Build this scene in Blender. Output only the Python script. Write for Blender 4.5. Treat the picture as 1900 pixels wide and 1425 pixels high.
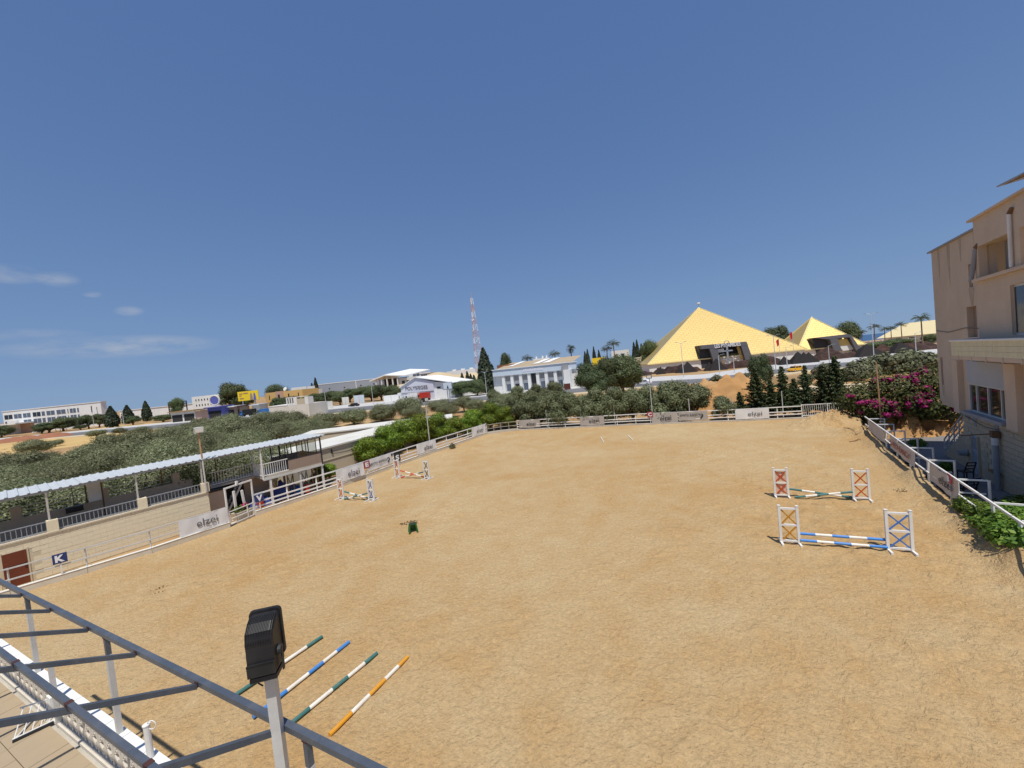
import bpy, math, random
import numpy as np
from mathutils import Vector, Matrix

for _o in list(bpy.data.objects):
    bpy.data.objects.remove(_o)
SC = bpy.context.scene
COL = SC.collection
R = math.radians
random.seed(7)

# ------------------------------------------------------------------ camera
CAM_H, FPX, ROLL, HORIZ = 7.8, 700.0, R(5.85), 688.0
PITCH = math.atan((712.5 - HORIZ) * math.cos(ROLL) / FPX)
cam_d = bpy.data.cameras.new('camera')
cam_d.sensor_fit = 'HORIZONTAL'
cam_d.sensor_width = 36.0
cam_d.lens = 36.0 * FPX / 1900.0
cam_d.clip_start = 0.05
cam_d.clip_end = 30000
cam = bpy.data.objects.new('camera', cam_d)
COL.objects.link(cam)
cam.matrix_world = (Matrix.Translation((0, 0, CAM_H)) @ Matrix.Rotation(R(90) - PITCH, 4, 'X')
                    @ Matrix.Rotation(-ROLL, 4, 'Z'))
SC.camera = cam

# ------------------------------------------------------------------ light
SUN_EL = R(67.0)
SUN_XY = Vector((0.122, -0.9925)).normalized()          # towards the sun: right and behind the camera
sun_d = bpy.data.lights.new('sun', 'SUN')
sun_d.energy = 4.3
sun_d.angle = R(0.53)
sun_d.color = (1.0, 0.955, 0.88)
sun = bpy.data.objects.new('sun', sun_d)
COL.objects.link(sun)
_d = Vector((SUN_XY.x * math.cos(SUN_EL), SUN_XY.y * math.cos(SUN_EL), math.sin(SUN_EL)))
sun.rotation_euler = _d.to_track_quat('Z', 'Y').to_euler()
sun.location = _d * 60

SC.view_settings.view_transform = 'Standard'
SC.view_settings.look = 'None'
SC.view_settings.gamma = 1.0
SC.view_settings.exposure = 0.0
SC.view_settings.use_curve_mapping = False
SC.cycles.use_denoising = True
SC.cycles.max_bounces = 6
SC.cycles.transparent_max_bounces = 8


# ------------------------------------------------------------------ measuring helpers (a ray of the survey camera)
_cr, _sr, _cp, _sp = math.cos(ROLL), math.sin(ROLL), math.cos(PITCH), math.sin(PITCH)


def ray(px, py):
    u, v = px - 950.0, 712.5 - py
    a, b = u * _cr + v * _sr, -u * _sr + v * _cr
    return Vector((a, FPX * _cp + b * _sp, b * _cp - FPX * _sp))


def G(px, py, z=0.0):
    r = ray(px, py)
    t = (z - CAM_H) / r.z
    return Vector((r.x * t, r.y * t, z))


def A(px, py, Y):
    r = ray(px, py)
    t = Y / r.y
    return Vector((r.x * t, Y, CAM_H + r.z * t))


# ------------------------------------------------------------------ sky
world = bpy.data.worlds.new('World')
SC.world = world
world.use_nodes = True
wn, wl = world.node_tree.nodes, world.node_tree.links
wn.clear()


def N(nt, typ, **kw):
    n = nt.nodes.new(typ)
    for k, v in kw.items():
        setattr(n, k, v)
    return n


def math_node(nt, op, a, b=None, c=None, clamp=False):
    n = nt.nodes.new('ShaderNodeMath')
    n.operation = op
    n.use_clamp = clamp
    for i, v in enumerate((a, b, c)):
        if v is None:
            continue
        if isinstance(v, (int, float)):
            n.inputs[i].default_value = v
        else:
            nt.links.new(v, n.inputs[i])
    return n.outputs[0]


def build_sky():
    nt = world.node_tree
    out = N(nt, 'ShaderNodeOutputWorld')
    bg = N(nt, 'ShaderNodeBackground')
    sky = N(nt, 'ShaderNodeTexSky')
    sky.sky_type = 'NISHITA'
    sky.sun_disc = False
    sky.sun_elevation = SUN_EL
    sky.sun_rotation = math.atan2(SUN_XY.x, SUN_XY.y)
    sky.altitude = SKYP[0]
    sky.air_density = SKYP[1]
    sky.dust_density = SKYP[2]
    sky.ozone_density = SKYP[3]
    tc = N(nt, 'ShaderNodeTexCoord')
    sep = N(nt, 'ShaderNodeSeparateXYZ')
    nt.links.new(tc.outputs['Generated'], sep.inputs[0])
    az = math_node(nt, 'ARCTAN2', sep.outputs[0], sep.outputs[1])
    el = math_node(nt, 'ARCSINE', sep.outputs[2])
    noise = N(nt, 'ShaderNodeTexNoise')
    noise.inputs['Scale'].default_value = 14
    noise.inputs['Detail'].default_value = 8
    noise.inputs['Roughness'].default_value = 0.62
    mp = N(nt, 'ShaderNodeMapping')
    mp.inputs['Scale'].default_value = (1, 1, 3.2)
    nt.links.new(tc.outputs['Generated'], mp.inputs[0])
    nt.links.new(mp.outputs[0], noise.inputs['Vector'])
    total = None
    for (px, py, hw, hh, amt) in CLOUDS:
        d = ray(px, py).normalized()
        a0, e0 = math.atan2(d.x, d.y), math.asin(d.z)
        da = math_node(nt, 'SUBTRACT', az, a0)
        tilt = math_node(nt, 'MULTIPLY', da, 0.03)
        de = math_node(nt, 'SUBTRACT', math_node(nt, 'SUBTRACT', el, e0), tilt)
        q = math_node(nt, 'ADD', math_node(nt, 'POWER', math_node(nt, 'ABSOLUTE', math_node(nt, 'DIVIDE', da, hw)), 2.0),
                      math_node(nt, 'POWER', math_node(nt, 'ABSOLUTE', math_node(nt, 'DIVIDE', de, hh)), 2.0))
        m = math_node(nt, 'SUBTRACT', 1.0, q, clamp=True)
        nz = math_node(nt, 'SUBTRACT', math_node(nt, 'MULTIPLY', noise.outputs['Fac'], 3.4), 1.15, clamp=True)
        m = math_node(nt, 'MULTIPLY', math_node(nt, 'MULTIPLY', m, nz), amt)
        total = m if total is None else math_node(nt, 'ADD', total, m, clamp=True)
    mix = N(nt, 'ShaderNodeMix', data_type='RGBA')
    nt.links.new(total, mix.inputs[0])
    # film-like shoulder on the sky's own gradient, so that the bright horizon does not burn out
    def vm(op, a, b):
        n = N(nt, 'ShaderNodeVectorMath', operation=op)
        for i, v in enumerate((a, b)):
            if isinstance(v, tuple):
                n.inputs[i].default_value = v
            else:
                nt.links.new(v, n.inputs[i])
        return n.outputs[0]
    den = vm('ADD', vm('MULTIPLY', sky.outputs[0], tuple(k * SKY_STRENGTH for k in (6.9, 5.35, 5.3))), (1.0, 1.0, 1.0))
    soft = vm('DIVIDE', vm('MULTIPLY', sky.outputs[0], (1.98, 2.32, 3.50)), den)
    nt.links.new(soft, mix.inputs[6])
    mix.inputs[7].default_value = (4.6, 4.9, 5.4, 1)
    nt.links.new(mix.outputs[2], bg.inputs['Color'])
    bg.inputs['Strength'].default_value = SKY_STRENGTH
    nt.links.new(bg.outputs[0], out.inputs['Surface'])


SKY_STRENGTH = 0.105
SKYP = (0, 0.75, 0.0, 4.0)
CLOUDS = [(228, 643, 0.155, 0.022, 0.5), (18, 508, 0.042, 0.017, 0.4), (108, 518, 0.028, 0.014, 0.4),
          (171, 546, 0.014, 0.006, 0.45), (240, 577, 0.022, 0.010, 0.4), (60, 622, 0.07, 0.012, 0.25)]
build_sky()

# ------------------------------------------------------------------ materials
MATS = {}


def mat(name, col, rough=0.85, var=0.18, scale=3.0, bump=0.0, bscale=30.0, metal=0.0, stain=None, stain_amt=0.0,
        spec=0.3, coord='Object'):
    """plain surface: base colour broken up by two noises, optional stain colour and fine relief"""
    if name in MATS:
        return MATS[name]
    m = bpy.data.materials.new(name)
    m.use_nodes = True
    nt = m.node_tree
    p = nt.nodes['Principled BSDF']
    tc = N(nt, 'ShaderNodeTexCoord')
    if coord == 'World':
        src = N(nt, 'ShaderNodeNewGeometry').outputs['Position']
    else:
        src = tc.outputs['Object']
    n1 = N(nt, 'ShaderNodeTexNoise')
    n1.inputs['Scale'].default_value = scale
    n1.inputs['Detail'].default_value = 6
    n1.inputs['Roughness'].default_value = 0.6
    nt.links.new(src, n1.inputs['Vector'])
    hsv = N(nt, 'ShaderNodeHueSaturation')
    hsv.inputs['Color'].default_value = (*col, 1)
    v = math_node(nt, 'ADD', math_node(nt, 'MULTIPLY', math_node(nt, 'SUBTRACT', n1.outputs['Fac'], 0.5), var * 2.2), 1.0)
    nt.links.new(v, hsv.inputs['Value'])
    colour = hsv.outputs[0]
    if stain:
        n2 = N(nt, 'ShaderNodeTexNoise')
        n2.inputs['Scale'].default_value = scale * 0.45
        n2.inputs['Detail'].default_value = 9
        n2.inputs['Roughness'].default_value = 0.72
        mp = N(nt, 'ShaderNodeMapping')
        mp.inputs['Scale'].default_value = (1.0, 1.0, 0.45)
        mp.inputs['Location'].default_value = (3.1, 7.7, 1.3)
        nt.links.new(src, mp.inputs[0])
        nt.links.new(mp.outputs[0], n2.inputs['Vector'])
        f = math_node(nt, 'MULTIPLY', math_node(nt, 'MULTIPLY', math_node(nt, 'SUBTRACT', n2.outputs['Fac'], 0.45), 4.0, clamp=True), stain_amt)
        mx = N(nt, 'ShaderNodeMix', data_type='RGBA')
        nt.links.new(f, mx.inputs[0])
        nt.links.new(colour, mx.inputs[6])
        mx.inputs[7].default_value = (*stain, 1)
        colour = mx.outputs[2]
    nt.links.new(colour, p.inputs['Base Color'])
    p.inputs['Roughness'].default_value = rough
    p.inputs['Metallic'].default_value = metal
    p.inputs['Specular IOR Level'].default_value = spec
    if bump:
        n3 = N(nt, 'ShaderNodeTexNoise')
        n3.inputs['Scale'].default_value = bscale
        n3.inputs['Detail'].default_value = 5
        nt.links.new(src, n3.inputs['Vector'])
        b = N(nt, 'ShaderNodeBump')
        b.inputs['Strength'].default_value = bump
        b.inputs['Distance'].default_value = 0.02
        nt.links.new(n3.outputs['Fac'], b.inputs['Height'])
        nt.links.new(b.outputs[0], p.inputs['Normal'])
    MATS[name] = m
    return m


def leaf_mat(name, c0, c1, trans=0.28, rough=0.55, mid=None):
    m = bpy.data.materials.new(name)
    m.use_nodes = True
    nt = m.node_tree
    p = nt.nodes['Principled BSDF']
    out = nt.nodes['Material Output']
    geo = N(nt, 'ShaderNodeNewGeometry')
    oi = N(nt, 'ShaderNodeObjectInfo')
    n1 = N(nt, 'ShaderNodeTexNoise')
    n1.inputs['Scale'].default_value = 0.9
    n1.inputs['Detail'].default_value = 3
    nt.links.new(geo.outputs['Position'], n1.inputs['Vector'])
    f = math_node(nt, 'ADD', math_node(nt, 'MULTIPLY', geo.outputs['Random Per Island'], 0.62),
                  math_node(nt, 'MULTIPLY', math_node(nt, 'SUBTRACT', n1.outputs['Fac'], 0.25), 0.55), clamp=True)
    ramp = N(nt, 'ShaderNodeValToRGB')
    ramp.color_ramp.elements[0].color = (*c0, 1)
    ramp.color_ramp.elements[1].color = (*c1, 1)
    if mid:
        e = ramp.color_ramp.elements.new(0.5)
        e.color = (*mid, 1)
    nt.links.new(f, ramp.inputs[0])
    hsv = N(nt, 'ShaderNodeHueSaturation')
    nt.links.new(ramp.outputs[0], hsv.inputs['Color'])
    nt.links.new(math_node(nt, 'ADD', math_node(nt, 'MULTIPLY', oi.outputs['Random'], 0.5), 0.75), hsv.inputs['Value'])
    nt.links.new(math_node(nt, 'ADD', math_node(nt, 'MULTIPLY', oi.outputs['Random'], 0.03), 0.485), hsv.inputs['Hue'])
    nt.links.new(hsv.outputs[0], p.inputs['Base Color'])
    p.inputs['Roughness'].default_value = rough
    p.inputs['Specular IOR Level'].default_value = 0.25
    tr = N(nt, 'ShaderNodeBsdfTranslucent')
    nt.links.new(hsv.outputs[0], tr.inputs['Color'])
    mx = N(nt, 'ShaderNodeMixShader')
    mx.inputs[0].default_value = trans
    nt.links.new(p.outputs[0], mx.inputs[1])
    nt.links.new(tr.outputs[0], mx.inputs[2])
    nt.links.new(mx.outputs[0], out.inputs['Surface'])
    MATS[name] = m
    return m


def glass_mat(name, col, rough=0.08):
    """window glass of a dark room: glossy dark pane"""
    m = bpy.data.materials.new(name)
    m.use_nodes = True
    p = m.node_tree.nodes['Principled BSDF']
    p.inputs['Base Color'].default_value = (*col, 1)
    p.inputs['Roughness'].default_value = rough
    p.inputs['Specular IOR Level'].default_value = 0.6
    MATS[name] = m
    return m


def clear_glass(name, tint=(0.8, 0.85, 0.85)):
    m = bpy.data.materials.new(name)
    m.use_nodes = True
    nt = m.node_tree
    out = nt.nodes['Material Output']
    nt.nodes.remove(nt.nodes['Principled BSDF'])
    t = N(nt, 'ShaderNodeBsdfTransparent')
    t.inputs[0].default_value = (*tint, 1)
    g = N(nt, 'ShaderNodeBsdfGlossy')
    g.inputs['Roughness'].default_value = 0.05
    fr = N(nt, 'ShaderNodeFresnel')
    fr.inputs[0].default_value = 1.5
    mx = N(nt, 'ShaderNodeMixShader')
    nt.links.new(fr.outputs[0], mx.inputs[0])
    nt.links.new(t.outputs[0], mx.inputs[1])
    nt.links.new(g.outputs[0], mx.inputs[2])
    nt.links.new(mx.outputs[0], out.inputs['Surface'])
    MATS[name] = m
    return m


# ------------------------------------------------------------------ objects
TMX = {}      # matrix of each Empty, to bring world points into its frame


def tag(o, label=None, cat=None, group=None, kind=None):
    if label:
        o['label'] = label
    if cat:
        o['category'] = cat
    if group:
        o['group'] = group
    if kind:
        o['kind'] = kind
    return o


def T(name, label, cat, loc=(0, 0, 0), rz=0.0, group=None):
    o = bpy.data.objects.new(name, None)
    o.empty_display_size = 0.3
    COL.objects.link(o)
    o.location = loc
    o.rotation_euler = (0, 0, rz)
    TMX[o] = Matrix.Translation(Vector(loc)) @ Matrix.Rotation(rz, 4, 'Z')
    return tag(o, label, cat, group)


def link(name, me, m, parent=None):
    o = bpy.data.objects.new(name, me)
    COL.objects.link(o)
    if m and not me.materials:
        me.materials.append(MATS[m] if isinstance(m, str) else m)
    if parent:
        o.parent = parent
    return o


def copy_tree(o, parent=None):
    c = o.copy()
    COL.objects.link(c)
    c.parent = parent
    if o in TMX:
        TMX[c] = TMX[o]
    for ch in list(o.children):
        copy_tree(ch, c)
    return c


class MB:
    def __init__(self):
        self.v, self.f = [], []

    def add(self, vs, fs):
        k = len(self.v)
        self.v += [tuple(p) for p in vs]
        self.f += [tuple(i + k for i in f) for f in fs]
        return self

    def bx(self, x0, x1, y0, y1, z0, z1):
        vs = [(x, y, z) for z in (z0, z1) for y in (y0, y1) for x in (x0, x1)]
        return self.add(vs, [(0, 2, 3, 1), (4, 5, 7, 6), (0, 1, 5, 4), (2, 6, 7, 3), (0, 4, 6, 2), (1, 3, 7, 5)])

    def quad(self, a, b, c, d):
        return self.add([a, b, c, d], [(0, 1, 2, 3)])

    def bar(self, p0, p1, w, h=None, up=(0, 0, 1)):
        """square bar from p0 to p1, w wide and h deep"""
        h = w if h is None else h
        p0, p1 = Vector(p0), Vector(p1)
        d = (p1 - p0).normalized()
        u = Vector(up)
        if abs(d.dot(u)) > 0.98:
            u = Vector((0, 1, 0))
        s = d.cross(u).normalized()
        t = s.cross(d).normalized()
        vs = []
        for p in (p0, p1):
            for (i, j) in ((-1, -1), (1, -1), (1, 1), (-1, 1)):
                vs.append(p + s * (i * w / 2) + t * (j * h / 2))
        return self.add(vs, [(3, 2, 1, 0), (4, 5, 6, 7), (0, 1, 5, 4), (1, 2, 6, 5), (2, 3, 7, 6), (3, 0, 4, 7)])

    def tube(self, p0, p1, r0, r1=None, n=8, cap=True):
        r1 = r0 if r1 is None else r1
        p0, p1 = Vector(p0), Vector(p1)
        d = (p1 - p0).normalized()
        u = Vector((0, 0, 1)) if abs(d.z) < 0.95 else Vector((1, 0, 0))
        s = d.cross(u).normalized()
        t = s.cross(d)
        vs = []
        for p, r in ((p0, r0), (p1, r1)):
            for i in range(n):
                a = 2 * math.pi * i / n
                vs.append(p + s * (math.cos(a) * r) + t * (math.sin(a) * r))
        fs = [(i, i + n, (i + 1) % n + n, (i + 1) % n) for i in range(n)]
        if cap:
            fs += [tuple(range(n)), tuple(range(2 * n - 1, n - 1, -1))]
        return self.add(vs, fs)

    def path(self, pts, r, n=6):
        for a, b in zip(pts[:-1], pts[1:]):
            self.tube(a, b, r, r, n)
        return self

    def prism(self, poly, y0, y1):
        """polygon in x-z extruded in y"""
        n = len(poly)
        vs = [(x, y0, z) for x, z in poly] + [(x, y1, z) for x, z in poly]
        fs = [tuple(range(n)), tuple(range(2 * n - 1, n - 1, -1))]
        fs += [(i, i + n, (i + 1) % n + n, (i + 1) % n) for i in range(n)]
        return self.add(vs, fs)

    def slab(self, poly, z0, z1):
        n = len(poly)
        vs = [(p[0], p[1], z0) for p in poly] + [(p[0], p[1], z1) for p in poly]
        fs = [tuple(range(n - 1, -1, -1)), tuple(range(n, 2 * n))]
        fs += [(i, (i + 1) % n, (i + 1) % n + n, i + n) for i in range(n)]
        return self.add(vs, fs)

    def ring(self, c, r, rt, n=16, m=6, axis='Z'):
        vs, fs = [], []
        for i in range(n):
            a = 2 * math.pi * i / n
            for j in range(m):
                b = 2 * math.pi * j / m
                rr = r + rt * math.cos(b)
                p = (rr * math.cos(a), rr * math.sin(a), rt * math.sin(b))
                if axis == 'Y':
                    p = (p[0], p[2], p[1])
                elif axis == 'X':
                    p = (p[2], p[0], p[1])
                vs.append((c[0] + p[0], c[1] + p[1], c[2] + p[2]))
        for i in range(n):
            for j in range(m):
                fs.append((i * m + j, ((i + 1) % n) * m + j, ((i + 1) % n) * m + (j + 1) % m, i * m + (j + 1) % m))
        return self.add(vs, fs)

    def mesh(self, name='mesh'):
        me = bpy.data.meshes.new(name)
        me.from_pydata(self.v, [], self.f)
        me.update()
        return me

    def o(self, name, m, parent=None, world=False, smooth=False, recalc=True):
        if world and parent is not None:
            mi = TMX[parent].inverted()
            self.v = [tuple(mi @ Vector(p)) for p in self.v]
        me = self.mesh(name)
        if recalc:
            import bmesh
            b = bmesh.new()
            b.from_mesh(me)
            bmesh.ops.recalc_face_normals(b, faces=b.faces)
            b.to_mesh(me)
            b.free()
        if smooth:
            me.polygons.foreach_set('use_smooth', [True] * len(me.polygons))
        return link(name, me, m, parent)


class Fr:
    """vertical plane through p0 -> p1 (screen left to right): x along, y away from the viewer, z up"""

    def __init__(self, p0, p1, z=0.0):
        self.p0 = Vector((p0[0], p0[1], z))
        d = Vector((p1[0] - p0[0], p1[1] - p0[1], 0))
        self.len = d.length
        self.d = d.normalized()
        self.n = Vector((-self.d.y, self.d.x, 0))
        self.rz = math.atan2(self.d.y, self.d.x)

    def at(self, px, py, off=0.0):
        r = ray(px, py)
        o = self.p0 + self.n * off
        t = (o - Vector((0, 0, CAM_H))).dot(self.n) / r.dot(self.n)
        p = Vector((0, 0, CAM_H)) + r * t
        return ((p - self.p0).dot(self.d), p.z - self.p0.z)

    def w(self, s, y, z):
        return self.p0 + self.d * s + self.n * y + Vector((0, 0, z))

    def thing(self, name, label, cat, group=None, s=0.0, y=0.0):
        p = self.w(s, y, 0)
        return T(name, label, cat, tuple(p), self.rz, group)


def text_mesh(s, width=None, height=None, extrude=0.006, bold=0.0, shear=0.0, align='LEFT'):
    cu = bpy.data.curves.new('lettering', 'FONT')
    cu.body = s
    cu.size = 1.0
    cu.extrude = extrude
    cu.offset = bold
    cu.shear = shear
    cu.resolution_u = 3
    ob = bpy.data.objects.new('lettering_tmp', cu)
    COL.objects.link(ob)
    dg = bpy.context.evaluated_depsgraph_get()
    me = bpy.data.meshes.new_from_object(ob.evaluated_get(dg))
    bpy.data.objects.remove(ob)
    bpy.data.curves.remove(cu)
    co = np.zeros(len(me.vertices) * 3, np.float32)
    me.vertices.foreach_get('co', co)
    co = co.reshape(-1, 3)
    mn, mxx = co.min(0), co.max(0)
    co[:, 0] -= mn[0]
    co[:, 1] -= mn[1]
    w, h = mxx[0] - mn[0], mxx[1] - mn[1]
    k = (height / h) if height else (width / w)
    kx = (width / w) if width else k
    out = np.stack([co[:, 0] * kx, -co[:, 2], co[:, 1] * k], 1)
    me.vertices.foreach_set('co', out.astype(np.float32).ravel())
    me.update()
    return me, w * kx, h * k


def lettering(s, parent, x, y, z, m, width=None, height=None, extrude=0.006, bold=0.0, name='lettering', shear=0.0):
    me, w, h = text_mesh(s, width, height, extrude, bold, shear)
    o = link(name, me, m, parent)
    o.location = (x, y, z)
    return o
# ------------------------------------------------------------------ palette
mat('white_paint', (0.78, 0.77, 0.74), 0.5, 0.06, 4, stain=(0.45, 0.38, 0.28), stain_amt=0.35)
mat('white_wall', (0.78, 0.78, 0.76), 0.85, 0.06, 0.6, stain=(0.55, 0.53, 0.48), stain_amt=0.3)
mat('offwhite_wall', (0.66, 0.64, 0.58), 0.9, 0.08, 0.8, stain=(0.45, 0.43, 0.38), stain_amt=0.4)
mat('cream_block', (0.78, 0.68, 0.48), 0.9, 0.10, 2.5, 0.5, 25, stain=(0.64, 0.53, 0.35), stain_amt=0.4)
mat('mortar', (0.60, 0.51, 0.355), 0.95, 0.1, 4)
mat('concrete', (0.50, 0.46, 0.39), 0.92, 0.14, 2.2, 0.4, 40, stain=(0.34, 0.29, 0.22), stain_amt=0.4)
mat('pale_concrete', (0.62, 0.55, 0.43), 0.92, 0.12, 2.2, 0.4, 40, stain=(0.5, 0.38, 0.22), stain_amt=0.5)
mat('grey_concrete', (0.33, 0.32, 0.31), 0.9, 0.16, 0.8, 0.3, 30, stain=(0.22, 0.21, 0.2), stain_amt=0.4)
mat('render_tan', (0.61, 0.48, 0.355), 0.92, 0.10, 0.9, 0.35, 18, stain=(0.46, 0.36, 0.25), stain_amt=0.55)
mat('render_peach', (0.65, 0.50, 0.365), 0.92, 0.08, 1.2, 0.3, 20, stain=(0.44, 0.34, 0.24), stain_amt=0.4)
mat('brick_tan', (0.56, 0.45, 0.31), 0.9, 0.12, 2.0, 0.4, 30, stain=(0.42, 0.33, 0.23), stain_amt=0.5)
mat('parapet_stone', (0.76, 0.68, 0.43), 0.85, 0.14, 1.6, 0.2, 25, stain=(0.45, 0.42, 0.36), stain_amt=0.5)
mat('galv', (0.36, 0.39, 0.43), 0.45, 0.18, 6, metal=0.35, stain=(0.25, 0.22, 0.2), stain_amt=0.25)
mat('galv_light', (0.60, 0.60, 0.58), 0.5, 0.12, 8, metal=0.2, stain=(0.42, 0.36, 0.28), stain_amt=0.35)
mat('tube_grey', (0.10, 0.12, 0.15), 0.45, 0.14, 5, metal=0.35, stain=(0.32, 0.31, 0.3), stain_amt=0.3)
mat('weld_rust', (0.07, 0.028, 0.024), 0.8, 0.2, 20)
mat('roof_blue', (0.53, 0.555, 0.56), 0.55, 0.10, 0.7, metal=0.1, stain=(0.62, 0.68, 0.70), stain_amt=0.4)
mat('dark_metal', (0.03, 0.03, 0.032), 0.5, 0.2, 6)
mat('black_plastic', (0.018, 0.018, 0.02), 0.42, 0.2, 9, stain=(0.06, 0.058, 0.055), stain_amt=0.4)
mat('rust_pole', (0.42, 0.22, 0.10), 0.8, 0.3, 6, stain=(0.6, 0.5, 0.38), stain_amt=0.6)
mat('rust_pole_dark', (0.20, 0.11, 0.06), 0.85, 0.3, 6)
mat('door_brown', (0.17, 0.045, 0.022), 0.5, 0.12, 2, stain=(0.11, 0.03, 0.016), stain_amt=0.5)
mat('banner_white', (0.72, 0.71, 0.70), 0.7, 0.05, 1.5, stain=(0.58, 0.55, 0.5), stain_amt=0.3)
mat('banner_grey', (0.42, 0.38, 0.34), 0.75, 0.10, 1.6, stain=(0.30, 0.27, 0.24), stain_amt=0.4)
mat('ink_grey', (0.13, 0.12, 0.12), 0.7, 0.1, 3)
mat('ink_black', (0.03, 0.03, 0.035), 0.7, 0.1, 3)
mat('ink_red', (0.42, 0.15, 0.11), 0.7, 0.1, 3)
mat('ink_white', (0.78, 0.78, 0.78), 0.7, 0.05, 3)
mat('sign_blue', (0.03, 0.045, 0.16), 0.5, 0.08, 3)
mat('sign_red', (0.36, 0.05, 0.06), 0.5, 0.08, 3)
mat('pole_green', (0.05, 0.16, 0.15), 0.45, 0.15, 6, stain=(0.2, 0.26, 0.22), stain_amt=0.3)
mat('pole_blue', (0.05, 0.22, 0.58), 0.4, 0.1, 6, stain=(0.3, 0.38, 0.5), stain_amt=0.25)
mat('pole_orange', (0.68, 0.30, 0.02), 0.45, 0.1, 6, stain=(0.6, 0.42, 0.2), stain_amt=0.25)
mat('pole_red', (0.60, 0.10, 0.03), 0.45, 0.1, 6, stain=(0.6, 0.3, 0.2), stain_amt=0.25)
mat('pole_white', (0.78, 0.75, 0.67), 0.45, 0.08, 5, stain=(0.52, 0.42, 0.3), stain_amt=0.45)
mat('cross_red', (0.52, 0.09, 0.02), 0.5, 0.1, 5)
mat('cross_orange', (0.50, 0.22, 0.02), 0.5, 0.1, 5)
mat('cross_blue', (0.06, 0.18, 0.48), 0.5, 0.1, 5)
mat('cross_black', (0.04, 0.045, 0.06), 0.5, 0.1, 5)
mat('stool_green', (0.03, 0.13, 0.03), 0.45, 0.1, 5)
mat('stool_dark', (0.02, 0.045, 0.02), 0.5, 0.1, 5)
mat('rubber', (0.025, 0.025, 0.026), 0.8, 0.25, 8, stain=(0.18, 0.13, 0.08), stain_amt=0.5)
mat('gold_tile', (0.80, 0.60, 0.20), 0.5, 0.06, 0.5)
mat('gold_edge', (0.84, 0.70, 0.34), 0.5, 0.05, 0.5)
mat('portal_grey', (0.13, 0.13, 0.145), 0.6, 0.10, 0.4)
mat('portal_dark', (0.05, 0.05, 0.055), 0.6, 0.15, 0.4)
mat('lava_rock', (0.045, 0.028, 0.024), 0.9, 0.5, 0.8, 0.8, 3, stain=(0.15, 0.06, 0.035), stain_amt=0.6)
mat('black_stone', (0.022, 0.018, 0.018), 0.9, 0.4, 1.2, 0.6, 4)
mat('asphalt', (0.15, 0.15, 0.155), 0.9, 0.14, 0.15, coord='World', stain=(0.2, 0.19, 0.18), stain_amt=0.4)
mat('pavement', (0.52, 0.51, 0.49), 0.9, 0.10, 0.3, coord='World')
mat('road_paint', (0.75, 0.75, 0.72), 0.7, 0.1, 2)
mat('roof_tan', (0.40, 0.31, 0.20), 0.9, 0.15, 0.3, stain=(0.5, 0.42, 0.3), stain_amt=0.4)
mat('roof_rust', (0.30, 0.13, 0.07), 0.9, 0.2, 0.4)
mat('roof_white', (0.80, 0.80, 0.78), 0.6, 0.05, 0.5)
mat('shed_grey', (0.33, 0.36, 0.41), 0.6, 0.06, 0.25)
mat('pale_blue_clad', (0.56, 0.64, 0.72), 0.6, 0.06, 0.3, stain=(0.66, 0.7, 0.73), stain_amt=0.4)
mat('ochre_wall', (0.62, 0.42, 0.17), 0.9, 0.10, 0.3)
mat('pink_wall', (0.5, 0.33, 0.26), 0.9, 0.10, 0.3)
mat('billboard_yellow', (0.80, 0.58, 0.03), 0.6, 0.04, 0.5)
mat('brown_board', (0.10, 0.03, 0.025), 0.7, 0.1, 0.8)
mat('red_paint', (0.45, 0.035, 0.02), 0.45, 0.08, 1)
mat('blue_paint', (0.03, 0.15, 0.42), 0.5, 0.12, 1)
mat('tarp_blue', (0.035, 0.06, 0.22), 0.5, 0.2, 3)
mat('lilac_blue', (0.12, 0.13, 0.40), 0.5, 0.12, 1)
mat('taxi_yellow', (0.75, 0.40, 0.02), 0.35, 0.04, 1)
mat('car_white', (0.78, 0.78, 0.78), 0.3, 0.03, 1)
mat('car_black', (0.02, 0.021, 0.022), 0.3, 0.05, 1)
mat('car_silver', (0.55, 0.56, 0.57), 0.3, 0.03, 1)
mat('tyre', (0.02, 0.02, 0.02), 0.85, 0.2, 8)
mat('lamp_lens', (0.7, 0.68, 0.6), 0.3, 0.05, 2)
mat('wood', (0.32, 0.19, 0.09), 0.85, 0.25, 3)
mat('bark', (0.16, 0.11, 0.075), 0.95, 0.3, 5, 0.6, 12)
mat('bark_grey', (0.22, 0.19, 0.16), 0.95, 0.3, 5, 0.6, 12)
mat('palm_trunk', (0.24, 0.17, 0.11), 0.95, 0.3, 5)
mat('tower_red_hazed', (0.56, 0.33, 0.28), 0.6, 0.1, 0.6)  # mast red paled towards pink: distance haze put into the colour
mat('tower_white', (0.75, 0.76, 0.78), 0.6, 0.05, 0.6)
mat('flag_red', (0.50, 0.02, 0.02), 0.8, 0.05, 1)
mat('tile_floor', (0.40, 0.31, 0.20), 0.8, 0.14, 1.4, stain=(0.36, 0.27, 0.17), stain_amt=0.4)
mat('claustra', (0.66, 0.60, 0.50), 0.9, 0.10, 5, stain=(0.5, 0.42, 0.3), stain_amt=0.4)
mat('coping_white', (0.80, 0.78, 0.72), 0.7, 0.05, 3)
mat('flower_red', (0.55, 0.03, 0.03), 0.6, 0.15, 9)
mat('grey_shutter', (0.30, 0.30, 0.31), 0.6, 0.10, 1.0, stain=(0.4, 0.4, 0.4), stain_amt=0.3)
mat('panel_grey', (0.46, 0.46, 0.46), 0.8, 0.08, 1.0, stain=(0.36, 0.36, 0.36), stain_amt=0.4)
mat('brown_panel', (0.30, 0.22, 0.17), 0.7, 0.1, 2)
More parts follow.
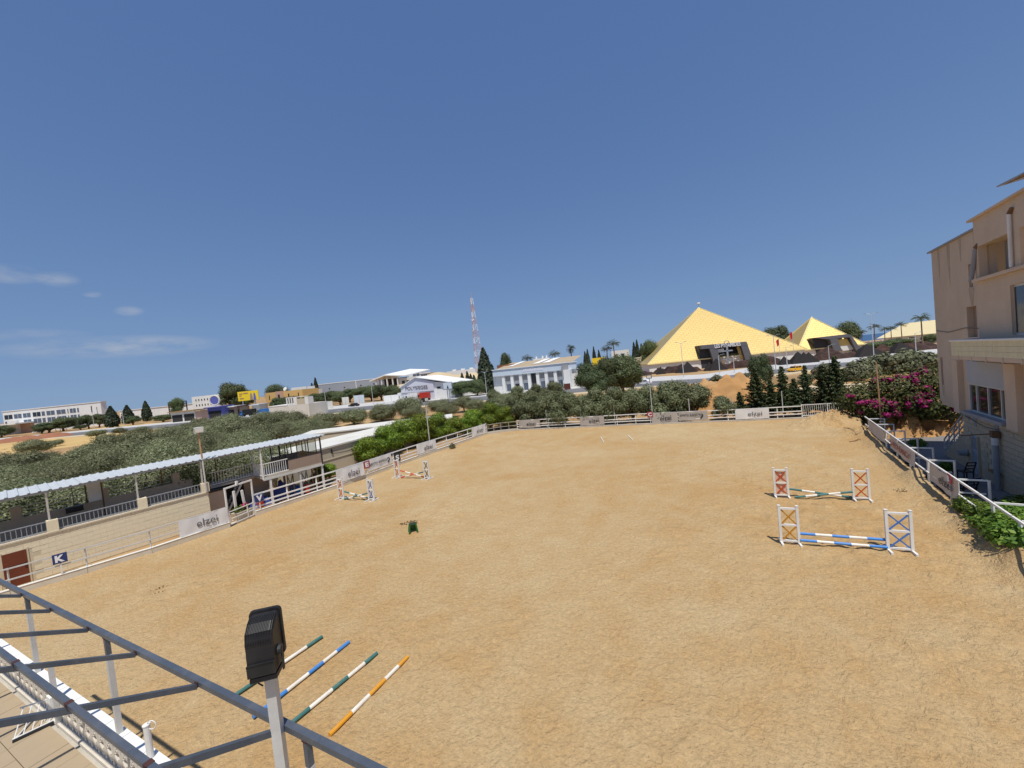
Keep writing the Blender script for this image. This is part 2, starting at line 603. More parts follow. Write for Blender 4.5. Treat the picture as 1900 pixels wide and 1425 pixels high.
mat('interior_dark', (0.035, 0.032, 0.03), 0.9, 0.3, 1.0)
mat('door_bluewhite', (0.42, 0.46, 0.50), 0.7, 0.25, 7, stain=(0.10, 0.14, 0.19), stain_amt=0.9)
mat('wall_sand', (0.52, 0.46, 0.34), 0.9, 0.08, 0.6, stain=(0.44, 0.40, 0.30), stain_amt=0.4)
glass_mat('pane_dark', (0.02, 0.024, 0.03))
glass_mat('pane_blue', (0.10, 0.13, 0.18), 0.15)
glass_mat('pane_car', (0.02, 0.025, 0.03), 0.05)
glass_mat('pane_brown', (0.045, 0.035, 0.025), 0.04)
clear_glass('pane_clear', (0.72, 0.74, 0.72))

leaf_mat('leaf_olive', (0.070, 0.084, 0.035), (0.418, 0.412, 0.249), 0.2, mid=(0.191, 0.206, 0.102))
leaf_mat('leaf_hedge', (0.058, 0.073, 0.034), (0.338, 0.338, 0.189), 0.2, mid=(0.156, 0.176, 0.083))
leaf_mat('leaf_citrus', (0.046, 0.084, 0.017), (0.486, 0.518, 0.049), 0.3, mid=(0.162, 0.251, 0.029))
leaf_mat('leaf_conifer', (0.033, 0.051, 0.023), (0.177, 0.207, 0.090), 0.12, mid=(0.081, 0.108, 0.044))
leaf_mat('leaf_cypress', (0.018, 0.027, 0.016), (0.072, 0.090, 0.047), 0.1)
leaf_mat('leaf_dark', (0.052, 0.082, 0.034), (0.250, 0.275, 0.115), 0.2, mid=(0.123, 0.157, 0.067))
leaf_mat('leaf_boug', (0.038, 0.057, 0.018), (0.225, 0.225, 0.068), 0.25, mid=(0.105, 0.128, 0.036))
leaf_mat('bract_pink', (0.420, 0.015, 0.130), (0.800, 0.100, 0.340), 0.4)
leaf_mat('leaf_scrub', (0.078, 0.091, 0.046), (0.260, 0.260, 0.143), 0.2, mid=(0.156, 0.163, 0.091))
leaf_mat('leaf_bright', (0.044, 0.094, 0.013), (0.325, 0.413, 0.075), 0.35, mid=(0.138, 0.225, 0.031))
leaf_mat('leaf_palm', (0.045, 0.060, 0.022), (0.210, 0.210, 0.090), 0.15, mid=(0.105, 0.120, 0.045))

# ------------------------------------------------------------------ vegetation
RNG = np.random.default_rng(11)


def unit(n, rng):
    v = rng.normal(size=(n, 3))
    return v / np.linalg.norm(v, axis=1)[:, None]


def cards_mesh(name, c, nrm, size, rng, elong=1.7, axis=None):
    """leaf-sized folded faces at points c, facing roughly nrm; size per leaf"""
    n = len(c)
    nrm = nrm / np.linalg.norm(nrm, axis=1)[:, None]
    if axis is None:
        axis = unit(n, rng)
    t = axis - (axis * nrm).sum(1)[:, None] * nrm
    t /= (np.linalg.norm(t, axis=1)[:, None] + 1e-9)
    s = np.cross(nrm, t)
    size = np.broadcast_to(size, (n,))[:, None]
    a = c - t * size * elong * 0.5
    b = c + s * size * 0.5 + nrm * size * 0.12
    d = c + t * size * elong * 0.5
    e = c - s * size * 0.5 + nrm * size * 0.12
    v = np.stack([a, b, d, e], 1).reshape(-1, 3)
    me = bpy.data.meshes.new(name)
    me.vertices.add(4 * n)
    me.vertices.foreach_set('co', v.astype(np.float32).ravel())
    me.loops.add(4 * n)
    me.loops.foreach_set('vertex_index', np.arange(4 * n, dtype=np.int32))
    me.polygons.add(n)
    me.polygons.foreach_set('loop_start', np.arange(0, 4 * n, 4, dtype=np.int32))
    me.update(calc_edges=True)
    return me


def crown_mesh(name, lobes, n, size, seed, elong=1.7, jitter=0.16, inner=0.72, up=0.35):
    """lobes: (x,y,z,rx,ry,rz). Leaves lie in an uneven shell around the lobes with gaps"""
    rng = np.random.default_rng(seed)
    L = np.array(lobes, float)
    w = (L[:, 3] * L[:, 4] + L[:, 3] * L[:, 5] + L[:, 4] * L[:, 5])
    k = rng.choice(len(L), n, p=w / w.sum())
    d = unit(n, rng)
    # clump the directions: leaves gather on twigs
    nt = max(12, n // 14)
    td = unit(nt, rng)
    tk = rng.integers(0, nt, n)
    mixf = rng.random(n)[:, None] < 0.72
    d = np.where(mixf, td[tk] + rng.normal(size=(n, 3)) * 0.16, d)
    d /= np.linalg.norm(d, axis=1)[:, None]
    tw = rng.normal(0, jitter, nt)
    r = 0.90 + np.where(mixf[:, 0], tw[tk], rng.normal(0, jitter, n)) + rng.normal(0, 0.05, n)
    inn = rng.random(n) < 0.16
    r = np.where(inn, rng.uniform(0.35, 0.8, n), r)
    p = L[k, :3] + d * L[k, 3:6] * r[:, None]
    keep = np.ones(n, bool)
    for j in range(len(L)):
        q = (p - L[j, :3]) / L[j, 3:6]
        keep &= ~((np.linalg.norm(q, axis=1) < inner) & (k != j))
    p, d = p[keep], d[keep]
    nn = d * 1.35 + unit(len(p), rng) * 0.6 + np.array([0, 0, up * 0.4])
    sz = size * rng.uniform(0.65, 1.35, len(p))
    return cards_mesh(name, p, nn, sz, rng, elong)


def trunk_mesh(pts_list, seed=0):
    """list of limbs, each [(x,y,z,r),...]"""
    mb = MB()
    for limb in pts_list:
        for a, b in zip(limb[:-1], limb[1:]):
            mb.tube(a[:3], b[:3], a[3], b[3], 7)
    return mb.mesh('trunk')


def round_tree(seed, h, r, kind, n=2400, leaf=0.26, low=0.32, lob=7, elong=1.8, jitter=0.16):
    """meshes of a broad tree: (trunk, crown)"""
    rng = random.Random(seed)
    lobes, limbs = [], []
    th = h * low
    limbs.append([(0, 0, -0.1, 0.055 * h), (rng.uniform(-.1, .1), rng.uniform(-.1, .1), th * 0.6, 0.04 * h), (0.05, 0, th, 0.034 * h)])
    for i in range(lob):
        a = 2 * math.pi * i / lob + rng.uniform(-.4, .4)
        rr = r * rng.uniform(0.42, 0.66)
        z = h * rng.uniform(low + 0.16, 0.74)
        s = r * rng.uniform(0.34, 0.54)
        lobes.append((rr * math.cos(a), rr * math.sin(a), z, s, s, s * rng.uniform(0.68, 0.95)))
        limbs.append([(0.05, 0, th * 0.9, 0.022 * h), (rr * .5 * math.cos(a), rr * .5 * math.sin(a), (th + z) / 2, 0.014 * h),
                      (rr * math.cos(a), rr * math.sin(a), z, 0.006 * h)])
    for i in range(3):
        s = r * rng.uniform(0.36, 0.52)
        lobes.append((rng.uniform(-.3, .3) * r, rng.uniform(-.3, .3) * r, h - s * rng.uniform(0.72, 1.0), s, s, s * 0.85))
    return trunk_mesh(limbs), crown_mesh('crown', lobes, n, leaf, seed + 100, elong, jitter)


def conifer_tree(seed, h, r, n_whorl=16, leaf=0.17):
    rng = np.random.default_rng(seed)
    limbs = [[(0, 0, -0.1, 0.03 * h), (0, 0, h * 0.5, 0.018 * h), (0, 0, h, 0.004 * h)]]
    P, D = [], []
    n_whorl = int(n_whorl * 1.4)
    for i in range(n_whorl):
        f = (i + 0.4) / n_whorl
        z = h * (0.08 + 0.90 * f)
        rr = r * (1 - f) ** 0.95 * rng.uniform(0.6, 1.3) + 0.10
        nb = 7 if f < 0.8 else 5
        a0 = rng.uniform(0, 6.28)
        for j in range(nb):
            a = a0 + 2 * math.pi * j / nb + rng.uniform(-.3, .3)
            L = rr * rng.uniform(0.7, 1.18)
            rise = rng.uniform(0.05, 0.42)
            dv = np.array([math.cos(a), math.sin(a), rise])
            tip = np.array([0, 0, z]) + dv * L
            limbs.append([(0, 0, z, 0.012 * h * (1 - f) + 0.012), (tip[0], tip[1], tip[2], 0.006)])
            m = int(75 * L) + 24
            t = rng.uniform(0.12, 1.08, m)[:, None]
            pt = np.array([0, 0, z]) + dv * L * t + rng.normal(0, 0.075, (m, 3)) * (1.25 - t * .8) + np.array([0, 0, 0.05])
            P.append(pt)
            D.append(np.tile(dv, (m, 1)) + rng.normal(0, .5, (m, 3)))
    P, D = np.concatenate(P), np.concatenate(D)
    nn = unit(len(P), rng) * 0.7 + np.array([0, 0, 0.8])
    return trunk_mesh(limbs), cards_mesh('crown', P, nn, leaf * rng.uniform(.7, 1.3, len(P)), rng, 2.1, D)


def cypress_tree(seed, h, r, n=1500, leaf=0.34):
    rng = np.random.default_rng(seed)
    f = rng.random(n) ** 0.85
    prof = r * np.sin(np.clip((f * 0.93 + 0.07), 0, 1) ** 0.6 * math.pi) ** 0.8
    a = rng.uniform(0, 6.283, n)
    rad = prof * rng.uniform(0.7, 1.12, n)
    p = np.stack([rad * np.cos(a), rad * np.sin(a), h * (0.03 + 0.97 * f)], 1)
    d = np.stack([np.cos(a), np.sin(a), np.full(n, .3)], 1) + rng.normal(0, .4, (n, 3))
    ax = np.tile(np.array([0, 0, 1.0]), (n, 1)) + rng.normal(0, .35, (n, 3))
    limbs = [[(0, 0, -.1, .03 * h * .6), (0, 0, h * .9, .01 * h)]]
    return trunk_mesh(limbs), cards_mesh('crown', p, d, leaf * rng.uniform(.6, 1.3, n), rng, 2.2, ax)


def palm_tree(seed, h, fl, nf=30, skirt=False):
    rng = np.random.default_rng(seed)
    limbs = [[(0, 0, -.1, .34), (0.1, 0, h * .5, .26), (0, 0, h, .22), (0, 0, h + .5, .3)]]
    P, D, S = [], [], []
    for i in range(nf):
        a = 2.4 * i + rng.uniform(-.2, .2)
        e0 = rng.uniform(-0.15, 1.35) if not skirt else rng.uniform(-1.1, 1.35)
        L = fl * rng.uniform(.8, 1.1)
        p = np.array([0, 0, h + .4])
        for s in range(16):
            el = e0 - 1.5 * (s / 16) ** 1.5
            st = np.array([math.cos(a) * math.cos(el), math.sin(a) * math.cos(el), math.sin(el)]) * L / 16
            p = p + st
            side = np.array([-math.sin(a), math.cos(a), 0])
            for sg in (-1, 1):
                ln = L * 0.2 * math.sin(math.pi * (s + 2) / 19)
                dv = side * sg + st / np.linalg.norm(st) * .7 + np.array([0, 0, -.25])
                P.append(p + dv / np.linalg.norm(dv) * ln * .5)
                D.append(dv)
                S.append(max(.12, ln))
    P, D, S = np.array(P), np.array(D), np.array(S)
    nn = np.tile(np.array([0, 0, 1.0]), (len(P), 1)) + rng.normal(0, .3, (len(P), 3))
    return trunk_mesh(limbs), cards_mesh('crown', P, nn, S * .42, rng, 2.4, D)


def plant(name, label, cat, pos, meshes, leaf, bark='bark', group=None, s=1.0, rz=None, sz=None, parts=('trunk', 'crown')):
    """a tree object: an Empty at the foot with trunk and crown of shared meshes"""
    t = T(name, label, cat, (pos[0], pos[1], pos[2] if len(pos) > 2 else 0.0), random.uniform(0, 6.28) if rz is None else rz, group)
    t.scale = (s, s, s if sz is None else sz)
    a = link(parts[0], meshes[0], bark, t)
    b = link(parts[1], meshes[1], leaf, t)
    return t
# ------------------------------------------------------------------ ground, arena, roads, sea
def sand_material():
    m = bpy.data.materials.new('arena_sand')
    m.use_nodes = True
    nt = m.node_tree
    p = nt.nodes['Principled BSDF']
    pos = N(nt, 'ShaderNodeNewGeometry').outputs['Position']

    def noise(scale, detail=4, rough=0.6, dist=0.0, vec=None):
        n = N(nt, 'ShaderNodeTexNoise')
        n.inputs['Scale'].default_value = scale
        n.inputs['Detail'].default_value = detail
        n.inputs['Roughness'].default_value = rough
        n.inputs['Distortion'].default_value = dist
        nt.links.new(vec or pos, n.inputs['Vector'])
        return n.outputs['Fac']
    # broad damp / dry patches
    big = noise(0.085, 4, 0.6, 0.6)
    mid = noise(0.7, 6, 0.65, 0.4)
    fine = noise(9.0, 5, 0.7)
    grit = noise(55.0, 3, 0.7)
    f = math_node(nt, 'ADD', math_node(nt, 'MULTIPLY', math_node(nt, 'SUBTRACT', big, 0.5), 2.4), 0.5)
    f = math_node(nt, 'ADD', f, math_node(nt, 'MULTIPLY', math_node(nt, 'SUBTRACT', mid, 0.5), 1.7), clamp=True)
    mx = N(nt, 'ShaderNodeMix', data_type='RGBA')
    nt.links.new(f, mx.inputs[0])
    mx.inputs[6].default_value = (0.445, 0.280, 0.122, 1)
    mx.inputs[7].default_value = (0.50, 0.372, 0.205, 1)
    hsv = N(nt, 'ShaderNodeHueSaturation')
    nt.links.new(mx.outputs[2], hsv.inputs['Color'])
    v = math_node(nt, 'ADD', math_node(nt, 'MULTIPLY', math_node(nt, 'SUBTRACT', fine, 0.5), 0.85), 1.0)
    v = math_node(nt, 'ADD', v, math_node(nt, 'MULTIPLY', math_node(nt, 'SUBTRACT', grit, 0.5), 0.5))
    # scattered dark specks in the colour, for more contrast in the sand
    vo = N(nt, 'ShaderNodeTexVoronoi')
    vo.inputs['Scale'].default_value = 3.3
    vo.inputs['Randomness'].default_value = 1.0
    nt.links.new(pos, vo.inputs['Vector'])
    dark_speck = math_node(nt, 'LESS_THAN', vo.outputs['Distance'], 0.085)
    pick = math_node(nt, 'GREATER_THAN', noise(1.1, 5, 0.7), 0.56)
    dark_speck = math_node(nt, 'MULTIPLY', dark_speck, pick)
    v = math_node(nt, 'SUBTRACT', v, math_node(nt, 'MULTIPLY', dark_speck, 0.42))
    nt.links.new(v, hsv.inputs['Value'])
    nt.links.new(hsv.outputs[0], p.inputs['Base Color'])
    p.inputs['Roughness'].default_value = 0.95
    p.inputs['Specular IOR Level'].default_value = 0.12
    h = math_node(nt, 'ADD', math_node(nt, 'MULTIPLY', noise(5.0, 4, 0.6, 0.8), 1.0), math_node(nt, 'MULTIPLY', noise(16.0, 4, 0.65), 0.5))
    b = N(nt, 'ShaderNodeBump')
    b.inputs['Strength'].default_value = 0.85
    b.inputs['Distance'].default_value = 0.10
    nt.links.new(h, b.inputs['Height'])
    nt.links.new(b.outputs[0], p.inputs['Normal'])
    MATS['arena_sand'] = m


def soil_material():
    m = bpy.data.materials.new('soil')
    m.use_nodes = True
    nt = m.node_tree
    p = nt.nodes['Principled BSDF']
    pos = N(nt, 'ShaderNodeNewGeometry').outputs['Position']
    n1 = N(nt, 'ShaderNodeTexNoise')
    n1.inputs['Scale'].default_value = 0.045
    n1.inputs['Detail'].default_value = 9
    n1.inputs['Roughness'].default_value = 0.68
    nt.links.new(pos, n1.inputs['Vector'])
    r = N(nt, 'ShaderNodeValToRGB')
    e = r.color_ramp.elements
    e[0].position, e[0].color = 0.32, (0.20, 0.125, 0.06, 1)
    e[1].position, e[1].color = 0.68, (0.52, 0.36, 0.17, 1)
    k = e.new(0.5)
    k.color = (0.38, 0.235, 0.10, 1)
    nt.links.new(n1.outputs['Fac'], r.inputs[0])
    nt.links.new(r.outputs[0], p.inputs['Base Color'])
    p.inputs['Roughness'].default_value = 0.96
    n2 = N(nt, 'ShaderNodeTexNoise')
    n2.inputs['Scale'].default_value = 1.6
    n2.inputs['Detail'].default_value = 7
    nt.links.new(pos, n2.inputs['Vector'])
    b = N(nt, 'ShaderNodeBump')
    b.inputs['Strength'].default_value = 0.7
    b.inputs['Distance'].default_value = 0.25
    nt.links.new(n2.outputs['Fac'], b.inputs['Height'])
    nt.links.new(b.outputs[0], p.inputs['Normal'])
    MATS['soil'] = m


sand_material()
soil_material()
mat('orange_dirt', (0.43, 0.235, 0.09), 0.96, 0.42, 0.35, 0.9, 2.5, coord='World', stain=(0.5, 0.36, 0.2), stain_amt=0.6)
mat('dry_field', (0.56, 0.38, 0.15), 0.96, 0.28, 0.10, 0.5, 1.0, coord='World', stain=(0.40, 0.26, 0.11), stain_amt=0.5)
mat('pale_dirt', (0.56, 0.45, 0.29), 0.96, 0.2, 0.12, 0.5, 1.5, coord='World', stain=(0.44, 0.32, 0.17), stain_amt=0.5)


def sheet(name, pts, z, m):
    mb = MB()
    mb.add([(p[0], p[1], z) for p in pts], [tuple(range(len(pts)))])
    o = mb.o(name, m)
    me = o.data
    if me.polygons[0].normal.z < 0:
        me.flip_normals()
    return tag(o, kind='structure')


def strip(name, near, far, z, m):
    mb = MB()
    n = len(near)
    mb.add([(p[0], p[1], z) for p in near] + [(p[0], p[1], z) for p in far], [(i, i + 1, i + 1 + n, i + n) for i in range(n - 1)])
    o = mb.o(name, m)
    if o.data.polygons[0].normal.z < 0:
        o.data.flip_normals()
    return tag(o, kind='structure')


# the land is a sheet to the shore, the sea goes on to the horizon
# (the ground sheet is laid further down, round the sunken yard)


def sea_material():
    m = bpy.data.materials.new('sea_water')
    m.use_nodes = True
    nt = m.node_tree
    p = nt.nodes['Principled BSDF']
    p.inputs['Base Color'].default_value = (0.045, 0.105, 0.205, 1)
    p.inputs['Roughness'].default_value = 0.45
    p.inputs['Specular IOR Level'].default_value = 0.2
    pos = N(nt, 'ShaderNodeNewGeometry').outputs['Position']
    n2 = N(nt, 'ShaderNodeTexNoise')
    n2.inputs['Scale'].default_value = 0.05
    n2.inputs['Detail'].default_value = 6
    nt.links.new(pos, n2.inputs['Vector'])
    b = N(nt, 'ShaderNodeBump')
    b.inputs['Strength'].default_value = 0.5
    b.inputs['Distance'].default_value = 2.0
    nt.links.new(n2.outputs['Fac'], b.inputs['Height'])
    nt.links.new(b.outputs[0], p.inputs['Normal'])
    MATS['sea_water'] = m


sea_material()
sheet('sea', [(-20000, 380), (20000, 380), (20000, 20000), (-20000, 20000)], -1.2, 'sea_water')

# ---- the riding arena: a fine height field of trodden sand
def XY(p):
    return (p.x, p.y)


LEFT = [(-33.0, 4.4), (-26.0, 14.1)] + [XY(G(*p)) for p in ((20, 1107), (283, 1027), (428, 978), (476, 957), (640, 902), (760, 857), (905, 806))]
FAR = [XY(G(*p)) for p in ((930, 802), (960, 799), (1180, 789), (1400, 781), (1588, 773))]
RIGHT = [XY(G(x, y, 1.4)) for x, y in ((1603, 773), (1700, 842), (1813, 917), (1873, 958), (1900, 976))] + [(9.3, 4.0), (4.4, -3.0)]
ARENA = LEFT + FAR + RIGHT + [(-22.0, -3.0)]


def build_arena():
    step = 0.1
    x0, x1, y0, y1 = -33.2, 33.4, -3.0, 50.8
    nx, ny = int((x1 - x0) / step) + 1, int((y1 - y0) / step) + 1
    xs, ys = x0 + np.arange(nx) * step, y0 + np.arange(ny) * step
    X, Y = np.meshgrid(xs, ys)
    rng = np.random.default_rng(3)
    fx, fy = np.fft.fftfreq(nx)[None, :], np.fft.fftfreq(ny)[:, None]

    def smooth(sig, seed_field):
        F = np.fft.fft2(seed_field) * np.exp(-2 * (math.pi ** 2) * (sig ** 2) * (fx ** 2 + fy ** 2))
        r = np.real(np.fft.ifft2(F))
        return r / r.std()
    Z = smooth(9, rng.normal(size=X.shape)) * 0.018
    # hoof prints: pits of about 30 cm, thicker along worn tracks
    pits = smooth(1.05, rng.normal(size=X.shape))
    track = np.clip(0.65 + 0.35 * smooth(30, rng.normal(size=X.shape)), 0.25, 1.3)
    # smoother drifted strip along the left kerb, churned sand round the jumps
    dl = np.full(X.shape, 99.0)
    for a, b in zip(LEFT[:-1], LEFT[1:]):
        L2 = (b[0] - a[0]) ** 2 + (b[1] - a[1]) ** 2
        t = np.clip(((X - a[0]) * (b[0] - a[0]) + (Y - a[1]) * (b[1] - a[1])) / L2, 0, 1)
        dl = np.minimum(dl, np.hypot(X - a[0] - t * (b[0] - a[0]), Y - a[1] - t * (b[1] - a[1])))
    track *= np.clip(dl / 2.4, 0.18, 1.0)
    for (px, py) in ((1560, 1012), (1525, 922), (662, 926), (766, 886)):
        c = G(px, py)
        track *= 1 + 0.7 * np.exp(-((X - c.x) ** 2 + (Y - c.y) ** 2) / 5.0)
    Z += np.where(pits < 0, pits * 0.032, pits * 0.014) * track
    big = smooth(1.9, rng.normal(size=X.shape))
    Z += np.where(big < -0.6, (big + 0.6) * 0.03, 0.0) * track
    Z += smooth(0.7, rng.normal(size=X.shape)) * 0.009
    # heaps against the gate and drifts along the right fence
    for (px, py, r, h) in ((1536, 788, 1.9, 0.85), (1575, 786, 1.5, 0.5), (1600, 806, 1.6, 0.45), (1500, 792, 1.4, 0.25)):
        c = G(px, py)
        d2 = ((X - c.x) ** 2 + (Y - c.y) ** 2) / (r * r)
        Z += h * np.exp(-d2) * (1 + 0.12 * pits)
    for a, b in zip(RIGHT[:-1], RIGHT[1:]):
        ax, ay, bx_, by_ = a[0], a[1], b[0], b[1]
        L2 = (bx_ - ax) ** 2 + (by_ - ay) ** 2
        t = np.clip(((X - ax) * (bx_ - ax) + (Y - ay) * (by_ - ay)) / L2, 0, 1)
        d = np.hypot(X - ax - t * (bx_ - ax), Y - ay - t * (by_ - ay))
        Z = np.maximum(Z, (0.30 + 0.05 * np.sin(X * 1.3) + 0.04 * np.sin(Y * 1.7 + 1)) * np.exp(-(d / 0.6) ** 2) + Z * 0.8)
    # inside test (even-odd) on the corner grid, slightly grown
    poly = ARENA
    ins = np.zeros(X.shape, bool)
    j = len(poly) - 1
    for i in range(len(poly)):
        xi, yi, xj, yj = *poly[i], *poly[j]
        c = ((yi > Y) != (yj > Y)) & (X < (xj - xi) * (Y - yi) / (yj - yi + 1e-12) + xi)
        ins ^= c
        j = i
    cell = ins[:-1, :-1] | ins[1:, :-1] | ins[:-1, 1:] | ins[1:, 1:]
    # only what the camera's side of the world can look at
    iy, ix = np.nonzero(cell)
    idx = iy * nx + ix
    quads = np.stack([idx, idx + 1, idx + nx + 1, idx + nx], 1)
    used = np.unique(quads)
    remap = np.full(nx * ny, -1, np.int64)
    remap[used] = np.arange(len(used))
    V = np.stack([X.ravel()[used], Y.ravel()[used], Z.ravel()[used]], 1)
    q = remap[quads].astype(np.int32)
    me = bpy.data.meshes.new('arena_sand')
    me.vertices.add(len(V))
    me.vertices.foreach_set('co', V.astype(np.float32).ravel())
    me.loops.add(q.size)
    me.loops.foreach_set('vertex_index', q.ravel())
    me.polygons.add(len(q))
    me.polygons.foreach_set('loop_start', np.arange(0, q.size, 4, dtype=np.int32))
    me.polygons.foreach_set('use_smooth', np.ones(len(q), bool))
    me.update(calc_edges=True)
    o = link('arena_sand', me, 'arena_sand')
    tag(o, kind='structure')
    return o


build_arena()


def heap(name, c, rx, ry, h, m, seed=0, rz=0.0, n=56, rough=0.25, label=None, cat=None, group=None, kind=None):
    """an irregular mound of soil"""
    rng = np.random.default_rng(seed)
    u = np.linspace(-1.15, 1.15, n)
    X, Y = np.meshgrid(u, u)
    r = np.hypot(X, Y)
    ph = rng.uniform(0, 6.28, 12)
    fr = rng.uniform(2, 9, (12, 2)) * rng.choice([-1, 1], (12, 2))
    nz = sum(np.sin(fr[i, 0] * X + fr[i, 1] * Y + ph[i]) / (1 + .25 * np.hypot(*fr[i])) for i in range(12))
    Z = np.clip(1 - r ** 2, 0, None) ** 0.8 * (1 + rough * nz) + 0.04 * nz * (r < 1)
    nzf = rng.normal(size=(n, n))
    kx = np.fft.fftfreq(n)[None, :] ** 2 + np.fft.fftfreq(n)[:, None] ** 2
    for sg, am in ((2.2, .16), (0.9, .11)):
        q = np.real(np.fft.ifft2(np.fft.fft2(nzf) * np.exp(-20 * sg * sg * kx)))
        Z += q / q.std() * am * rough * 3 * (r < 1)
    Z = np.where(r > 1.05, -0.15, Z * h)
    ca, sa = math.cos(rz), math.sin(rz)
    V = [(X[i, j] * rx * ca - Y[i, j] * ry * sa, X[i, j] * rx * sa + Y[i, j] * ry * ca, Z[i, j]) for i in range(n) for j in range(n)]
    F = [(i * n + j, i * n + j + 1, (i + 1) * n + j + 1, (i + 1) * n + j) for i in range(n - 1) for j in range(n - 1)]
    mb = MB().add(V, F)
    o = mb.o(name, m, smooth=True)
    o.location = (c[0], c[1], -0.06)
    return tag(o, label, cat, group, kind)


# ---- road behind the grove, its pavement and verges
near = [Vector((-420, 190, 0)), Vector((-180, 150, 0))] + [G(*p) for p in ((690, 760), (1050, 730), (1192, 717), (1306, 710), (1500, 686), (1740, 669))] + [Vector((330, 130, 0))]
far = [Vector((-420, 206, 0)), Vector((-180, 169, 0))] + [G(*p) for p in ((690, 753), (1050, 723), (1192, 709), (1306, 703), (1500, 678), (1740, 660))] + [Vector((330, 152, 0))]
pav = [Vector((-420, 216, 0)), Vector((-180, 181, 0))] + [G(*p) for p in ((690, 747), (1050, 716), (1192, 701), (1306, 695), (1500, 667), (1740, 648))] + [Vector((330, 178, 0))]
strip('road', near, far, 0.0, 'asphalt')
k0 = [Vector((-420, 205, 0)), Vector((-180, 168.5, 0))] + [a.lerp(b, 0.03) for a, b in zip(far[2:], pav[2:])]
strip('pavement', far, pav, 0.12, 'pavement')
mb = MB()
for a, b in zip(far[:-1], far[1:]):
    mb.bar((a.x, a.y, 0.04), (b.x, b.y, 0.04), 0.35, 0.19)
tag(mb.o('road_kerb', 'pavement'), kind='structure')
# painted centre lines
mb = MB()
for a0, a1, b0, b1 in zip(near[1:-1], near[2:], far[1:-1], far[2:]):
    L = (a1 - a0).length
    k = int(L / 7)
    for i in range(k):
        for f in (0.5,):
            p = a0.lerp(a1, i / k).lerp(b0.lerp(b1, i / k), f)
            q = a0.lerp(a1, (i + .5) / k).lerp(b0.lerp(b1, (i + .5) / k), f)
            d = (q - p).normalized()
            s = Vector((-d.y, d.x, 0)) * .09
            mb.quad(p - s + Vector((0, 0, .005)), q - s + Vector((0, 0, .005)), q + s + Vector((0, 0, .005)), p + s + Vector((0, 0, .005)))
tag(mb.o('road_marking', 'road_paint'), kind='structure')

# dry grass field to the left, pale verge along the road, orange dug earth on the right
sheet('field', [G(0, 838), G(30, 842), G(150, 826), G(290, 800), G(300, 783), G(200, 791), G(100, 806), G(0, 824), Vector((-230, 130, 0))], -0.052, 'dry_field')
strip('verge', [p + Vector((0, -6, 0)) for p in near], [p + Vector((0, 0.4, 0)) for p in near], -0.03, 'pale_dirt')
sheet('dirt_ground', [G(1170, 738), G(1300, 720), G(1560, 700), G(1740, 690), G(1760, 780), G(1600, 775), G(1390, 778), G(1330, 775), G(1240, 760)], -0.048, 'orange_dirt')
sheet('sand_path', [G(1395, 722), G(1560, 712), G(1760, 703), G(1760, 714), G(1560, 724), G(1400, 735)], -0.04, 'pale_dirt')
heap('dirt_mound', G(1345, 752), 8.5, 5.0, 2.6, 'orange_dirt', 5, -0.2, kind='structure')
heap('dirt_mound', G(1290, 742), 7.5, 5.0, 2.0, 'orange_dirt', 6, 0.1, kind='structure')
heap('dirt_mound', G(1395, 748), 7.0, 4.5, 1.9, 'orange_dirt', 7, 0.3, kind='structure')
heap('dirt_mound', G(1225, 735), 9.0, 4.5, 0.9, 'orange_dirt', 8, 0.0, kind='structure')
heap('dirt_mound', G(1150, 748), 8.0, 4.5, 0.8, 'orange_dirt', 9, 0.0, kind='structure')
heap('dirt_mound', G(1300, 722), 13.0, 3.0, 1.0, 'soil', 19, -0.15, kind='structure')
heap('dirt_mound', G(1370, 716), 10.0, 3.0, 1.1, 'soil', 20, -0.15, kind='structure')
# sunken yard at the foot of the right-hand building: the ground sheet is cut out round it
YZ = CAM_H - CAM_H * 1.18
_n = Fr(RIGHT[0], RIGHT[3]).n * 0.42
HOLE = [(p[0] + _n.x, p[1] + _n.y) for p in RIGHT[:6]] + [(10.5, -9.0), (62.0, -9.0), (62.0, 24.0), (40.0, 31.5), (32.6, 34.6)]
from mathutils.geometry import tessellate_polygon
OUT = [(-9000, -700), (9000, -700), (9000, 470), (900, 455), (300, 470), (90, 640), (-60, 2500), (-600, 8000), (-9000, 9000)]
_tri = tessellate_polygon([[Vector((x, y, 0)) for x, y in OUT], [Vector((x, y, 0)) for x, y in HOLE]])
_o = MB().add([(x, y, -.06) for x, y in OUT + HOLE], [tuple(t) for t in _tri]).o('ground', 'soil', recalc=False)
for _p in _o.data.polygons:
    if _p.normal.z < 0:
        _p.flip()
tag(_o, kind='structure')
mat('yard_asphalt', (0.20, 0.195, 0.195), 0.9, 0.16, 0.8, 0.3, 30, stain=(0.28, 0.25, 0.21), stain_amt=0.4)
sheet('yard', [(x, y) for x, y in HOLE], YZ, 'yard_asphalt')
mb = MB()
for a, b in zip(HOLE, HOLE[1:] + HOLE[:1]):
    mb.quad((a[0], a[1], YZ - .05), (b[0], b[1], YZ - .05), (b[0], b[1], -.05), (a[0], a[1], -.05))
tag(mb.o('yard_bank', 'pale_dirt', recalc=False), kind='structure')
for (px, py, rx, ry, h, sd, rz_) in ((1660, 806, 4.2, 2.4, 1.5, 10, .3), (1718, 802, 4.6, 2.6, 1.9, 11, .1), (1622, 796, 2.6, 2.0, 1.1, 12, .1)):
    o = heap('dirt_mound', G(px, py, YZ) + ray(px, py).normalized() * 1.2, rx, ry, h, 'orange_dirt', sd, rz_, kind='structure', rough=0.4)
    o.location.z = YZ - .02
# stripped earth below the white school block
heap('dirt_mound', G(50, 816), 17, 8, 1.3, 'roof_rust', 13, 0.1, kind='structure')
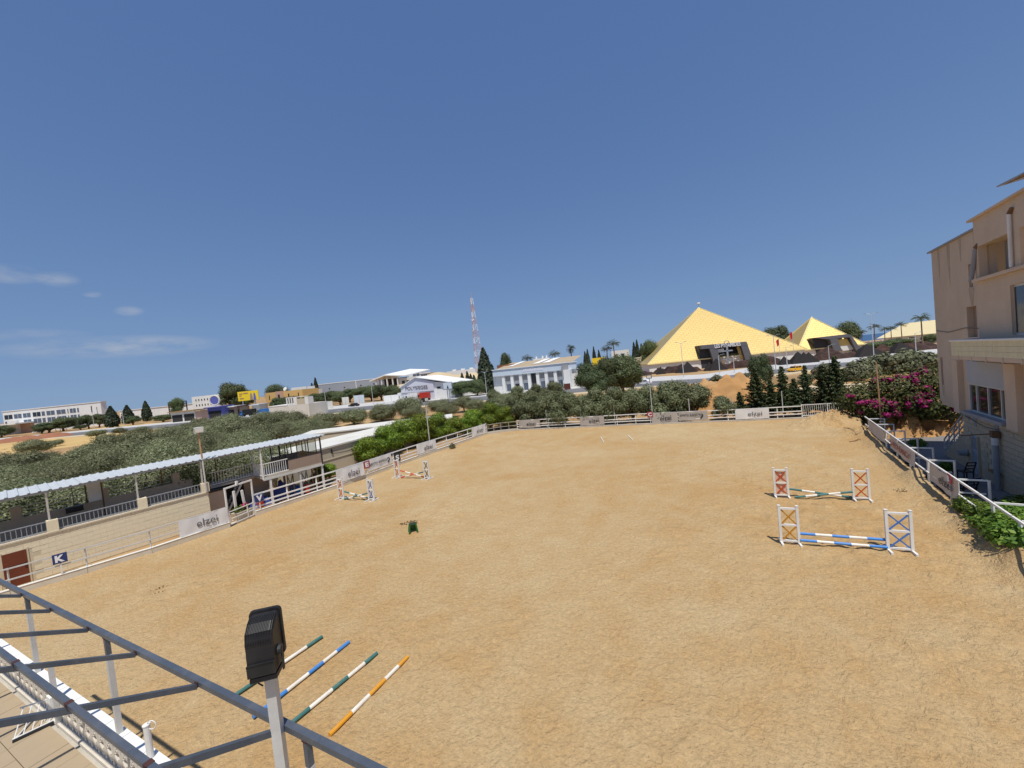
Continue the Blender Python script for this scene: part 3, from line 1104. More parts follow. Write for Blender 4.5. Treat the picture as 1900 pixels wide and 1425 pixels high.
# ------------------------------------------------------------------ jumps and poles
def standard(c, rz, cross, label, h=1.5, w=0.6, back=None, foot=0.62):
    """jump standard: two posts, three rails, two crosses, two feet"""
    t = T('jump_standard', label, 'jump standard', (c[0], c[1], 0.0), rz, 'jump standards')
    for s in (-1, 1):
        p = MB().bar((s * w / 2, 0, 0.0), (s * w / 2, 0, h), 0.085, 0.085).o('post', 'white_paint', t)
        MB().bx(s * w / 2 - .05, s * w / 2 + .05, -.05, .05, h, h + .025).o('post_cap', 'white_paint', p)
        f = MB().bar((s * w / 2, -foot / 2, .05), (s * w / 2, foot / 2, .05), .07, .08)
        f.o('foot', 'white_paint', t)
    x = w / 2 - .043
    zs = (0.12, h * .5, h * .93)
    for z in zs:
        MB().bx(-x, x, -.03, .03, z - .035, z + .035).o('rail', 'white_paint', t)
    for z0, z1 in ((zs[0] + .05, zs[1] - .05), (zs[1] + .05, zs[2] - .05)):
        m = MB().bar((-x + .02, -.012, z0), (x - .02, -.012, z1), .05, .02, up=(0, 1, 0))
        m.bar((-x + .02, .012, z1), (x - .02, .012, z0), .05, .02, up=(0, 1, 0))
        m.o('cross', cross, t)
        if back:
            MB().bx(-x + .03, x - .03, .03, .036, z0 + .03, z1 - .03).o('panel', back, t)
    return t


def striped_pole(p0, p1, col, label, r=0.05, bands=5, group='jump poles', fr=None, col2=None):
    p0, p1 = Vector(p0), Vector(p1)
    t = T('striped_pole', label, 'pole', tuple((p0 + p1) / 2), 0, group)
    c = (p0 + p1) / 2
    cuts = fr or [i / bands for i in range(bands + 1)]
    for i in range(len(cuts) - 1):
        a, b = p0.lerp(p1, cuts[i]) - c, p0.lerp(p1, cuts[i + 1]) - c
        MB().tube(a, b, r, r, 10).o('band', (col if (not col2 or i < 3) else col2) if i % 2 == 0 else 'pole_white', t, smooth=False)
    return t


def G3(px, py, z=0.0):
    return G(px, py, z)


def ang(a, b):
    return math.atan2(b[1] - a[1], b[0] - a[0])


mat('pink_panel', (0.72, 0.45, 0.34), 0.7, 0.1, 3)
# near jump, blue poles
bl = (G(1453, 1009) + G(1480, 1009)) / 2
br = (G(1653, 1023) + G(1688, 1025)) / 2
a = ang(bl, br)
standard(bl, a, 'cross_orange', 'white jump standard with orange crosses at the left end of the blue poles', w=.58)
standard(br, a, 'cross_blue', 'white jump standard with blue crosses at the right end of the blue poles', w=.66)
d = (br - bl).normalized()
s = Vector((-d.y, d.x, 0))
striped_pole(bl + d * .32 + s * .09 + Vector((0, 0, .40)), br - d * .36 + s * .09 + Vector((0, 0, .37)), 'pole_blue', 'upper blue and white pole of the near jump')
striped_pole(bl + d * .32 - s * .06 + Vector((0, 0, .20)), br - d * .36 - s * .06 + Vector((0, 0, .16)), 'pole_blue', 'lower blue and white pole of the near jump')
# second jump on the right, green cross poles
al = (G(1441, 923) + G(1461, 922)) / 2
ar = (G(1587, 928) + G(1611, 929)) / 2
a = ang(al, ar)
standard(al, a, 'cross_red', 'white jump standard with red crosses on pink panels, left of the green cross poles', w=.56, back='pink_panel')
standard(ar, a, 'cross_red', 'white jump standard with red crosses and no panels, right of the green cross poles', w=.58)
d = (ar - al).normalized()
s = Vector((-d.y, d.x, 0))
striped_pole(al + d * .34 + s * .08 + Vector((0, 0, .42)), ar - d * .2 + s * .14 + Vector((0, 0, .06)), 'pole_green', 'green and white pole sloping down to the right in the far right jump')
striped_pole(al + d * .5 - s * .12 + Vector((0, 0, .06)), ar - d * .34 - s * .06 + Vector((0, 0, .42)), 'pole_green', 'green and white pole sloping down to the left in the far right jump')
# left pair of jumps
cl, c2 = G(634, 926), G(690, 929)
a = ang(cl, c2)
standard(cl, a, 'cross_red', 'white jump standard with red crosses beside the long elzei banner', w=.44, foot=.8)
standard(c2, a, 'cross_blue', 'white jump standard with blue crosses near the left fence', w=.44, foot=.8)
d = (c2 - cl).normalized()
s = Vector((-d.y, d.x, 0))
striped_pole(cl + d * .28 + s * .07 + Vector((0, 0, .52)), c2 - d * .15 + s * .12 + Vector((0, 0, .06)), 'pole_green', 'green and white pole sloping right in the left front jump')
striped_pole(cl + d * .4 - s * .12 + Vector((0, 0, .06)), c2 - d * .28 - s * .07 + Vector((0, 0, .52)), 'pole_green', 'green and white pole sloping left in the left front jump')
dl, d2 = G(738, 886), G(793, 889)
a = ang(dl, d2)
standard(dl, a, 'cross_red', 'white jump standard with orange red crosses in front of the black letter sign', w=.46, foot=.85)
standard(d2, a, 'cross_black', 'white jump standard with black crosses, farthest left jump', w=.46, foot=.85)
d = (d2 - dl).normalized()
s = Vector((-d.y, d.x, 0))
striped_pole(dl + d * .28 + s * .07 + Vector((0, 0, .58)), d2 - d * .15 + s * .12 + Vector((0, 0, .06)), 'pole_red', 'orange red and white pole sloping right in the farthest left jump')
striped_pole(dl + d * .5 - s * .12 + Vector((0, 0, .06)), d2 - d * .28 - s * .07 + Vector((0, 0, .58)), 'pole_red', 'orange and dark pole sloping left in the farthest left jump', col2='pole_green')
# four poles laid out on the sand in the foreground
CUT = [0, .19, .44, .60, .81, 1]
for (x0, y0, x1, y1, col, lab, g, cut) in (
        (612, 1368, 757, 1222, 'pole_orange', 'orange and white pole lying on the sand', None, [0, .24, .45, .66, .85, 1]),
        (536, 1350, 700, 1215, 'pole_green', 'green and white pole lying on the sand beside the orange pole', None, [0, .20, .44, .62, .83, 1]),
        (470, 1335, 648, 1194, 'pole_blue', 'blue and white pole lying on the sand', None, [0, .30, .52, .68, .84, 1]),
        (430, 1298, 598, 1184, 'pole_green', 'green and white pole lying on the sand behind the floodlight', None, [0, .30, .42, .52, .80, 1])):
    p0, p1 = G(x0, y0), G(x1, y1)
    striped_pole(p0 + Vector((0, 0, .055)), p1 + Vector((0, 0, .055)), col, lab, r=.05, fr=cut, group='poles lying on the sand')
striped_pole(G(1115, 812) + Vector((0, 0, .05)), G(1120, 821) + Vector((0, 0, .05)), 'pole_white', 'short pale pole lying on the far sand, left one', r=.05, bands=1, group='poles lying on the sand')
striped_pole(G(1166, 809) + Vector((0, 0, .05)), G(1174, 817) + Vector((0, 0, .05)), 'pole_white', 'short pale pole lying on the far sand, right one', r=.05, bands=1, group='poles lying on the sand')

# green plastic stool
c = G(767, 987)
t = T('step_stool', 'green plastic step stool standing alone on the sand', 'stool', (c.x, c.y, 0), 0.35)
MB().add([(-.17, -.13, .42), (.17, -.13, .42), (.17, .13, .42), (-.17, .13, .42), (-.15, -.11, .46), (.15, -.11, .46), (.15, .11, .46), (-.15, .11, .46)],
         [(3, 2, 1, 0), (4, 5, 6, 7), (0, 1, 5, 4), (1, 2, 6, 5), (2, 3, 7, 6), (3, 0, 4, 7)]).o('seat', 'stool_dark', t)
for sx in (-1, 1):
    for sy in (-1, 1):
        MB().bar((sx * .15, sy * .11, .43), (sx * .21, sy * .18, 0), .07, .05).o('leg', 'stool_green', t)
    MB().bar((sx * .20, -.15, .10), (sx * .20, .15, .10), .03, .12).o('side_panel', 'stool_green', t)
MB().add([(-.15, .12, .42), (.15, .12, .42), (.21, .19, .02), (-.21, .19, .02), (-.15, .135, .42), (.15, .135, .42), (.21, .205, .02), (-.21, .205, .02)],
         [(0, 1, 2, 3), (7, 6, 5, 4), (0, 4, 5, 1), (1, 5, 6, 2), (2, 6, 7, 3), (3, 7, 4, 0)]).o('back_panel', 'stool_green', t)
mat('manure', (0.16, 0.10, 0.05), 0.95, 0.4, 8, 0.8, 20)


def crumbs(c, r, n, seed, label):
    rng = random.Random(seed)
    mb = MB()
    for i in range(n):
        a, q = rng.uniform(0, 6.28), r * rng.random() ** .7
        x, y, k = q * math.cos(a) * 1.5, q * math.sin(a) * .8, rng.uniform(.025, .06)
        vs = [(x + k * rng.uniform(.7, 1.2) * math.cos(b), y + k * rng.uniform(.7, 1.2) * math.sin(b), 0.0) for b in (0, 1.57, 3.14, 4.71)] + [(x, y, k * rng.uniform(.6, 1.1))]
        mb.add(vs, [(0, 1, 4), (1, 2, 4), (2, 3, 4), (3, 0, 4)])
    o = mb.o('droppings', 'manure')
    o.location = (c.x, c.y, 0.012)
    return tag(o, label, 'droppings', kind='stuff')


crumbs(G(760, 970), .35, 60, 1, 'dark heap of horse droppings on the sand behind the green stool')
crumbs(G(306, 1094), .4, 45, 2, 'scattered dark droppings on the sand near the cream wall')
crumbs(G(1680, 910), .35, 55, 3, 'scattered dark droppings on the sand by the right fence')


# ------------------------------------------------------------------ fences
def kerb_run(name, label, pts, w, h, m, cap=True):
    t = T(name, label, 'kerb', (pts[0][0], pts[0][1], 0))
    for a, b in zip(pts[:-1], pts[1:]):
        f = Fr(a, b)
        L = f.len
        n = max(1, round(L / 3.0))
        for i in range(n):
            s0, s1 = L * i / n + .006, L * (i + 1) / n - .006
            q = [f.w(s0, 0, 0), f.w(s1, 0, 0), f.w(s1, w, 0), f.w(s0, w, 0)]
            MB().slab(q, -.1, h).o('kerb_section', m, t, world=True)
            if cap:
                q = [f.w(s0, -.02, 0), f.w(s1, -.02, 0), f.w(s1, w * .4, 0), f.w(s0, w * .4, 0)]
                MB().slab(q, h, h + .025).o('kerb_cap', 'coping_white', t, world=True)
    return t


def fence(name, label, pts, posts, rails, base, m='white_paint', off=0.12, top=None, pw=.06, rw=.06, rh=.09, gaps=()):
    """posts: distance between posts; rails: heights above base"""
    t = T(name, label, 'fence', (pts[0][0], pts[0][1], 0))
    run = 0
    for a, b in zip(pts[:-1], pts[1:]):
        f = Fr(a, b)
        n = max(1, round(f.len / posts))
        for i in range(n + (1 if (b == pts[-1]) else 0)):
            s = f.len * i / n
            MB().bar(f.w(s, off, base), f.w(s, off, base + (top or rails[-1]) + .02 + random.uniform(0, .03)), pw, pw).o('post', m, t, world=True)
        for z in rails:
            MB().bar(f.w(-.02, off - .05, base + z + random.uniform(-.01, .01)), f.w(f.len + .02, off - .05, base + z + random.uniform(-.01, .01)), rw, rh).o('rail', m, t, world=True)
    return t


def cloth(f, s0, s1, z0, z1, y, m, name, label, cat='banner', group='banners tied to the arena fence', seed=0, sag=0.03, drop=None, wav=0.02):
    """a vinyl banner hung in the plane of frame f, slightly rippled; returns thing Empty at its lower left corner"""
    rng = random.Random(seed)
    t = f.thing(name, label, cat, group, s=s0, y=y)
    nx, nz = 18, 5
    L, H = s1 - s0, z1 - z0
    ph = [rng.uniform(0, 6.28) for _ in range(4)]
    vs, fs = [], []
    for j in range(nz + 1):
        for i in range(nx + 1):
            u, v = i / nx, j / nz
            x = u * L
            z = z0 + v * H - sag * math.sin(math.pi * u) * v + sag * .5 * math.sin(u * 9 + ph[2]) * (1 - v)
            if drop:
                z -= drop[0] * max(0, u - drop[1]) ** 2 * (1 - 0 * v) * (1 if v < .5 else 0)
            yy = wav * math.sin(u * 7 + ph[0] + v * 2) + wav * .6 * math.sin(u * 17 + ph[1] - v * 3)
            vs.append((x, yy, z))
    for j in range(nz):
        for i in range(nx):
            k = j * (nx + 1) + i
            fs.append((k, k + 1, k + nx + 2, k + nx + 1))
    n = len(vs)
    vs2 = vs + [(x, yy + .006, z) for x, yy, z in vs]
    fs2 = fs + [tuple(q + n for q in reversed(fq)) for fq in fs]
    MB().add(vs2, fs2).o('sheet', m, t, smooth=True, recalc=False)
    return t, L, H


def banner(f, pxl, pxr, z0, z1, m, txt, label, y=0.0, seed=0, ink='ink_grey', tx=(.2, .7), tz=(.25, .75), logo=None, ref_y=800, **kw):
    s0, s1 = f.at(pxl, ref_y, y)[0], f.at(pxr, ref_y, y)[0]
    t, L, H = cloth(f, s0, s1, z0, z1, y, m, 'banner', label, seed=seed, **kw)
    if txt:
        lettering(txt, t, L * tx[0], -.045, z0 + H * tz[0], ink, width=L * (tx[1] - tx[0]), height=H * (tz[1] - tz[0]), bold=.0)
    if logo:      # small curled emblem after the lettering
        x = L * (tx[1] + .035)
        zc = z0 + H * .42
        k = H * .16
        mb = MB()
        pts = [(x + k * (.2 + .9 * math.cos(q)), -.047, zc + k * (.6 + .9 * math.sin(q))) for q in [2.6 - .35 * i for i in range(11)]]
        pts.append((x - k * .3, -.047, zc - k * 1.2))
        for i, (p, q) in enumerate(zip(pts[:-1], pts[1:])):
            mb.bar(p, q, k * (.25 + .06 * i), .008, up=(0, 1, 0))
        mb.o('emblem', ink, t)
    return t


# ---- left side
kA = [LEFT[1]] + LEFT[2:5]
kerb_run('arena_kerb', 'pale concrete kerb along the sand in front of the cream wall', kA, .32, .30, 'pale_concrete')
kB = LEFT[5:]
kerb_run('arena_kerb', 'pale concrete kerb along the left side beyond the gate', kB, .32, .30, 'pale_concrete')
fA = [Fr(a, b) for a, b in zip(kA[:-1], kA[1:])]
fB = [Fr(a, b) for a, b in zip(kB[:-1], kB[1:])]
fence('arena_fence', 'thin weathered rail fence in front of the cream block wall', kA, 2.1, (.45, .95), .30, 'galv_light', pw=.045, rw=.045, rh=.06)
fence('arena_fence', 'white rail fence along the left side between the gate and the far corner', kB, 1.9, (.25, .55, 1.08), .30, off=.16, pw=.08)
F = fA[2]
s0 = F.at(330, 965)[0]
t, L, H = cloth(F, s0, F.len - .05, .34, 1.30, .03, 'banner_white', 'banner', 'white elzei banner with a sagging corner in front of the cream wall', seed=3, drop=(-1.2, .75), sag=.05)
lettering('elzei', t, L * .34, -.05, .62, 'ink_grey', width=L * .43, height=.42, bold=.0)
F = fB[0]
banner(F, 624, 677, .42, 1.40, 'banner_white', 'elzei', 'white elzei banner behind the red and blue jump standards', .02, 4, ref_y=885, tx=(.40, .82), tz=(.2, .72))
F = fB[1]
banner(F, 682, 728, .48, 1.42, 'banner_white', 'SANYA RANCH', 'white banner lettered SANYA RANCH on the left fence', .02, 5, ref_y=865, tx=(.07, .80), tz=(.42, .66), logo=True, ink='ink_black')
F = fB[2]
banner(F, 773, 810, .42, 1.42, 'banner_white', 'elzei', 'small white elzei banner in front of the yellow green bushes', .02, 6, ref_y=830, tx=(.35, .78), tz=(.2, .65))
banner(F, 875, 901, .36, 1.44, 'banner_white', 'elzei', 'white elzei banner at the far left corner of the arena', .02, 7, ref_y=800, tx=(.35, .82), tz=(.25, .65))


def letter_sign(f, px, py, size, ch, plate, ink, label, y=-.02, ch_frac=.62):
    s, z = f.at(px, py, y)
    t = f.thing('letter_sign', label, 'sign', 'dressage letter signs', s=s, y=y)
    MB().bx(-size / 2, size / 2, -.02, .02, z - size / 2, z + size / 2).o('plate', plate, t)
    k = size * ch_frac
    lettering(ch, t, -k * .45, -.03, z - k / 2, ink, width=k * .9, height=k, bold=.05)
    MB().bar((0, .03, z + size / 2 - .02), (0, .03, 0.3), .05, .05).o('stake', 'white_paint', t)
    return t


letter_sign(fA[1], 111, 1036, .46, 'K', 'sign_blue', 'ink_white', 'blue square sign with a white letter K on the near left fence', ch_frac=.72)
letter_sign(fB[0], 481, 924, .5, 'V', 'sign_blue', 'ink_white', 'blue square sign with a white letter V beside the gate', ch_frac=.8)
letter_sign(fB[1], 680.5, 862, .60, 'E', 'sign_red', 'ink_white', 'small red sign with a white letter E on the left fence', ch_frac=.66)
letter_sign(fB[1], 737, 849, .75, 'S', 'ink_black', 'ink_white', 'black sign with a pale letter on the left fence above the jump', ch_frac=.66)

# corner pieces
fence('arena_fence', 'weathered rail fence curving round the far left corner', [LEFT[-1]] + FAR[:2], 1.0, (.5, 1.0), .2, 'concrete', pw=.05, rw=.04, rh=.05)
kerb_run('arena_kerb', 'rough low concrete kerb round the far left corner', [LEFT[-1]] + FAR[:2], .4, .25, 'concrete', cap=False)
# ---- far side
kerb_run('arena_kerb', 'low concrete kerb along the far side of the arena', FAR[1:], .3, .16, 'concrete', cap=False)
fF = [Fr(a, b) for a, b in zip(FAR[1:-1], FAR[2:])]
gate_px = 1490
fs_, _ = fF[-1].at(gate_px, 775)
gp = fF[-1].w(fs_, 0, 0)
fence('arena_fence', 'white three rail fence along the far side in front of the trees', FAR[1:-1] + [(gp.x, gp.y)], 2.2, (.32, .62, 1.12), .16, off=.2, pw=.07)
banner(fF[0], 963, 1002, .30, 1.36, 'banner_grey', 'elzei', 'greyed elzei banner at the left end of the far fence', .10, 8, ref_y=785, tx=(.36, .78), tz=(.25, .68), ink='ink_black')
banner(fF[0], 1076, 1121, .22, 1.34, 'banner_grey', 'elzei', 'greyed elzei banner in the middle of the left half of the far fence', .10, 9, ref_y=780, tx=(.38, .8), tz=(.3, .75), ink='ink_black')
banner(fF[1], 1209, 1258, .18, 1.34, 'banner_grey', 'elzei', 'greyed elzei banner beside the SANYA RANCH banner on the far fence', .10, 10, ref_y=776, tx=(.33, .75), tz=(.2, .72), ink='ink_black')
banner(fF[1], 1259, 1313, .30, 1.32, 'banner_grey', 'SANYA RANCH', 'greyed banner lettered SANYA RANCH on the far fence', .10, 11, ref_y=772, tx=(.05, .74), tz=(.48, .74), logo=True, ink='ink_black')
banner(fF[1] if fF[1].at(1395, 767)[0] < fF[1].len else fF[2], 1364, 1427, .22, 1.30, 'banner_white', 'elzei', 'clean white elzei banner near the right end of the far fence', .10, 12, ref_y=767, tx=(.38, .8), tz=(.3, .7))
# letter C as a red ring
s, z = fF[1].at(1206, 769, .05)
t = fF[1].thing('letter_sign', 'red and white round letter C sign on the far fence', 'sign', 'dressage letter signs', s=s, y=.05)
MB().bx(-.3, .3, -.01, .01, z - .3, z + .3).o('plate', 'sign_red', t)
lettering('C', t, -.2, -.02, z - .21, 'ink_white', width=.4, height=.42, bold=.03)
MB().bar((0, .03, z), (0, .03, .16), .05).o('stake', 'white_paint', t)
# white bar gate at the right end
fG = Fr((gp.x, gp.y), FAR[-1])
t = fG.thing('bar_gate', 'white metal bar gate at the right end of the far fence', 'gate')
L = fG.len
for z in (.30, 1.38):
    MB().bar((0, .2, z), (L, .2, z), .07, .07).o('rail', 'white_paint', t)
for x in (0, L / 2, L):
    MB().bar((x, .2, 0), (x, .2, 1.44), .08, .08).o('post', 'white_paint', t)
n = 24
for i in range(1, n):
    if i == n // 2:
        continue
    MB().bar((L * i / n, .2, .30), (L * i / n, .2, 1.38), .028, .028).o('bar', 'white_paint', t)
# ---- right side
fR = [Fr(a, b) for a, b in zip(RIGHT[:-1], RIGHT[1:])]
t = T('arena_fence', 'white rail fence with bracket posts along the right side of the arena', 'fence', (RIGHT[0][0], RIGHT[0][1], 0))
for f in fR:
    n = max(1, round(f.len / 2.6))
    MB().bar(f.w(-.02, .05, 1.40), f.w(f.len + .02, .05, 1.40), .055, .075).o('rail', 'white_paint', t, world=True)
    MB().bar(f.w(-.02, .05, .80), f.w(f.len + .02, .05, .80), .05, .06).o('rail', 'white_paint', t, world=True)
    for i in range(n):
        s = f.len * (i + .35) / n
        MB().bar(f.w(s, .12, 0), f.w(s, .12, 1.39), .07, .07).o('post', 'white_paint', t, world=True)
        MB().bar(f.w(s, .12, 1.36), f.w(s, 1.02, 1.36), .06, .06).o('bracket', 'white_paint', t, world=True)
        MB().bar(f.w(s, 1.0, YZ), f.w(s, 1.0, 1.39), .06, .06).o('bracket_leg', 'white_paint', t, world=True)
        MB().bar(f.w(s, .12, .80), f.w(s, .9, .80), .05, .05).o('bracket', 'white_paint', t, world=True)
f0, f1, f2 = fR[0], fR[1], fR[2]


def rbanner(f, p0, p1, z0, z1, label, txt, seed, m='banner_white', **kw):
    s0, s1 = f.at(*p0)[0], f.at(*p1)[0]
    t, L, H = cloth(f, s0, s1, z0, z1, 0.0, m, 'banner', label, seed=seed, wav=.025)
    if txt:
        tx = kw.get('tx', (.2, .8))
        lettering(txt, t, L * tx[0], -.055, z0 + H * .3, kw.get('ink', 'ink_grey'), width=L * (tx[1] - tx[0]), height=H * .45, bold=.0)
    return t


mat('banner_dusty', (0.56, 0.51, 0.45), 0.75, 0.10, 1.6, stain=(0.44, 0.36, 0.27), stain_amt=0.5)
rbanner(f0, (1610, 782), (1641, 815), .56, 1.39, 'dusty blank banner sheet at the far end of the right fence', None, 21, 'banner_dusty')
rbanner(f0, (1651, 816), (1697, 852), .56, 1.39, 'dusty banner with reddish SANYA RANCH lettering on the right fence', 'SANYA RANCH', 22, 'banner_dusty', ink='ink_red', tx=(.08, .84))
rbanner(f1, (1724, 868), (1776, 905), .52, 1.39, 'dusty elzei banner beside the letter B on the right fence', 'elzei', 23, 'banner_dusty', tx=(.42, .86))
s, z = f1.at(1761, 888, -.06)
t = f1.thing('letter_sign', 'small red and white letter B sign on the right fence', 'sign', 'dressage letter signs', s=s, y=-.06)
MB().bx(-.16, .16, -.01, .01, z - .2, z + .2).o('plate', 'sign_red', t)
lettering('B', t, -.1, -.025, z - .13, 'ink_white', width=.2, height=.26, bold=.04)
MB().bar((0, .03, z), (0, .03, .1), .04).o('stake', 'white_paint', t)
# tyres dug in under the right fence
for i, (px, py) in enumerate(((1683, 866), (1707, 888), (1664, 846), (1790, 968))):
    c = G(px, py)
    lab = ['old black tyre half buried under the right fence by the reddish banner', 'old black tyre lying on the sand below the elzei banner',
           'old black tyre at the foot of the right fence, farthest one', 'old black tyre at the foot of the right fence, nearest one'][i]
    t = T('tyre', lab, 'tyre', (c.x, c.y, .1), 0.4 * i, 'old tyres under the right fence')
    MB().ring((0, 0, 0), .27, .105, 20, 8).o('tread', 'rubber', t, smooth=True)
    MB().ring((0, 0, .06), .19, .04, 20, 6).o('bead', 'rubber', t, smooth=True)
# dead branches on the heap
for i, (px, py, l, a) in enumerate(((1513, 785, 1.6, .5), (1600, 815, 1.5, 1.4), (1597, 806, 1.1, 2.0), (1576, 821, 1.0, .1))):
    c = G(px, py)
    lab = ['dead twig on the sand heap by the bar gate', 'bent dead branch sticking up by the right fence', 'short dead branch beside the bent one', 'dry stick lying flat near the right fence'][i]
    z = .35 if i == 0 else .06
    d = Vector((math.cos(a), math.sin(a), .35 if i in (1, 2) else .02))
    p = [Vector((0, 0, 0)), d * l * .4, d * l * .7 + Vector((.1, 0, .1)), d * l]
    mb = MB().path(p, .022, 5)
    mb.tube(p[1], p[1] + Vector((d.y, -d.x, .4)) * .4, .016, .006, 5)
    o = mb.o('dead_branch', 'rust_pole_dark')
    o.location = (c.x, c.y, z)
    tag(o, lab, 'branch', 'dead branches')
# ------------------------------------------------------------------ left spectator stand, canopy and pavilion
FS = Fr(G(0, 928, 4.2), G(599, 808, 4.2))
WT = 2.05                                   # top of the block wall
S_END = 7.7
stand = FS.thing('spectator_stand', 'cream block terrace wall with brown door along the left of the arena', 'stand')
MB().bx(-9, S_END - .02, .009, .30, -.1, WT - .03).o('wall_core', 'mortar', stand)
bw, bh = .50, WT / 9
blk = MB().bx(.003, bw - .003, 0, .05, .004, bh - .004).mesh('block')
blk.materials.append(MATS['cream_block'])
blk_half = MB().bx(.003, bw / 2 - .003, 0, .05, .004, bh - .004).mesh('block_half')
blk_half.materials.append(MATS['cream_block'])
for r in range(9):
    s = -2.05 + (0 if r % 2 else -bw / 2)
    while s < S_END - .05:
        x0, x1 = s, s + bw
        if not (r < 7 and x1 > -.22 and x0 < .55):
            half = x1 > S_END + .02
            o = link('block', blk_half if half else blk, None, stand)
            o.location = (s, random.uniform(-.004, .004), r * bh)
        s += bw
MB().bx(-9, -2.4, .0, .03, -.05, WT).o('wall_face', 'cream_block', stand)
MB().bx(S_END - .03, S_END + .02, .002, 3.2, -.05, WT).o('end_wall', 'cream_block', stand)
MB().bx(-9, S_END + .03, -.05, .34, WT, WT + .07).o('coping', 'pale_concrete', stand)
for k in range(34):                         # drips of mortar under the coping
    s = -1.5 + k * .275 + random.uniform(-.05, .05)
    MB().bx(s, s + .1, -.03, .0, WT - .05 - random.uniform(0, .03), WT).o('mortar_drip', 'cream_block', stand)
dr = MB().bx(-.20, .52, -.03, .03, .02, 1.62).o('door', 'door_brown', stand)
MB().bx(-.16, .48, -.045, -.03, 1.0, 1.05).o('door_rib', 'door_brown', dr)
MB().bx(.40, .46, -.07, -.03, .85, .97).o('handle', 'dark_metal', dr)
MB().bx(-.28, -.20, -.02, .03, 0, 1.7).o('door_jamb', 'mortar', stand)
MB().bx(.52, .58, -.02, .03, 0, 1.7).o('door_jamb', 'mortar', stand)
MB().bx(-9, S_END, .34, 3.2, WT - .75, WT - .6).o('terrace_floor', 'grey_concrete', stand)
MB().bx(-9, S_END, 3.05, 3.25, 0, WT + .62).o('back_wall', 'render_tan', stand)
for s in (-2.2, 1.42, 4.72, 7.62):
    MB().bx(s - .19, s + .19, -.02, .32, WT + .07, WT + .64).o('pier', 'cream_block', stand)
for s in (-6, -3, 0.4, 3.6, 6.9):
    MB().bx(s - .18, s + .18, 3.0, 3.3, WT + .62, WT + 1.25).o('back_pier', 'render_tan', stand)
    if s < 6:
        for z in (.75, 1.0, 1.22):
            MB().bar((s + .18, 3.15, WT + z), (s + 3.0, 3.15, WT + z), .03, .03).o('back_rail', 'galv_light', stand)
# grey bar railings between the piers
for (s0, s1, lab) in ((-2.01, 1.23, 'grey metal bar railing on the cream wall above the brown door'),
                      (1.61, 4.53, 'grey metal bar railing on the cream wall, middle section'),
                      (4.91, 7.43, 'grey metal bar railing on the cream wall nearest the balcony')):
    t = FS.thing('bar_railing', lab, 'railing', 'bar railings on the cream wall', s=s0, y=.14)
    L = s1 - s0
    for z in (WT + .14, WT + .60):
        MB().bar((0, 0, z), (L, 0, z), .045, .045).o('rail', 'galv', t)
    n = round(L / .155)
    for i in range(n + 1):
        MB().bar((L * i / n, 0, WT + .07), (L * i / n, 0, WT + .60), .022, .022).o('baluster', 'galv', t)
# canopy of pale blue corrugated sheets
cano = FS.thing('canopy_roof', 'long pale blue corrugated metal canopy over the stand and balcony', 'canopy')
ZF, ZB, DEP = 4.22, 4.20, 3.5
pitch, ns = .333, 3
prof = []
for i in range(ns):
    x = i * pitch
    prof += [(x, 0), (x + .20, 0), (x + .235, .045), (x + .30, .045)]
prof.append((ns * pitch, 0))
vs, fs = [], []
for (y, z) in ((-.12, ZF), (DEP * .5, (ZF + ZB) / 2 - .02), (DEP, ZB)):
    vs += [(x, y, z + h) for x, h in prof]
m_ = len(prof)
for j in range(2):
    fs += [(j * m_ + i, j * m_ + i + 1, (j + 1) * m_ + i + 1, (j + 1) * m_ + i) for i in range(m_ - 1)]
n_ = len(vs)
vs2 = vs + [(x, y, z - .012) for x, y, z in vs]
fs2 = fs + [tuple(q + n_ for q in reversed(f)) for f in fs]
sheet_me = MB().add(vs2, fs2).mesh('roof_sheet')
sheet_me.materials.append(MATS['roof_blue'])
for i in range(26):
    o = link('roof_sheet', sheet_me, None, cano)
    o.location = (-10.4 + i * .997, random.uniform(-.05, .03), random.uniform(-.012, .012) + (.014 if i % 2 else 0))
for y, z in ((.02, ZF - .07), (1.6, 4.08), (3.1, ZB - .07)):
    MB().bar((-10, y, z), (15.3, y, z), .06, .09).o('purlin', 'galv', cano)
for s in (-5.2, -1.9, 1.35, 4.57, 7.52):
    MB().bar((s, .16, WT + .05), (s, .02, ZF - .10), .07, .07).o('post', 'galv_light', cano)
    MB().bar((s, 0, ZF - .13), (s, 3.1, ZB - .13), .05, .08).o('rafter', 'galv', cano)
for s in (-4, -.6, 2.9, 6.2, 9.1):
    MB().bar((s, 3.1, WT - .6), (s, 3.1, ZB - .1), .06, .06).o('rear_post', 'rust_pole_dark', cano)
    pts = [Vector((s, 3.1 - 1.2 * math.sin(k * .26), 3.2 + .8 * (1 - math.cos(k * .26)))) for k in range(7)]
# notice board under the canopy
t = FS.thing('notice_board', 'white notice board on a brown post under the canopy', 'board', s=3.35, y=2.6)
MB().bx(-.42, .1, -.02, .02, 2.75, 3.95).o('panel', 'white_paint', t)
MB().bar((.14, 0, WT - .6), (.14, 0, 4.02), .06, .06).o('post', 'rust_pole_dark', t)
# dark hanging speaker box
t = FS.thing('speaker_box', 'small black loudspeaker box hung under the canopy', 'speaker', s=2.35, y=2.4)
MB().bx(-.32, .32, -.16, .16, 2.45, 2.75).o('cabinet', 'black_plastic', t)
MB().bar((0, 0, 2.75), (0, 0, 4.05), .03).o('hanger', 'dark_metal', t)
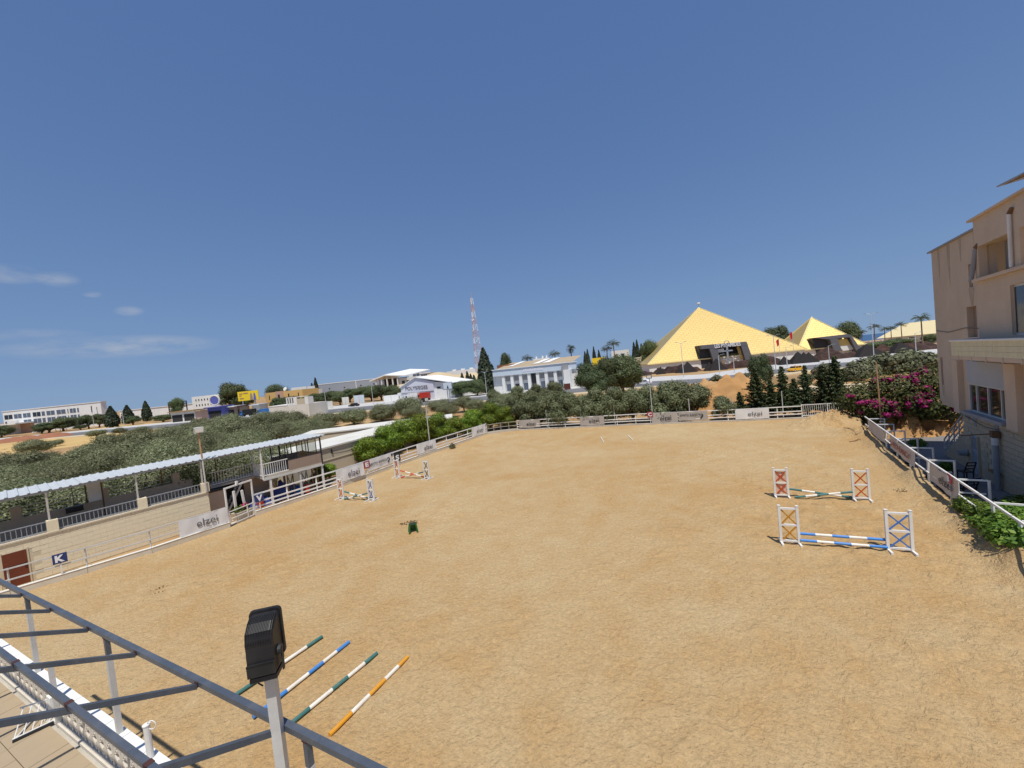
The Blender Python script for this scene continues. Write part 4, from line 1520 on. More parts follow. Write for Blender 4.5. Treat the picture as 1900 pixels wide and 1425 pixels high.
# rusty light pole through the canopy
t = FS.thing('light_pole', 'rusty pole with a floodlight rising above the canopy', 'light pole', s=7.62, y=-.10)
MB().tube((0, 0, WT + .1), (0, 0, 4.3), .045, .045, 8).o('lower_pole', 'galv_light', t)
MB().tube((0, 0, 4.3), (-.03, 0, 5.92), .05, .045, 8).o('pole', 'rust_pole', t)
MB().add([(-.26, -.1, 5.9), (.26, -.1, 5.9), (.22, .16, 5.95), (-.22, .16, 5.95), (-.26, -.14, 6.25), (.26, -.14, 6.25), (.20, .1, 6.28), (-.20, .1, 6.28)],
         [(3, 2, 1, 0), (4, 5, 6, 7), (0, 1, 5, 4), (1, 2, 6, 5), (2, 3, 7, 6), (3, 0, 4, 7)]).o('lamp_head', 'galv_light', t)
MB().bx(-.2, .2, -.155, -.135, 5.96, 6.2).o('lens', 'lamp_lens', t)

# ---- pavilion with balcony
PF = 2.10
pav_t = FS.thing('viewing_pavilion', 'raised viewing box with dark framed windows and a white balcony', 'pavilion', s=10.85)
W = 4.3
MB().bx(0, W, 0, 3.1, PF - .14, PF).o('floor_slab', 'concrete', pav_t)
MB().bx(-2.6, 0, 1.5, 3.1, PF - .14, PF).o('landing', 'concrete', pav_t)
MB().bar((0, .0, PF - .19), (W, 0, PF - .19), .08, .12).o('edge_beam', 'galv_light', pav_t)
for x in (0.02, W - .06):
    MB().bar((x, .02, PF - .15), (x, .02, ZF - .12), .09, .09).o('corner_post', 'white_paint' if x < 1 else 'dark_metal', pav_t)
MB().bar((0, 1.5, PF), (0, 1.5, ZF - .16), .09, .09).o('corner_post', 'galv_light', pav_t)
# balcony railings: front and left side
x1 = 1.72
for z in (PF + .10, PF + .92):
    MB().bar((.05, .02, z), (x1, .02, z), .05, .05).o('balcony_rail', 'white_paint', pav_t)
    MB().bar((0, .06, z), (0, 1.5, z), .05, .05).o('balcony_rail', 'white_paint', pav_t)
    MB().bar((-2.6, 1.5, z), (-.04, 1.5, z), .05, .05).o('balcony_rail', 'galv_light', pav_t)
for i in range(1, 12):
    MB().bar((x1 * i / 12, .02, PF + .1), (x1 * i / 12, .02, PF + .92), .028, .028).o('balcony_bar', 'white_paint', pav_t)
for i in range(1, 10):
    MB().bar((0, 1.5 * i / 10, PF + .1), (0, 1.5 * i / 10, PF + .92), .028, .028).o('balcony_bar', 'white_paint', pav_t)
for i in range(1, 16):
    MB().bar((-2.6 * i / 16, 1.5, PF + .1), (-2.6 * i / 16, 1.5, PF + .92), .028, .028).o('balcony_bar', 'galv_light', pav_t)
# glazed room
MB().bx(x1 + .05, W - .02, .03, .09, PF, PF + .78).o('front_panel', 'brown_panel', pav_t)
MB().bx(W - .08, W - .02, .10, 3.0, PF, PF + .78).o('side_panel', 'brown_panel', pav_t)
MB().bx(x1 + .05, W - .02, 3.0, 3.08, PF, PF + .78).o('rear_panel', 'brown_panel', pav_t)
xs = [x1 + .08, x1 + .75, x1 + 1.4, W - 1.0, W - .4]
for i, x in enumerate(xs):
    MB().bar((x, .05, PF + .78), (x, .05, ZF - .08), .05, .05).o('mullion', 'dark_metal', pav_t)
for x in (x1 + .1, x1 + .75, x1 + 1.6, W - .1):
    MB().bar((x, 3.04, PF + .78), (x, 3.04, ZB - .05), .06, .06).o('mullion', 'dark_metal', pav_t)
for z in (PF + .80, ZF - .14):
    MB().bar((x1 + .05, .05, z), (W, .05, z), .06, .05).o('window_rail', 'dark_metal', pav_t)
    MB().bar((x1 + .05, 3.04, z), (W, 3.04, z), .06, .05).o('window_rail', 'dark_metal', pav_t)
for a, b in zip(xs[1:-1], xs[2:]):
    MB().bx(a + .03, b - .03, .045, .055, PF + .83, ZF - .17).o('pane', 'pane_clear', pav_t)
for k in range(2):
    x = x1 + .05
    MB().bar((x, .4 + k * 1.0, PF), (x, .4 + k * 1.0, ZF - .12), .05, .05).o('door_frame', 'dark_metal', pav_t)
MB().bar((x1 + .05, .05, PF + 1.2), (x1 + .05, 3.0, PF + 1.2), .04, .05).o('door_rail', 'dark_metal', pav_t)
# columns and the store below
for (x, y, m) in ((.45, .05, 'white_paint'), (2.5, .1, 'galv_light'), (4.2, .1, 'white_paint'), (2.5, 2.9, 'galv'), (.3, 2.9, 'galv')):
    MB().bar((x, y, 0), (x, y, PF - .14), .13, .13).o('column', m, pav_t)
MB().bx(-2.8, 1.2, 2.6, 2.8, 0, PF - .14).o('store_wall', 'render_tan', pav_t)
MB().bx(-3.05, -2.0, 1.1, 2.6, 0, PF - .3).o('side_room', 'render_tan', pav_t)
MB().bx(-3.12, -1.9, 1.0, 2.9, PF - .3, PF - .18).o('side_room_roof', 'dark_metal', pav_t)
MB().bx(-1.6, -.4, 2.55, 2.59, 0, 1.8).o('doorway', 'interior_dark', pav_t)
# steep metal stair to the landing
st = FS.thing('metal_stair', 'steep pale metal stair under the balcony landing', 'stair', s=8.9, y=1.2)
for y in (0, .7):
    MB().bar((0, y, .05), (1.1, y, PF - .1), .04, .12).o('stringer', 'galv_light', st)
for i in range(1, 9):
    MB().bx(1.1 * i / 9 - .1, 1.1 * i / 9 + .12, .02, .68, PF * i / 9 - .02, PF * i / 9).o('tread', 'galv', st)


# stored gear in the shade under the pavilion
def stored(s, y, h, m, label, lean, cat='jump standard'):
    t = FS.thing('stored_standard', label, cat, 'gear stored under the pavilion', s=s, y=y)
    for x in (-.2, .2):
        MB().bar((x, 0, 0), (x + lean, .1, h), .07, .07).o('post', m, t)
    MB().bar((-.2 + lean * .1, .02, .15), (.2 + lean * .9, .1, h * .95), .05, .02, up=(0, 1, 0)).o('cross', 'cross_black', t)
    MB().bar((.2 + lean * .1, .02, .15), (-.2 + lean * .9, .1, h * .95), .05, .02, up=(0, 1, 0)).o('cross', 'cross_black', t)
    MB().bar((-.2 + lean * .95, .1, h * .95), (.2 + lean * .95, .1, h * .95), .05).o('rail', m, t)


stored(12.9, .75, 1.75, 'wood', 'brown stored jump standard leaning under the pavilion', .05)
stored(14.1, .9, 1.7, 'galv', 'grey stored jump standard leaning under the pavilion, right of the brown one', -.08)
stored(14.75, .8, 1.7, 'wood', 'brown stored jump standard at the right end under the pavilion', .06)
for i, (s, y, c, lab) in enumerate(((12.4, 1.3, 'tarp_blue', 'blue tarpaulin heaped under the pavilion'), (11.1, 1.1, 'tarp_blue', 'dark blue covered pile beside the white column'),
                                    (13.3, 1.2, 'blue_paint', 'folded bright blue sheet under the pavilion'))):
    p = FS.w(s, y, 0)
    heap('tarpaulin', p, .95, .55, .75 - .1 * i, c, 30 + i, FS.rz, 16, .3, lab, 'tarpaulin', 'gear stored under the pavilion')
for i, (s, y, lab) in enumerate(((10.75, .7, 'red plastic barrel beside the white column'), (13.9, .55, 'red plastic barrel at the right under the pavilion'))):
    t = FS.thing('barrel', lab, 'barrel', 'gear stored under the pavilion', s=s, y=y)
    MB().tube((0, 0, 0), (0, 0, .6), .22, .22, 14).o('body', 'red_paint', t)
    MB().ring((0, 0, .58), .22, .02, 14, 5).o('rim', 'red_paint', t)

# ---- gate in the left kerb
fg = Fr(G(428, 978), G(476, 957))
gt = fg.thing('arena_gate', 'white gate frame with a low leaf in the left fence', 'gate')
L = fg.len
for x in (0, L):
    MB().bar((x, .1, 0), (x, .1, 2.35), .08, .08).o('gate_post', 'white_paint', gt)
MB().bar((-.04, .1, 2.39), (L + .04, .1, 2.39), .09, .09).o('crossbar', 'white_paint', gt)
MB().bar((L * .45, .1, 2.43), (L * .45, .1, 2.62), .12, .12).o('finial', 'white_paint', gt)
for z in (.12, .45, .9):
    MB().bar((.06, .08, z), (L - .06, .08, z), .05, .05).o('leaf_rail', 'white_paint', gt)
for x in (.08, L * .72, L - .08):
    MB().bar((x, .08, .1), (x, .08, .95), .05, .05).o('leaf_bar', 'white_paint', gt)
MB().bx(-.1, L + .1, .3, .55, -.05, .06).o('threshold', 'pale_concrete', gt)
# white uprights behind the gate
for i, (x, y, h, lab) in enumerate(((.62 * L, .8, 1.9, 'white upright post behind the gate'), (.95 * L, .7, 1.8, 'leaning white post behind the gate'))):
    t = fg.thing('upright_post', lab, 'post', s=x, y=y)
    MB().bar((0, 0, 0), (-.02 - .12 * i, 0, h), .12, .10).o('shaft', 'white_paint', t)
    MB().bx(-.2, .2, -.2, .2, 0, .05).o('base', 'white_paint', t)
# flower tub
t = fg.thing('flower_tub', 'pale stone tub of green and red plants behind the gate', 'planter', s=.72 * L, y=.55)
MB().add([(-.42, -.25, 0), (.42, -.25, 0), (.42, .25, 0), (-.42, .25, 0), (-.55, -.3, .55), (.55, -.3, .55), (.55, .3, .55), (-.55, .3, .55)],
         [(3, 2, 1, 0), (0, 1, 5, 4), (1, 2, 6, 5), (2, 3, 7, 6), (3, 0, 4, 7), (4, 5, 6, 7)]).o('tub', 'pale_concrete', t)
link('foliage', crown_mesh('tub_leaves', [(-.25, 0, .7, .28, .25, .2), (.2, .05, .68, .25, .25, .2)], 260, .09, 77), 'leaf_bright', t)
link('flowers', crown_mesh('tub_flowers', [(.22, 0, .8, .2, .2, .15)], 90, .08, 78), 'bract_pink', t)

# ---- low sand coloured buildings behind the left fence
fw = Fr(G(590, 833, 2.45), G(735, 796, 2.45))
t = fw.thing('low_building', 'long low sand coloured building with pale flat roof behind the left fence', 'building')
Lw = fw.len + 9
MB().bx(-3.2, Lw, 0, 5.0, -.1, 2.3).o('wall', 'wall_sand', t)
MB().bx(-3.35, Lw + .1, -.12, 5.1, 2.3, 2.45).o('roof_slab', 'offwhite_wall', t)
MB().bx(-3.2, Lw, -.05, .0, 1.15, 1.22).o('string_course', 'wall_sand', t)
pts = [Vector((1.2 + k * .9, -.06, 1.95 - .18 * math.sin(math.pi * (k % 4) / 4))) for k in range(12)]
MB().path(pts, .012, 4).o('cable', 'dark_metal', t)
MB().bx(1.3, 1.4, -.1, 0, 1.7, 2.1).o('bracket', 'dark_metal', t)
fw2 = Fr(G(555, 808, 2.6), G(780, 781, 2.6))
t = fw2.thing('low_building', 'far low building with a pale grey roof strip among the olive trees', 'building')
MB().bx(0, fw2.len + 4, 0, 4.5, -.1, 2.45).o('wall', 'wall_sand', t)
MB().bx(-.1, fw2.len + 4.1, -.1, 4.6, 2.45, 2.6).o('roof_slab', 'offwhite_wall', t)
_before = set(bpy.data.objects)
# ------------------------------------------------------------------ building on the right
_p = G(1801, 874)
_d = Vector((math.cos(R(57)), math.sin(R(57)), 0))
FH = Fr(_p + _d * 8, _p)
hs = FH.thing('tan_building', 'tan rendered building with brick ground floor and balcony at the right edge', 'building')
XR, DEPTH = 22.0, 9.0
L0, L1 = 4.6, 7.45                         # left edge of the upper floors, left edge of the ground floor


mat('streak', (0.44, 0.35, 0.25), 0.95, 0.25, 2.0)


def wall_with_holes(x0, x1, z0, z1, holes, y0, y1, name, m, parent):
    """wall between x0..x1, z0..z1 pierced by holes (xa,xb,za,zb), built from boxes that butt"""
    xs = sorted({x0, x1, *[h[0] for h in holes], *[h[1] for h in holes]})
    mb = MB()
    for a, b in zip(xs[:-1], xs[1:]):
        mid = (a + b) / 2
        cuts = sorted([(h[2], h[3]) for h in holes if h[0] < mid < h[1]])
        z = z0
        for c0, c1 in cuts:
            if c0 > z:
                mb.bx(a, b, y0, y1, z, c0)
            z = c1
        if z < z1:
            mb.bx(a, b, y0, y1, z, z1)
    return mb.o(name, m, parent)


# upper storeys (back plane at y = .5, front bay at y = .35)
holes_l = [(9.05, 9.45, 9.60, 10.75), (8.62, 9.62, 7.12, 8.66), (4.98, 5.28, 4.35, 6.0)]
wall_with_holes(L0, 10.6, 3.35, 12.25, holes_l, .0, .35, 'wall', 'render_tan', hs)
MB().bx(L0, L0 + .3, .35, DEPTH, 3.35, 12.25).o('side_wall', 'render_tan', hs)
for (a, b, c, d_) in holes_l:
    MB().bx(a, b, .22, .30, c, d_).o('recess', 'brown_panel', hs)
MB().prism([(L0 - .22, 12.25), (10.6, 12.25), (10.6, 12.34), (L0 - .22, 12.34)], -.12, DEPTH).o('roof_edge', 'grey_shutter', hs)
MB().bx(L0 + .02, XR, .36, DEPTH, 3.1, 3.35).o('overhang_slab', 'render_tan', hs)
MB().bx(L0 + .05, L1, .05, .9, 3.15, 3.35).o('overhang_lip', 'render_peach', hs)
# right hand bay, slightly higher with a loggia
holes_r = [(10.95, 13.45, 9.85, 11.30), (14.2, 15.6, 9.85, 11.3), (13.35, 15.0, 7.15, 9.2), (16.2, 18.0, 7.15, 9.2)]
wall_with_holes(10.62, XR, 6.2, 12.55, holes_r, -.28, .0, 'wall', 'render_tan', hs)
MB().bx(10.62, 10.9, .0, .30, 6.2, 12.55).o('return_wall', 'render_tan', hs)
MB().bx(10.42, XR, -.42, DEPTH, 12.55, 12.65).o('roof_edge', 'render_peach', hs)
MB().bx(10.70, XR, -.45, .02, 9.70, 9.84).o('loggia_sill', 'render_peach', hs)
MB().bx(10.9, 14.0, 1.5, 1.7, 9.6, 11.6).o('loggia_wall', 'grey_concrete', hs)
MB().bx(10.9, 14.0, .0, 1.7, 9.60, 9.72).o('loggia_floor', 'grey_concrete', hs)
MB().bx(10.9, 14.0, .0, 1.7, 11.32, 11.5).o('loggia_ceiling', 'render_tan', hs)
MB().bx(11.0, 11.55, .5, .7, 9.72, 11.3).o('loggia_column', 'grey_shutter', hs)
MB().bx(11.6, 12.0, 1.40, 1.49, 9.72, 10.75).o('loggia_door', 'interior_dark', hs)
MB().bx(12.85, 13.4, 1.40, 1.49, 9.72, 10.9).o('loggia_door', 'interior_dark', hs)
for (a, b) in ((13.35, 15.0), (16.2, 18.0)):
    w = MB().bx(a, b, -.18, -.10, 7.15, 9.2).o('window', 'galv_light', hs)
    MB().bx(a + .08, (a + b) / 2 - .03, -.20, -.18, 7.25, 9.1).o('pane', 'pane_dark', w)
    MB().bx((a + b) / 2 + .03, b - .08, -.20, -.18, 7.25, 9.1).o('pane', 'pane_dark', w)
# sloping vent pipe
MB().tube((10.55, -.42, 9.78), (10.80, -.30, 11.25), .085, .085, 12).o('vent_pipe', 'grey_shutter', hs)
MB().tube((10.80, -.30, 11.25), (10.88, -.2, 11.42), .105, .105, 12).o('pipe_cowl', 'rust_pole_dark', hs)
MB().tube((13.75, -.36, 9.9), (13.78, -.36, 12.0), .06, .06, 12).o('drain_pipe', 'white_paint', hs)
MB().tube((13.78, -.36, 12.0), (13.88, -.30, 12.2), .075, .075, 12).o('pipe_elbow', 'rust_pole_dark', hs)
MB().bx(13.0, XR, 1.0, 5, 12.65, 13.2).o('roof_upstand', 'grey_concrete', hs)
MB().bx(13.9, XR, 1.4, 5, 13.2, 13.8).o('roof_upstand', 'grey_concrete', hs)
# hanging roof-top awning, seen from below at the top of the picture
aw = FH.thing('roof_awning', 'dark slatted awning jutting out above the roof at the right edge', 'awning')
(sa, za), (sb, zb2) = FH.at(1849, 348, .2), FH.at(1900, 322, .2)
sb2, zb3 = sb + (sb - sa), zb2 + (zb2 - za)
MB().add([(sa, .2, za), (sb2, .2, zb3), (sb2, 2.4, zb3 + .2), (sa + .3, 2.4, za + .2), (sa, .2, za + .06), (sb2, .2, zb3 + .06), (sb2, 2.4, zb3 + .26), (sa + .3, 2.4, za + .26)],
         [(0, 1, 2, 3), (7, 6, 5, 4), (0, 4, 5, 1), (1, 5, 6, 2), (2, 6, 7, 3), (3, 7, 4, 0)]).o('awning_sheet', 'grey_shutter', aw)
for k in range(3):
    MB().bar((sa + .3, .35 + k * .8, za + .02), (sb2, .35 + k * .8, zb3 - .12), .06, .09).o('awning_batten', 'wood', aw)
MB().bar((sb2 - .6, .6, 12.66), (sb2 - .6, .6, zb3 - .1), .1, .1).o('awning_post', 'galv', aw)
# balcony with stone clad parapet
BF = 1.0                                   # it juts out this far
y0 = -BF
bs0, bz1 = FH.at(1764, 631, -BF)
_, bz0 = FH.at(1768, 660, -BF)
MB().bx(bs0 - .03, XR, y0, -.0, bz0 - .17, bz0).o('balcony_slab', 'render_peach', hs)
hrow = (bz1 - .08 - bz0) / 3
tile_w = .78
me_t = MB().bx(0.006, tile_w - .006, 0, .035, .004, hrow - .004).mesh('cladding_tile')
me_t.materials.append(MATS['parapet_stone'])
MB().bx(bs0 + .01, XR, y0 + .03, y0 + .16, bz0, bz1 - .08).o('parapet_core', 'mortar', hs)
MB().bx(bs0 + .01, bs0 + .13, y0 + .16, -.0, bz0, bz1 - .08).o('parapet_core', 'mortar', hs)
for r in range(3):
    for i in range(15):
        o = link('cladding_tile', me_t, None, hs)
        o.location = (bs0 + i * tile_w, y0 + random.uniform(-.004, .004), bz0 + r * hrow)
MB().bx(bs0 - .05, XR, y0 - .05, y0 + .2, bz1 - .08, bz1).o('parapet_cap', 'coping_white', hs)
MB().bx(bs0 - .05, bs0 + .17, y0 + .2, -.02, bz1 - .08, bz1).o('parapet_cap', 'coping_white', hs)
for i in range(5):
    MB().bx(bs0 + .7 + i * 1.3, bs0 + .76 + i * 1.3, y0 - .03, y0, bz0 - .2, bz0).o('drip_bracket', 'pale_concrete', hs)
MB().bx(bs0 - .22, bs0 - .02, -.55, -.25, bz0 - .1, bz0 + .2).o('wall_lamp', 'dark_metal', hs)
# piers and first-floor window
for (a, b) in ((7.45, 8.1), (12.55, 13.4), (17.5, 18.3)):
    MB().bx(a, b, -.30, .0, 3.12, 5.95).o('pier', 'render_peach', hs)
wall_with_holes(8.1, XR, 3.12, 5.95, [(8.75, 12.3, 3.38, 4.78), (13.8, 17.2, 3.38, 4.78)], -.08, .0, 'wall', 'render_peach', hs)
MB().bx(8.70, 12.35, -.16, -.085, 4.80, 5.93).o('roller_shutter', 'panel_grey', hs)
MB().bx(8.6, 12.45, -.40, -.085, 3.20, 3.36).o('window_sill', 'grey_shutter', hs)
w = MB().bx(8.75, 12.3, -.04, -.01, 3.38, 4.78).o('window', 'interior_dark', hs)
xs = [8.78, 9.5, 10.6, 11.75, 12.27]
for a, b in zip(xs[:-1], xs[1:]):
    MB().bx(a + .03, b - .03, -.062, -.05, 3.42, 4.74).o('pane', 'pane_brown', w)
for x in xs:
    MB().bx(x - .035, x + .035, -.12, -.04, 3.38, 4.78).o('window_mullion', 'galv_light', w)
for z in (3.40, 4.755):
    MB().bx(8.75, 12.3, -.125, -.04, z - .03, z + .03).o('window_frame', 'galv_light', w)
# ground floor of long bricks
holes_g = [(8.35, 9.02, 0, 2.02), (10.35, 10.95, .75, 1.85)]
MB().bx(L1, XR, .04, .3, -.1, 3.12).o('ground_wall', 'mortar', hs)
MB().bx(L1, L1 + .3, .3, DEPTH, -.1, 3.3).o('ground_side_wall', 'render_tan', hs)
rows_n = 13
rh = 3.10 / rows_n
me_b = MB().bx(.007, .593, 0, .05, .008, rh - .008).mesh('brick')
me_b.materials.append(MATS['brick_tan'])
for r in range(rows_n):
    x = L1 - (0 if r % 2 else .3)
    while x < 15.0:
        z0, z1 = r * rh, (r + 1) * rh
        hit = any(x + .58 > h[0] and x < h[1] and z1 > h[2] + .03 and z0 < h[3] - .03 for h in holes_g)
        if not hit and x >= L1 - .01:
            o = link('brick', me_b, None, hs)
            o.location = (x, random.uniform(-.006, .006), z0)
        x += .6
MB().bx(15.0, XR, .0, .04, -.05, 3.1).o('brick_face', 'brick_tan', hs)
for (a, b, c, d_) in holes_g:
    mb = MB()
    for (xa, xb) in ((a - .55, a), (b, b + .55)):
        pass
dr = MB().bx(8.37, 9.0, -.02, .03, .02, 2.0).o('door', 'door_bluewhite', hs)
MB().bx(8.31, 8.37, -.05, .035, 0, 2.06).o('door_jamb', 'brick_tan', hs)
MB().bx(9.0, 9.08, -.05, .035, 0, 2.06).o('door_jamb', 'brick_tan', hs)
for k in range(7):
    MB().bx(8.42 + k * .08, 8.45 + k * .08, -.03, -.02, 1.35, 1.95).o('door_slat', 'galv', dr)
MB().bx(8.40, 8.97, -.03, -.02, .95, 1.02).o('door_rail', 'galv', dr)
wv = MB().bx(10.35, 10.95, .0, .035, .75, 1.85).o('window', 'white_paint', hs)
MB().bx(10.41, 10.89, -.01, .0, .81, 1.79).o('pane', 'pane_brown', wv)
MB().bx(10.25, 11.05, -.14, .0, .64, .74).o('window_sill', 'wood', wv)
MB().tube((11.15, -.16, 0), (11.15, -.16, 2.1), .10, .10, 12).o('down_pipe', 'grey_shutter', hs)
MB().tube((11.15, -.16, 2.1), (11.15, -.16, 2.45), .12, .12, 12).o('pipe_collar', 'white_paint', hs)
MB().bx(11.02, 11.28, -.28, -.03, 2.45, 2.75).o('pipe_box', 'rust_pole_dark', hs)
MB().tube((11.1, -.2, 2.62), (10.25, -.95, 2.35), .03, .03, 6).o('pipe_arm', 'rust_pole_dark', hs)
MB().tube((7.85, -.05, .95), (7.85, -.35, .95), .17, .15, 14).o('wall_fan', 'grey_shutter', hs)
for (x, z, k) in ((8.2, 2.95, .14), (8.85, 2.85, .22), (10.9, 2.8, .18)):
    MB().prism([(x + k * math.cos(q) * (1 + .3 * math.sin(3 * q)), z + k * 1.5 * math.sin(q)) for q in [i * .628 for i in range(10)]], -.014, -.008).o('damp_stain', 'grey_concrete', hs)
for (x, z, l, w) in ((5.6, 12.2, 1.6, .16), (6.9, 12.2, 2.2, .2), (8.3, 12.2, 1.2, .14), (9.9, 12.2, 1.9, .18), (9.25, 9.58, 1.0, .3), (5.15, 4.33, .7, .2)):
    MB().prism([(x - w, z), (x + w, z), (x + w * .6, z - l * .6), (x + w * .2, z - l), (x - w * .3, z - l * .8), (x - w * .7, z - l * .4)], -.006, -.002).o('rain_streak', 'streak', hs)
MB().path([(4.7, -.03, 7.6), (6.4, -.03, 7.45), (8.4, -.03, 7.62), (10.55, -.03, 7.5)], .014, 5).o('wall_cable', 'dark_metal', hs)
MB().path([(7.6, -.05, 3.0), (9.8, -.05, 2.72), (11.1, -.05, 2.8)], .013, 5).o('wall_cable', 'dark_metal', hs)
# outside stair with railing beside the ground floor
sr = FH.thing('outside_stair', 'stair with grey rails climbing beside the brick ground floor', 'stair', s=4.55, y=.0)
ns_, rise, run = 11, 2.1 / 11, 2.8 / 11
poly = [(0, 0)]
for i in range(ns_):
    poly += [(i * run, (i + 1) * rise), ((i + 1) * run, (i + 1) * rise)]
poly.append((ns_ * run, 0))
MB().prism(poly, .1, 1.3).o('steps', 'brick_tan', sr)
for k in range(3):
    MB().bar((-.1, .1, .32 + k * .32), (2.8, .1, 2.42 + k * .32), .05, .05).o('rail', 'galv_light', sr)
for k in range(5):
    x = -.08 + k * .71
    MB().bar((x, .1, max(0, x * .75)), (x, .1, 1.0 + x * .75), .05, .05).o('baluster', 'galv_light', sr)


# chairs by the wall
def chair(s, y, rz, label, m, h=.46, bh=.95, w=.42):
    p = FH.w(s, y, 0)
    t = T('chair', label, 'chair', (p.x, p.y, -.03), FH.rz + rz, 'chairs by the brick wall')
    MB().bx(-w / 2, w / 2, -w / 2, w / 2, h - .03, h + .02).o('seat', m, t)
    for sx in (-1, 1):
        MB().bar((sx * (w / 2 - .03), -w / 2 + .03, 0), (sx * (w / 2 - .03), -w / 2 + .03, h), .035).o('leg', m, t)
        MB().bar((sx * (w / 2 - .03), w / 2 - .03, 0), (sx * (w / 2 - .03), w / 2 - .03, h), .035).o('leg', m, t)
        MB().bar((sx * (w / 2 - .03), w / 2 - .03, h), (sx * (w / 2 - .05), w / 2 + .18, bh), .035).o('back_post', m, t)
    for k in range(3):
        z = h + .18 + k * (bh - h - .2) / 2
        f = (z - h) / (bh - h)
        MB().bar((-w / 2 + .04, w / 2 - .03 + .21 * f, z), (w / 2 - .04, w / 2 - .03 + .21 * f, z), .02, .05).o('back_slat', m, t)


chair(10.65, -1.0, -1.25, 'tall dark bar chair standing by the brick wall', 'dark_metal', .72, 1.25, .42)
chair(12.15, -1.55, -1.1, 'low black slatted lounge chair by the brick wall', 'black_plastic', .38, .9, .6)
t = FH.thing('outdoor_table', 'dark round table beside the black lounge chair', 'table', s=12.0, y=-2.4)
MB().tube((0, 0, .38), (0, 0, .42), .55, .55, 20).o('table_top', 'black_plastic', t)
MB().tube((0, 0, -.03), (0, 0, .38), .06, .05, 8).o('pedestal', 'dark_metal', t)
MB().tube((0, 0, -.03), (0, 0, .0), .28, .26, 16).o('base', 'dark_metal', t)

# the house stands beyond the sunken yard: set it back and down with its stair and chairs
QH = 1.18
for o in [o for o in bpy.data.objects if o not in _before and o.parent is None]:
    o.location = (o.location.x * QH, o.location.y * QH, CAM_H + (o.location.z - CAM_H) * QH)
    o.scale = (QH, QH, QH)
# ------------------------------------------------------------------ background buildings
def AF(pxl, Yl, pxr, Yr, pyl=700, pyr=700):
    a, b = A(pxl, pyl, Yl), A(pxr, pyr, Yr)
    return Fr((a.x, a.y), (b.x, b.y))


def opening(parent, x0, x1, z0, z1, pane='pane_dark', frame='white_wall', y=0.0, name='window', fr=.12, mull=1):
    w = MB().bx(x0, x1, y - .06, y - .004, z0, z1).o(name, frame, parent)
    n = mull
    for i in range(n):
        a, b = x0 + (x1 - x0) * i / n + fr, x0 + (x1 - x0) * (i + 1) / n - fr
        MB().bx(a, b, y - .10, y - .062, z0 + fr, z1 - fr).o('pane', pane, w)
    return w


# ---- gold pyramids
E1 = Vector((0.978, -0.208, 0)).normalized()
E2 = Vector((-E1.y, E1.x, 0))


def gold_material():
    m = bpy.data.materials.new('gold_panels')
    m.use_nodes = True
    nt = m.node_tree
    p = nt.nodes['Principled BSDF']
    tc = N(nt, 'ShaderNodeTexCoord')
    geo = N(nt, 'ShaderNodeNewGeometry')
    sep = N(nt, 'ShaderNodeSeparateXYZ')
    nt.links.new(tc.outputs['Object'], sep.inputs[0])
    # run the courses along each face: the horizontal axis is whichever lies in the face
    nsep = N(nt, 'ShaderNodeSeparateXYZ')
    vt = N(nt, 'ShaderNodeVectorTransform', vector_type='NORMAL', convert_from='WORLD', convert_to='OBJECT')
    nt.links.new(geo.outputs['Normal'], vt.inputs[0])
    nt.links.new(vt.outputs[0], nsep.inputs[0])
    usey = math_node(nt, 'GREATER_THAN', math_node(nt, 'ABSOLUTE', nsep.outputs[0]), math_node(nt, 'ABSOLUTE', nsep.outputs[1]))
    u = math_node(nt, 'ADD', math_node(nt, 'MULTIPLY', sep.outputs[1], usey), math_node(nt, 'MULTIPLY', sep.outputs[0], math_node(nt, 'SUBTRACT', 1.0, usey)))
    comb = N(nt, 'ShaderNodeCombineXYZ')
    nt.links.new(u, comb.inputs[0])
    nt.links.new(math_node(nt, 'MULTIPLY', sep.outputs[2], 1.3), comb.inputs[1])
    br = N(nt, 'ShaderNodeTexBrick')
    br.inputs['Color1'].default_value = (0.68, 0.50, 0.195, 1)
    br.inputs['Color2'].default_value = (0.65, 0.475, 0.18, 1)
    br.inputs['Mortar'].default_value = (0.55, 0.395, 0.145, 1)
    br.inputs['Scale'].default_value = 1.0
    br.inputs['Mortar Size'].default_value = 0.05
    br.inputs['Brick Width'].default_value = 2.4
    br.inputs['Row Height'].default_value = 1.25
    nt.links.new(comb.outputs[0], br.inputs['Vector'])
    nt.links.new(br.outputs['Color'], p.inputs['Base Color'])
    p.inputs['Roughness'].default_value = 0.5
    p.inputs['Metallic'].default_value = 0.6
    b = N(nt, 'ShaderNodeBump')
    b.inputs['Strength'].default_value = 0.5
    b.inputs['Distance'].default_value = 0.12
    b.invert = True
    nt.links.new(br.outputs['Fac'], b.inputs['Height'])
    nt.links.new(b.outputs[0], p.inputs['Normal'])
    MATS['gold_panels'] = m


gold_material()


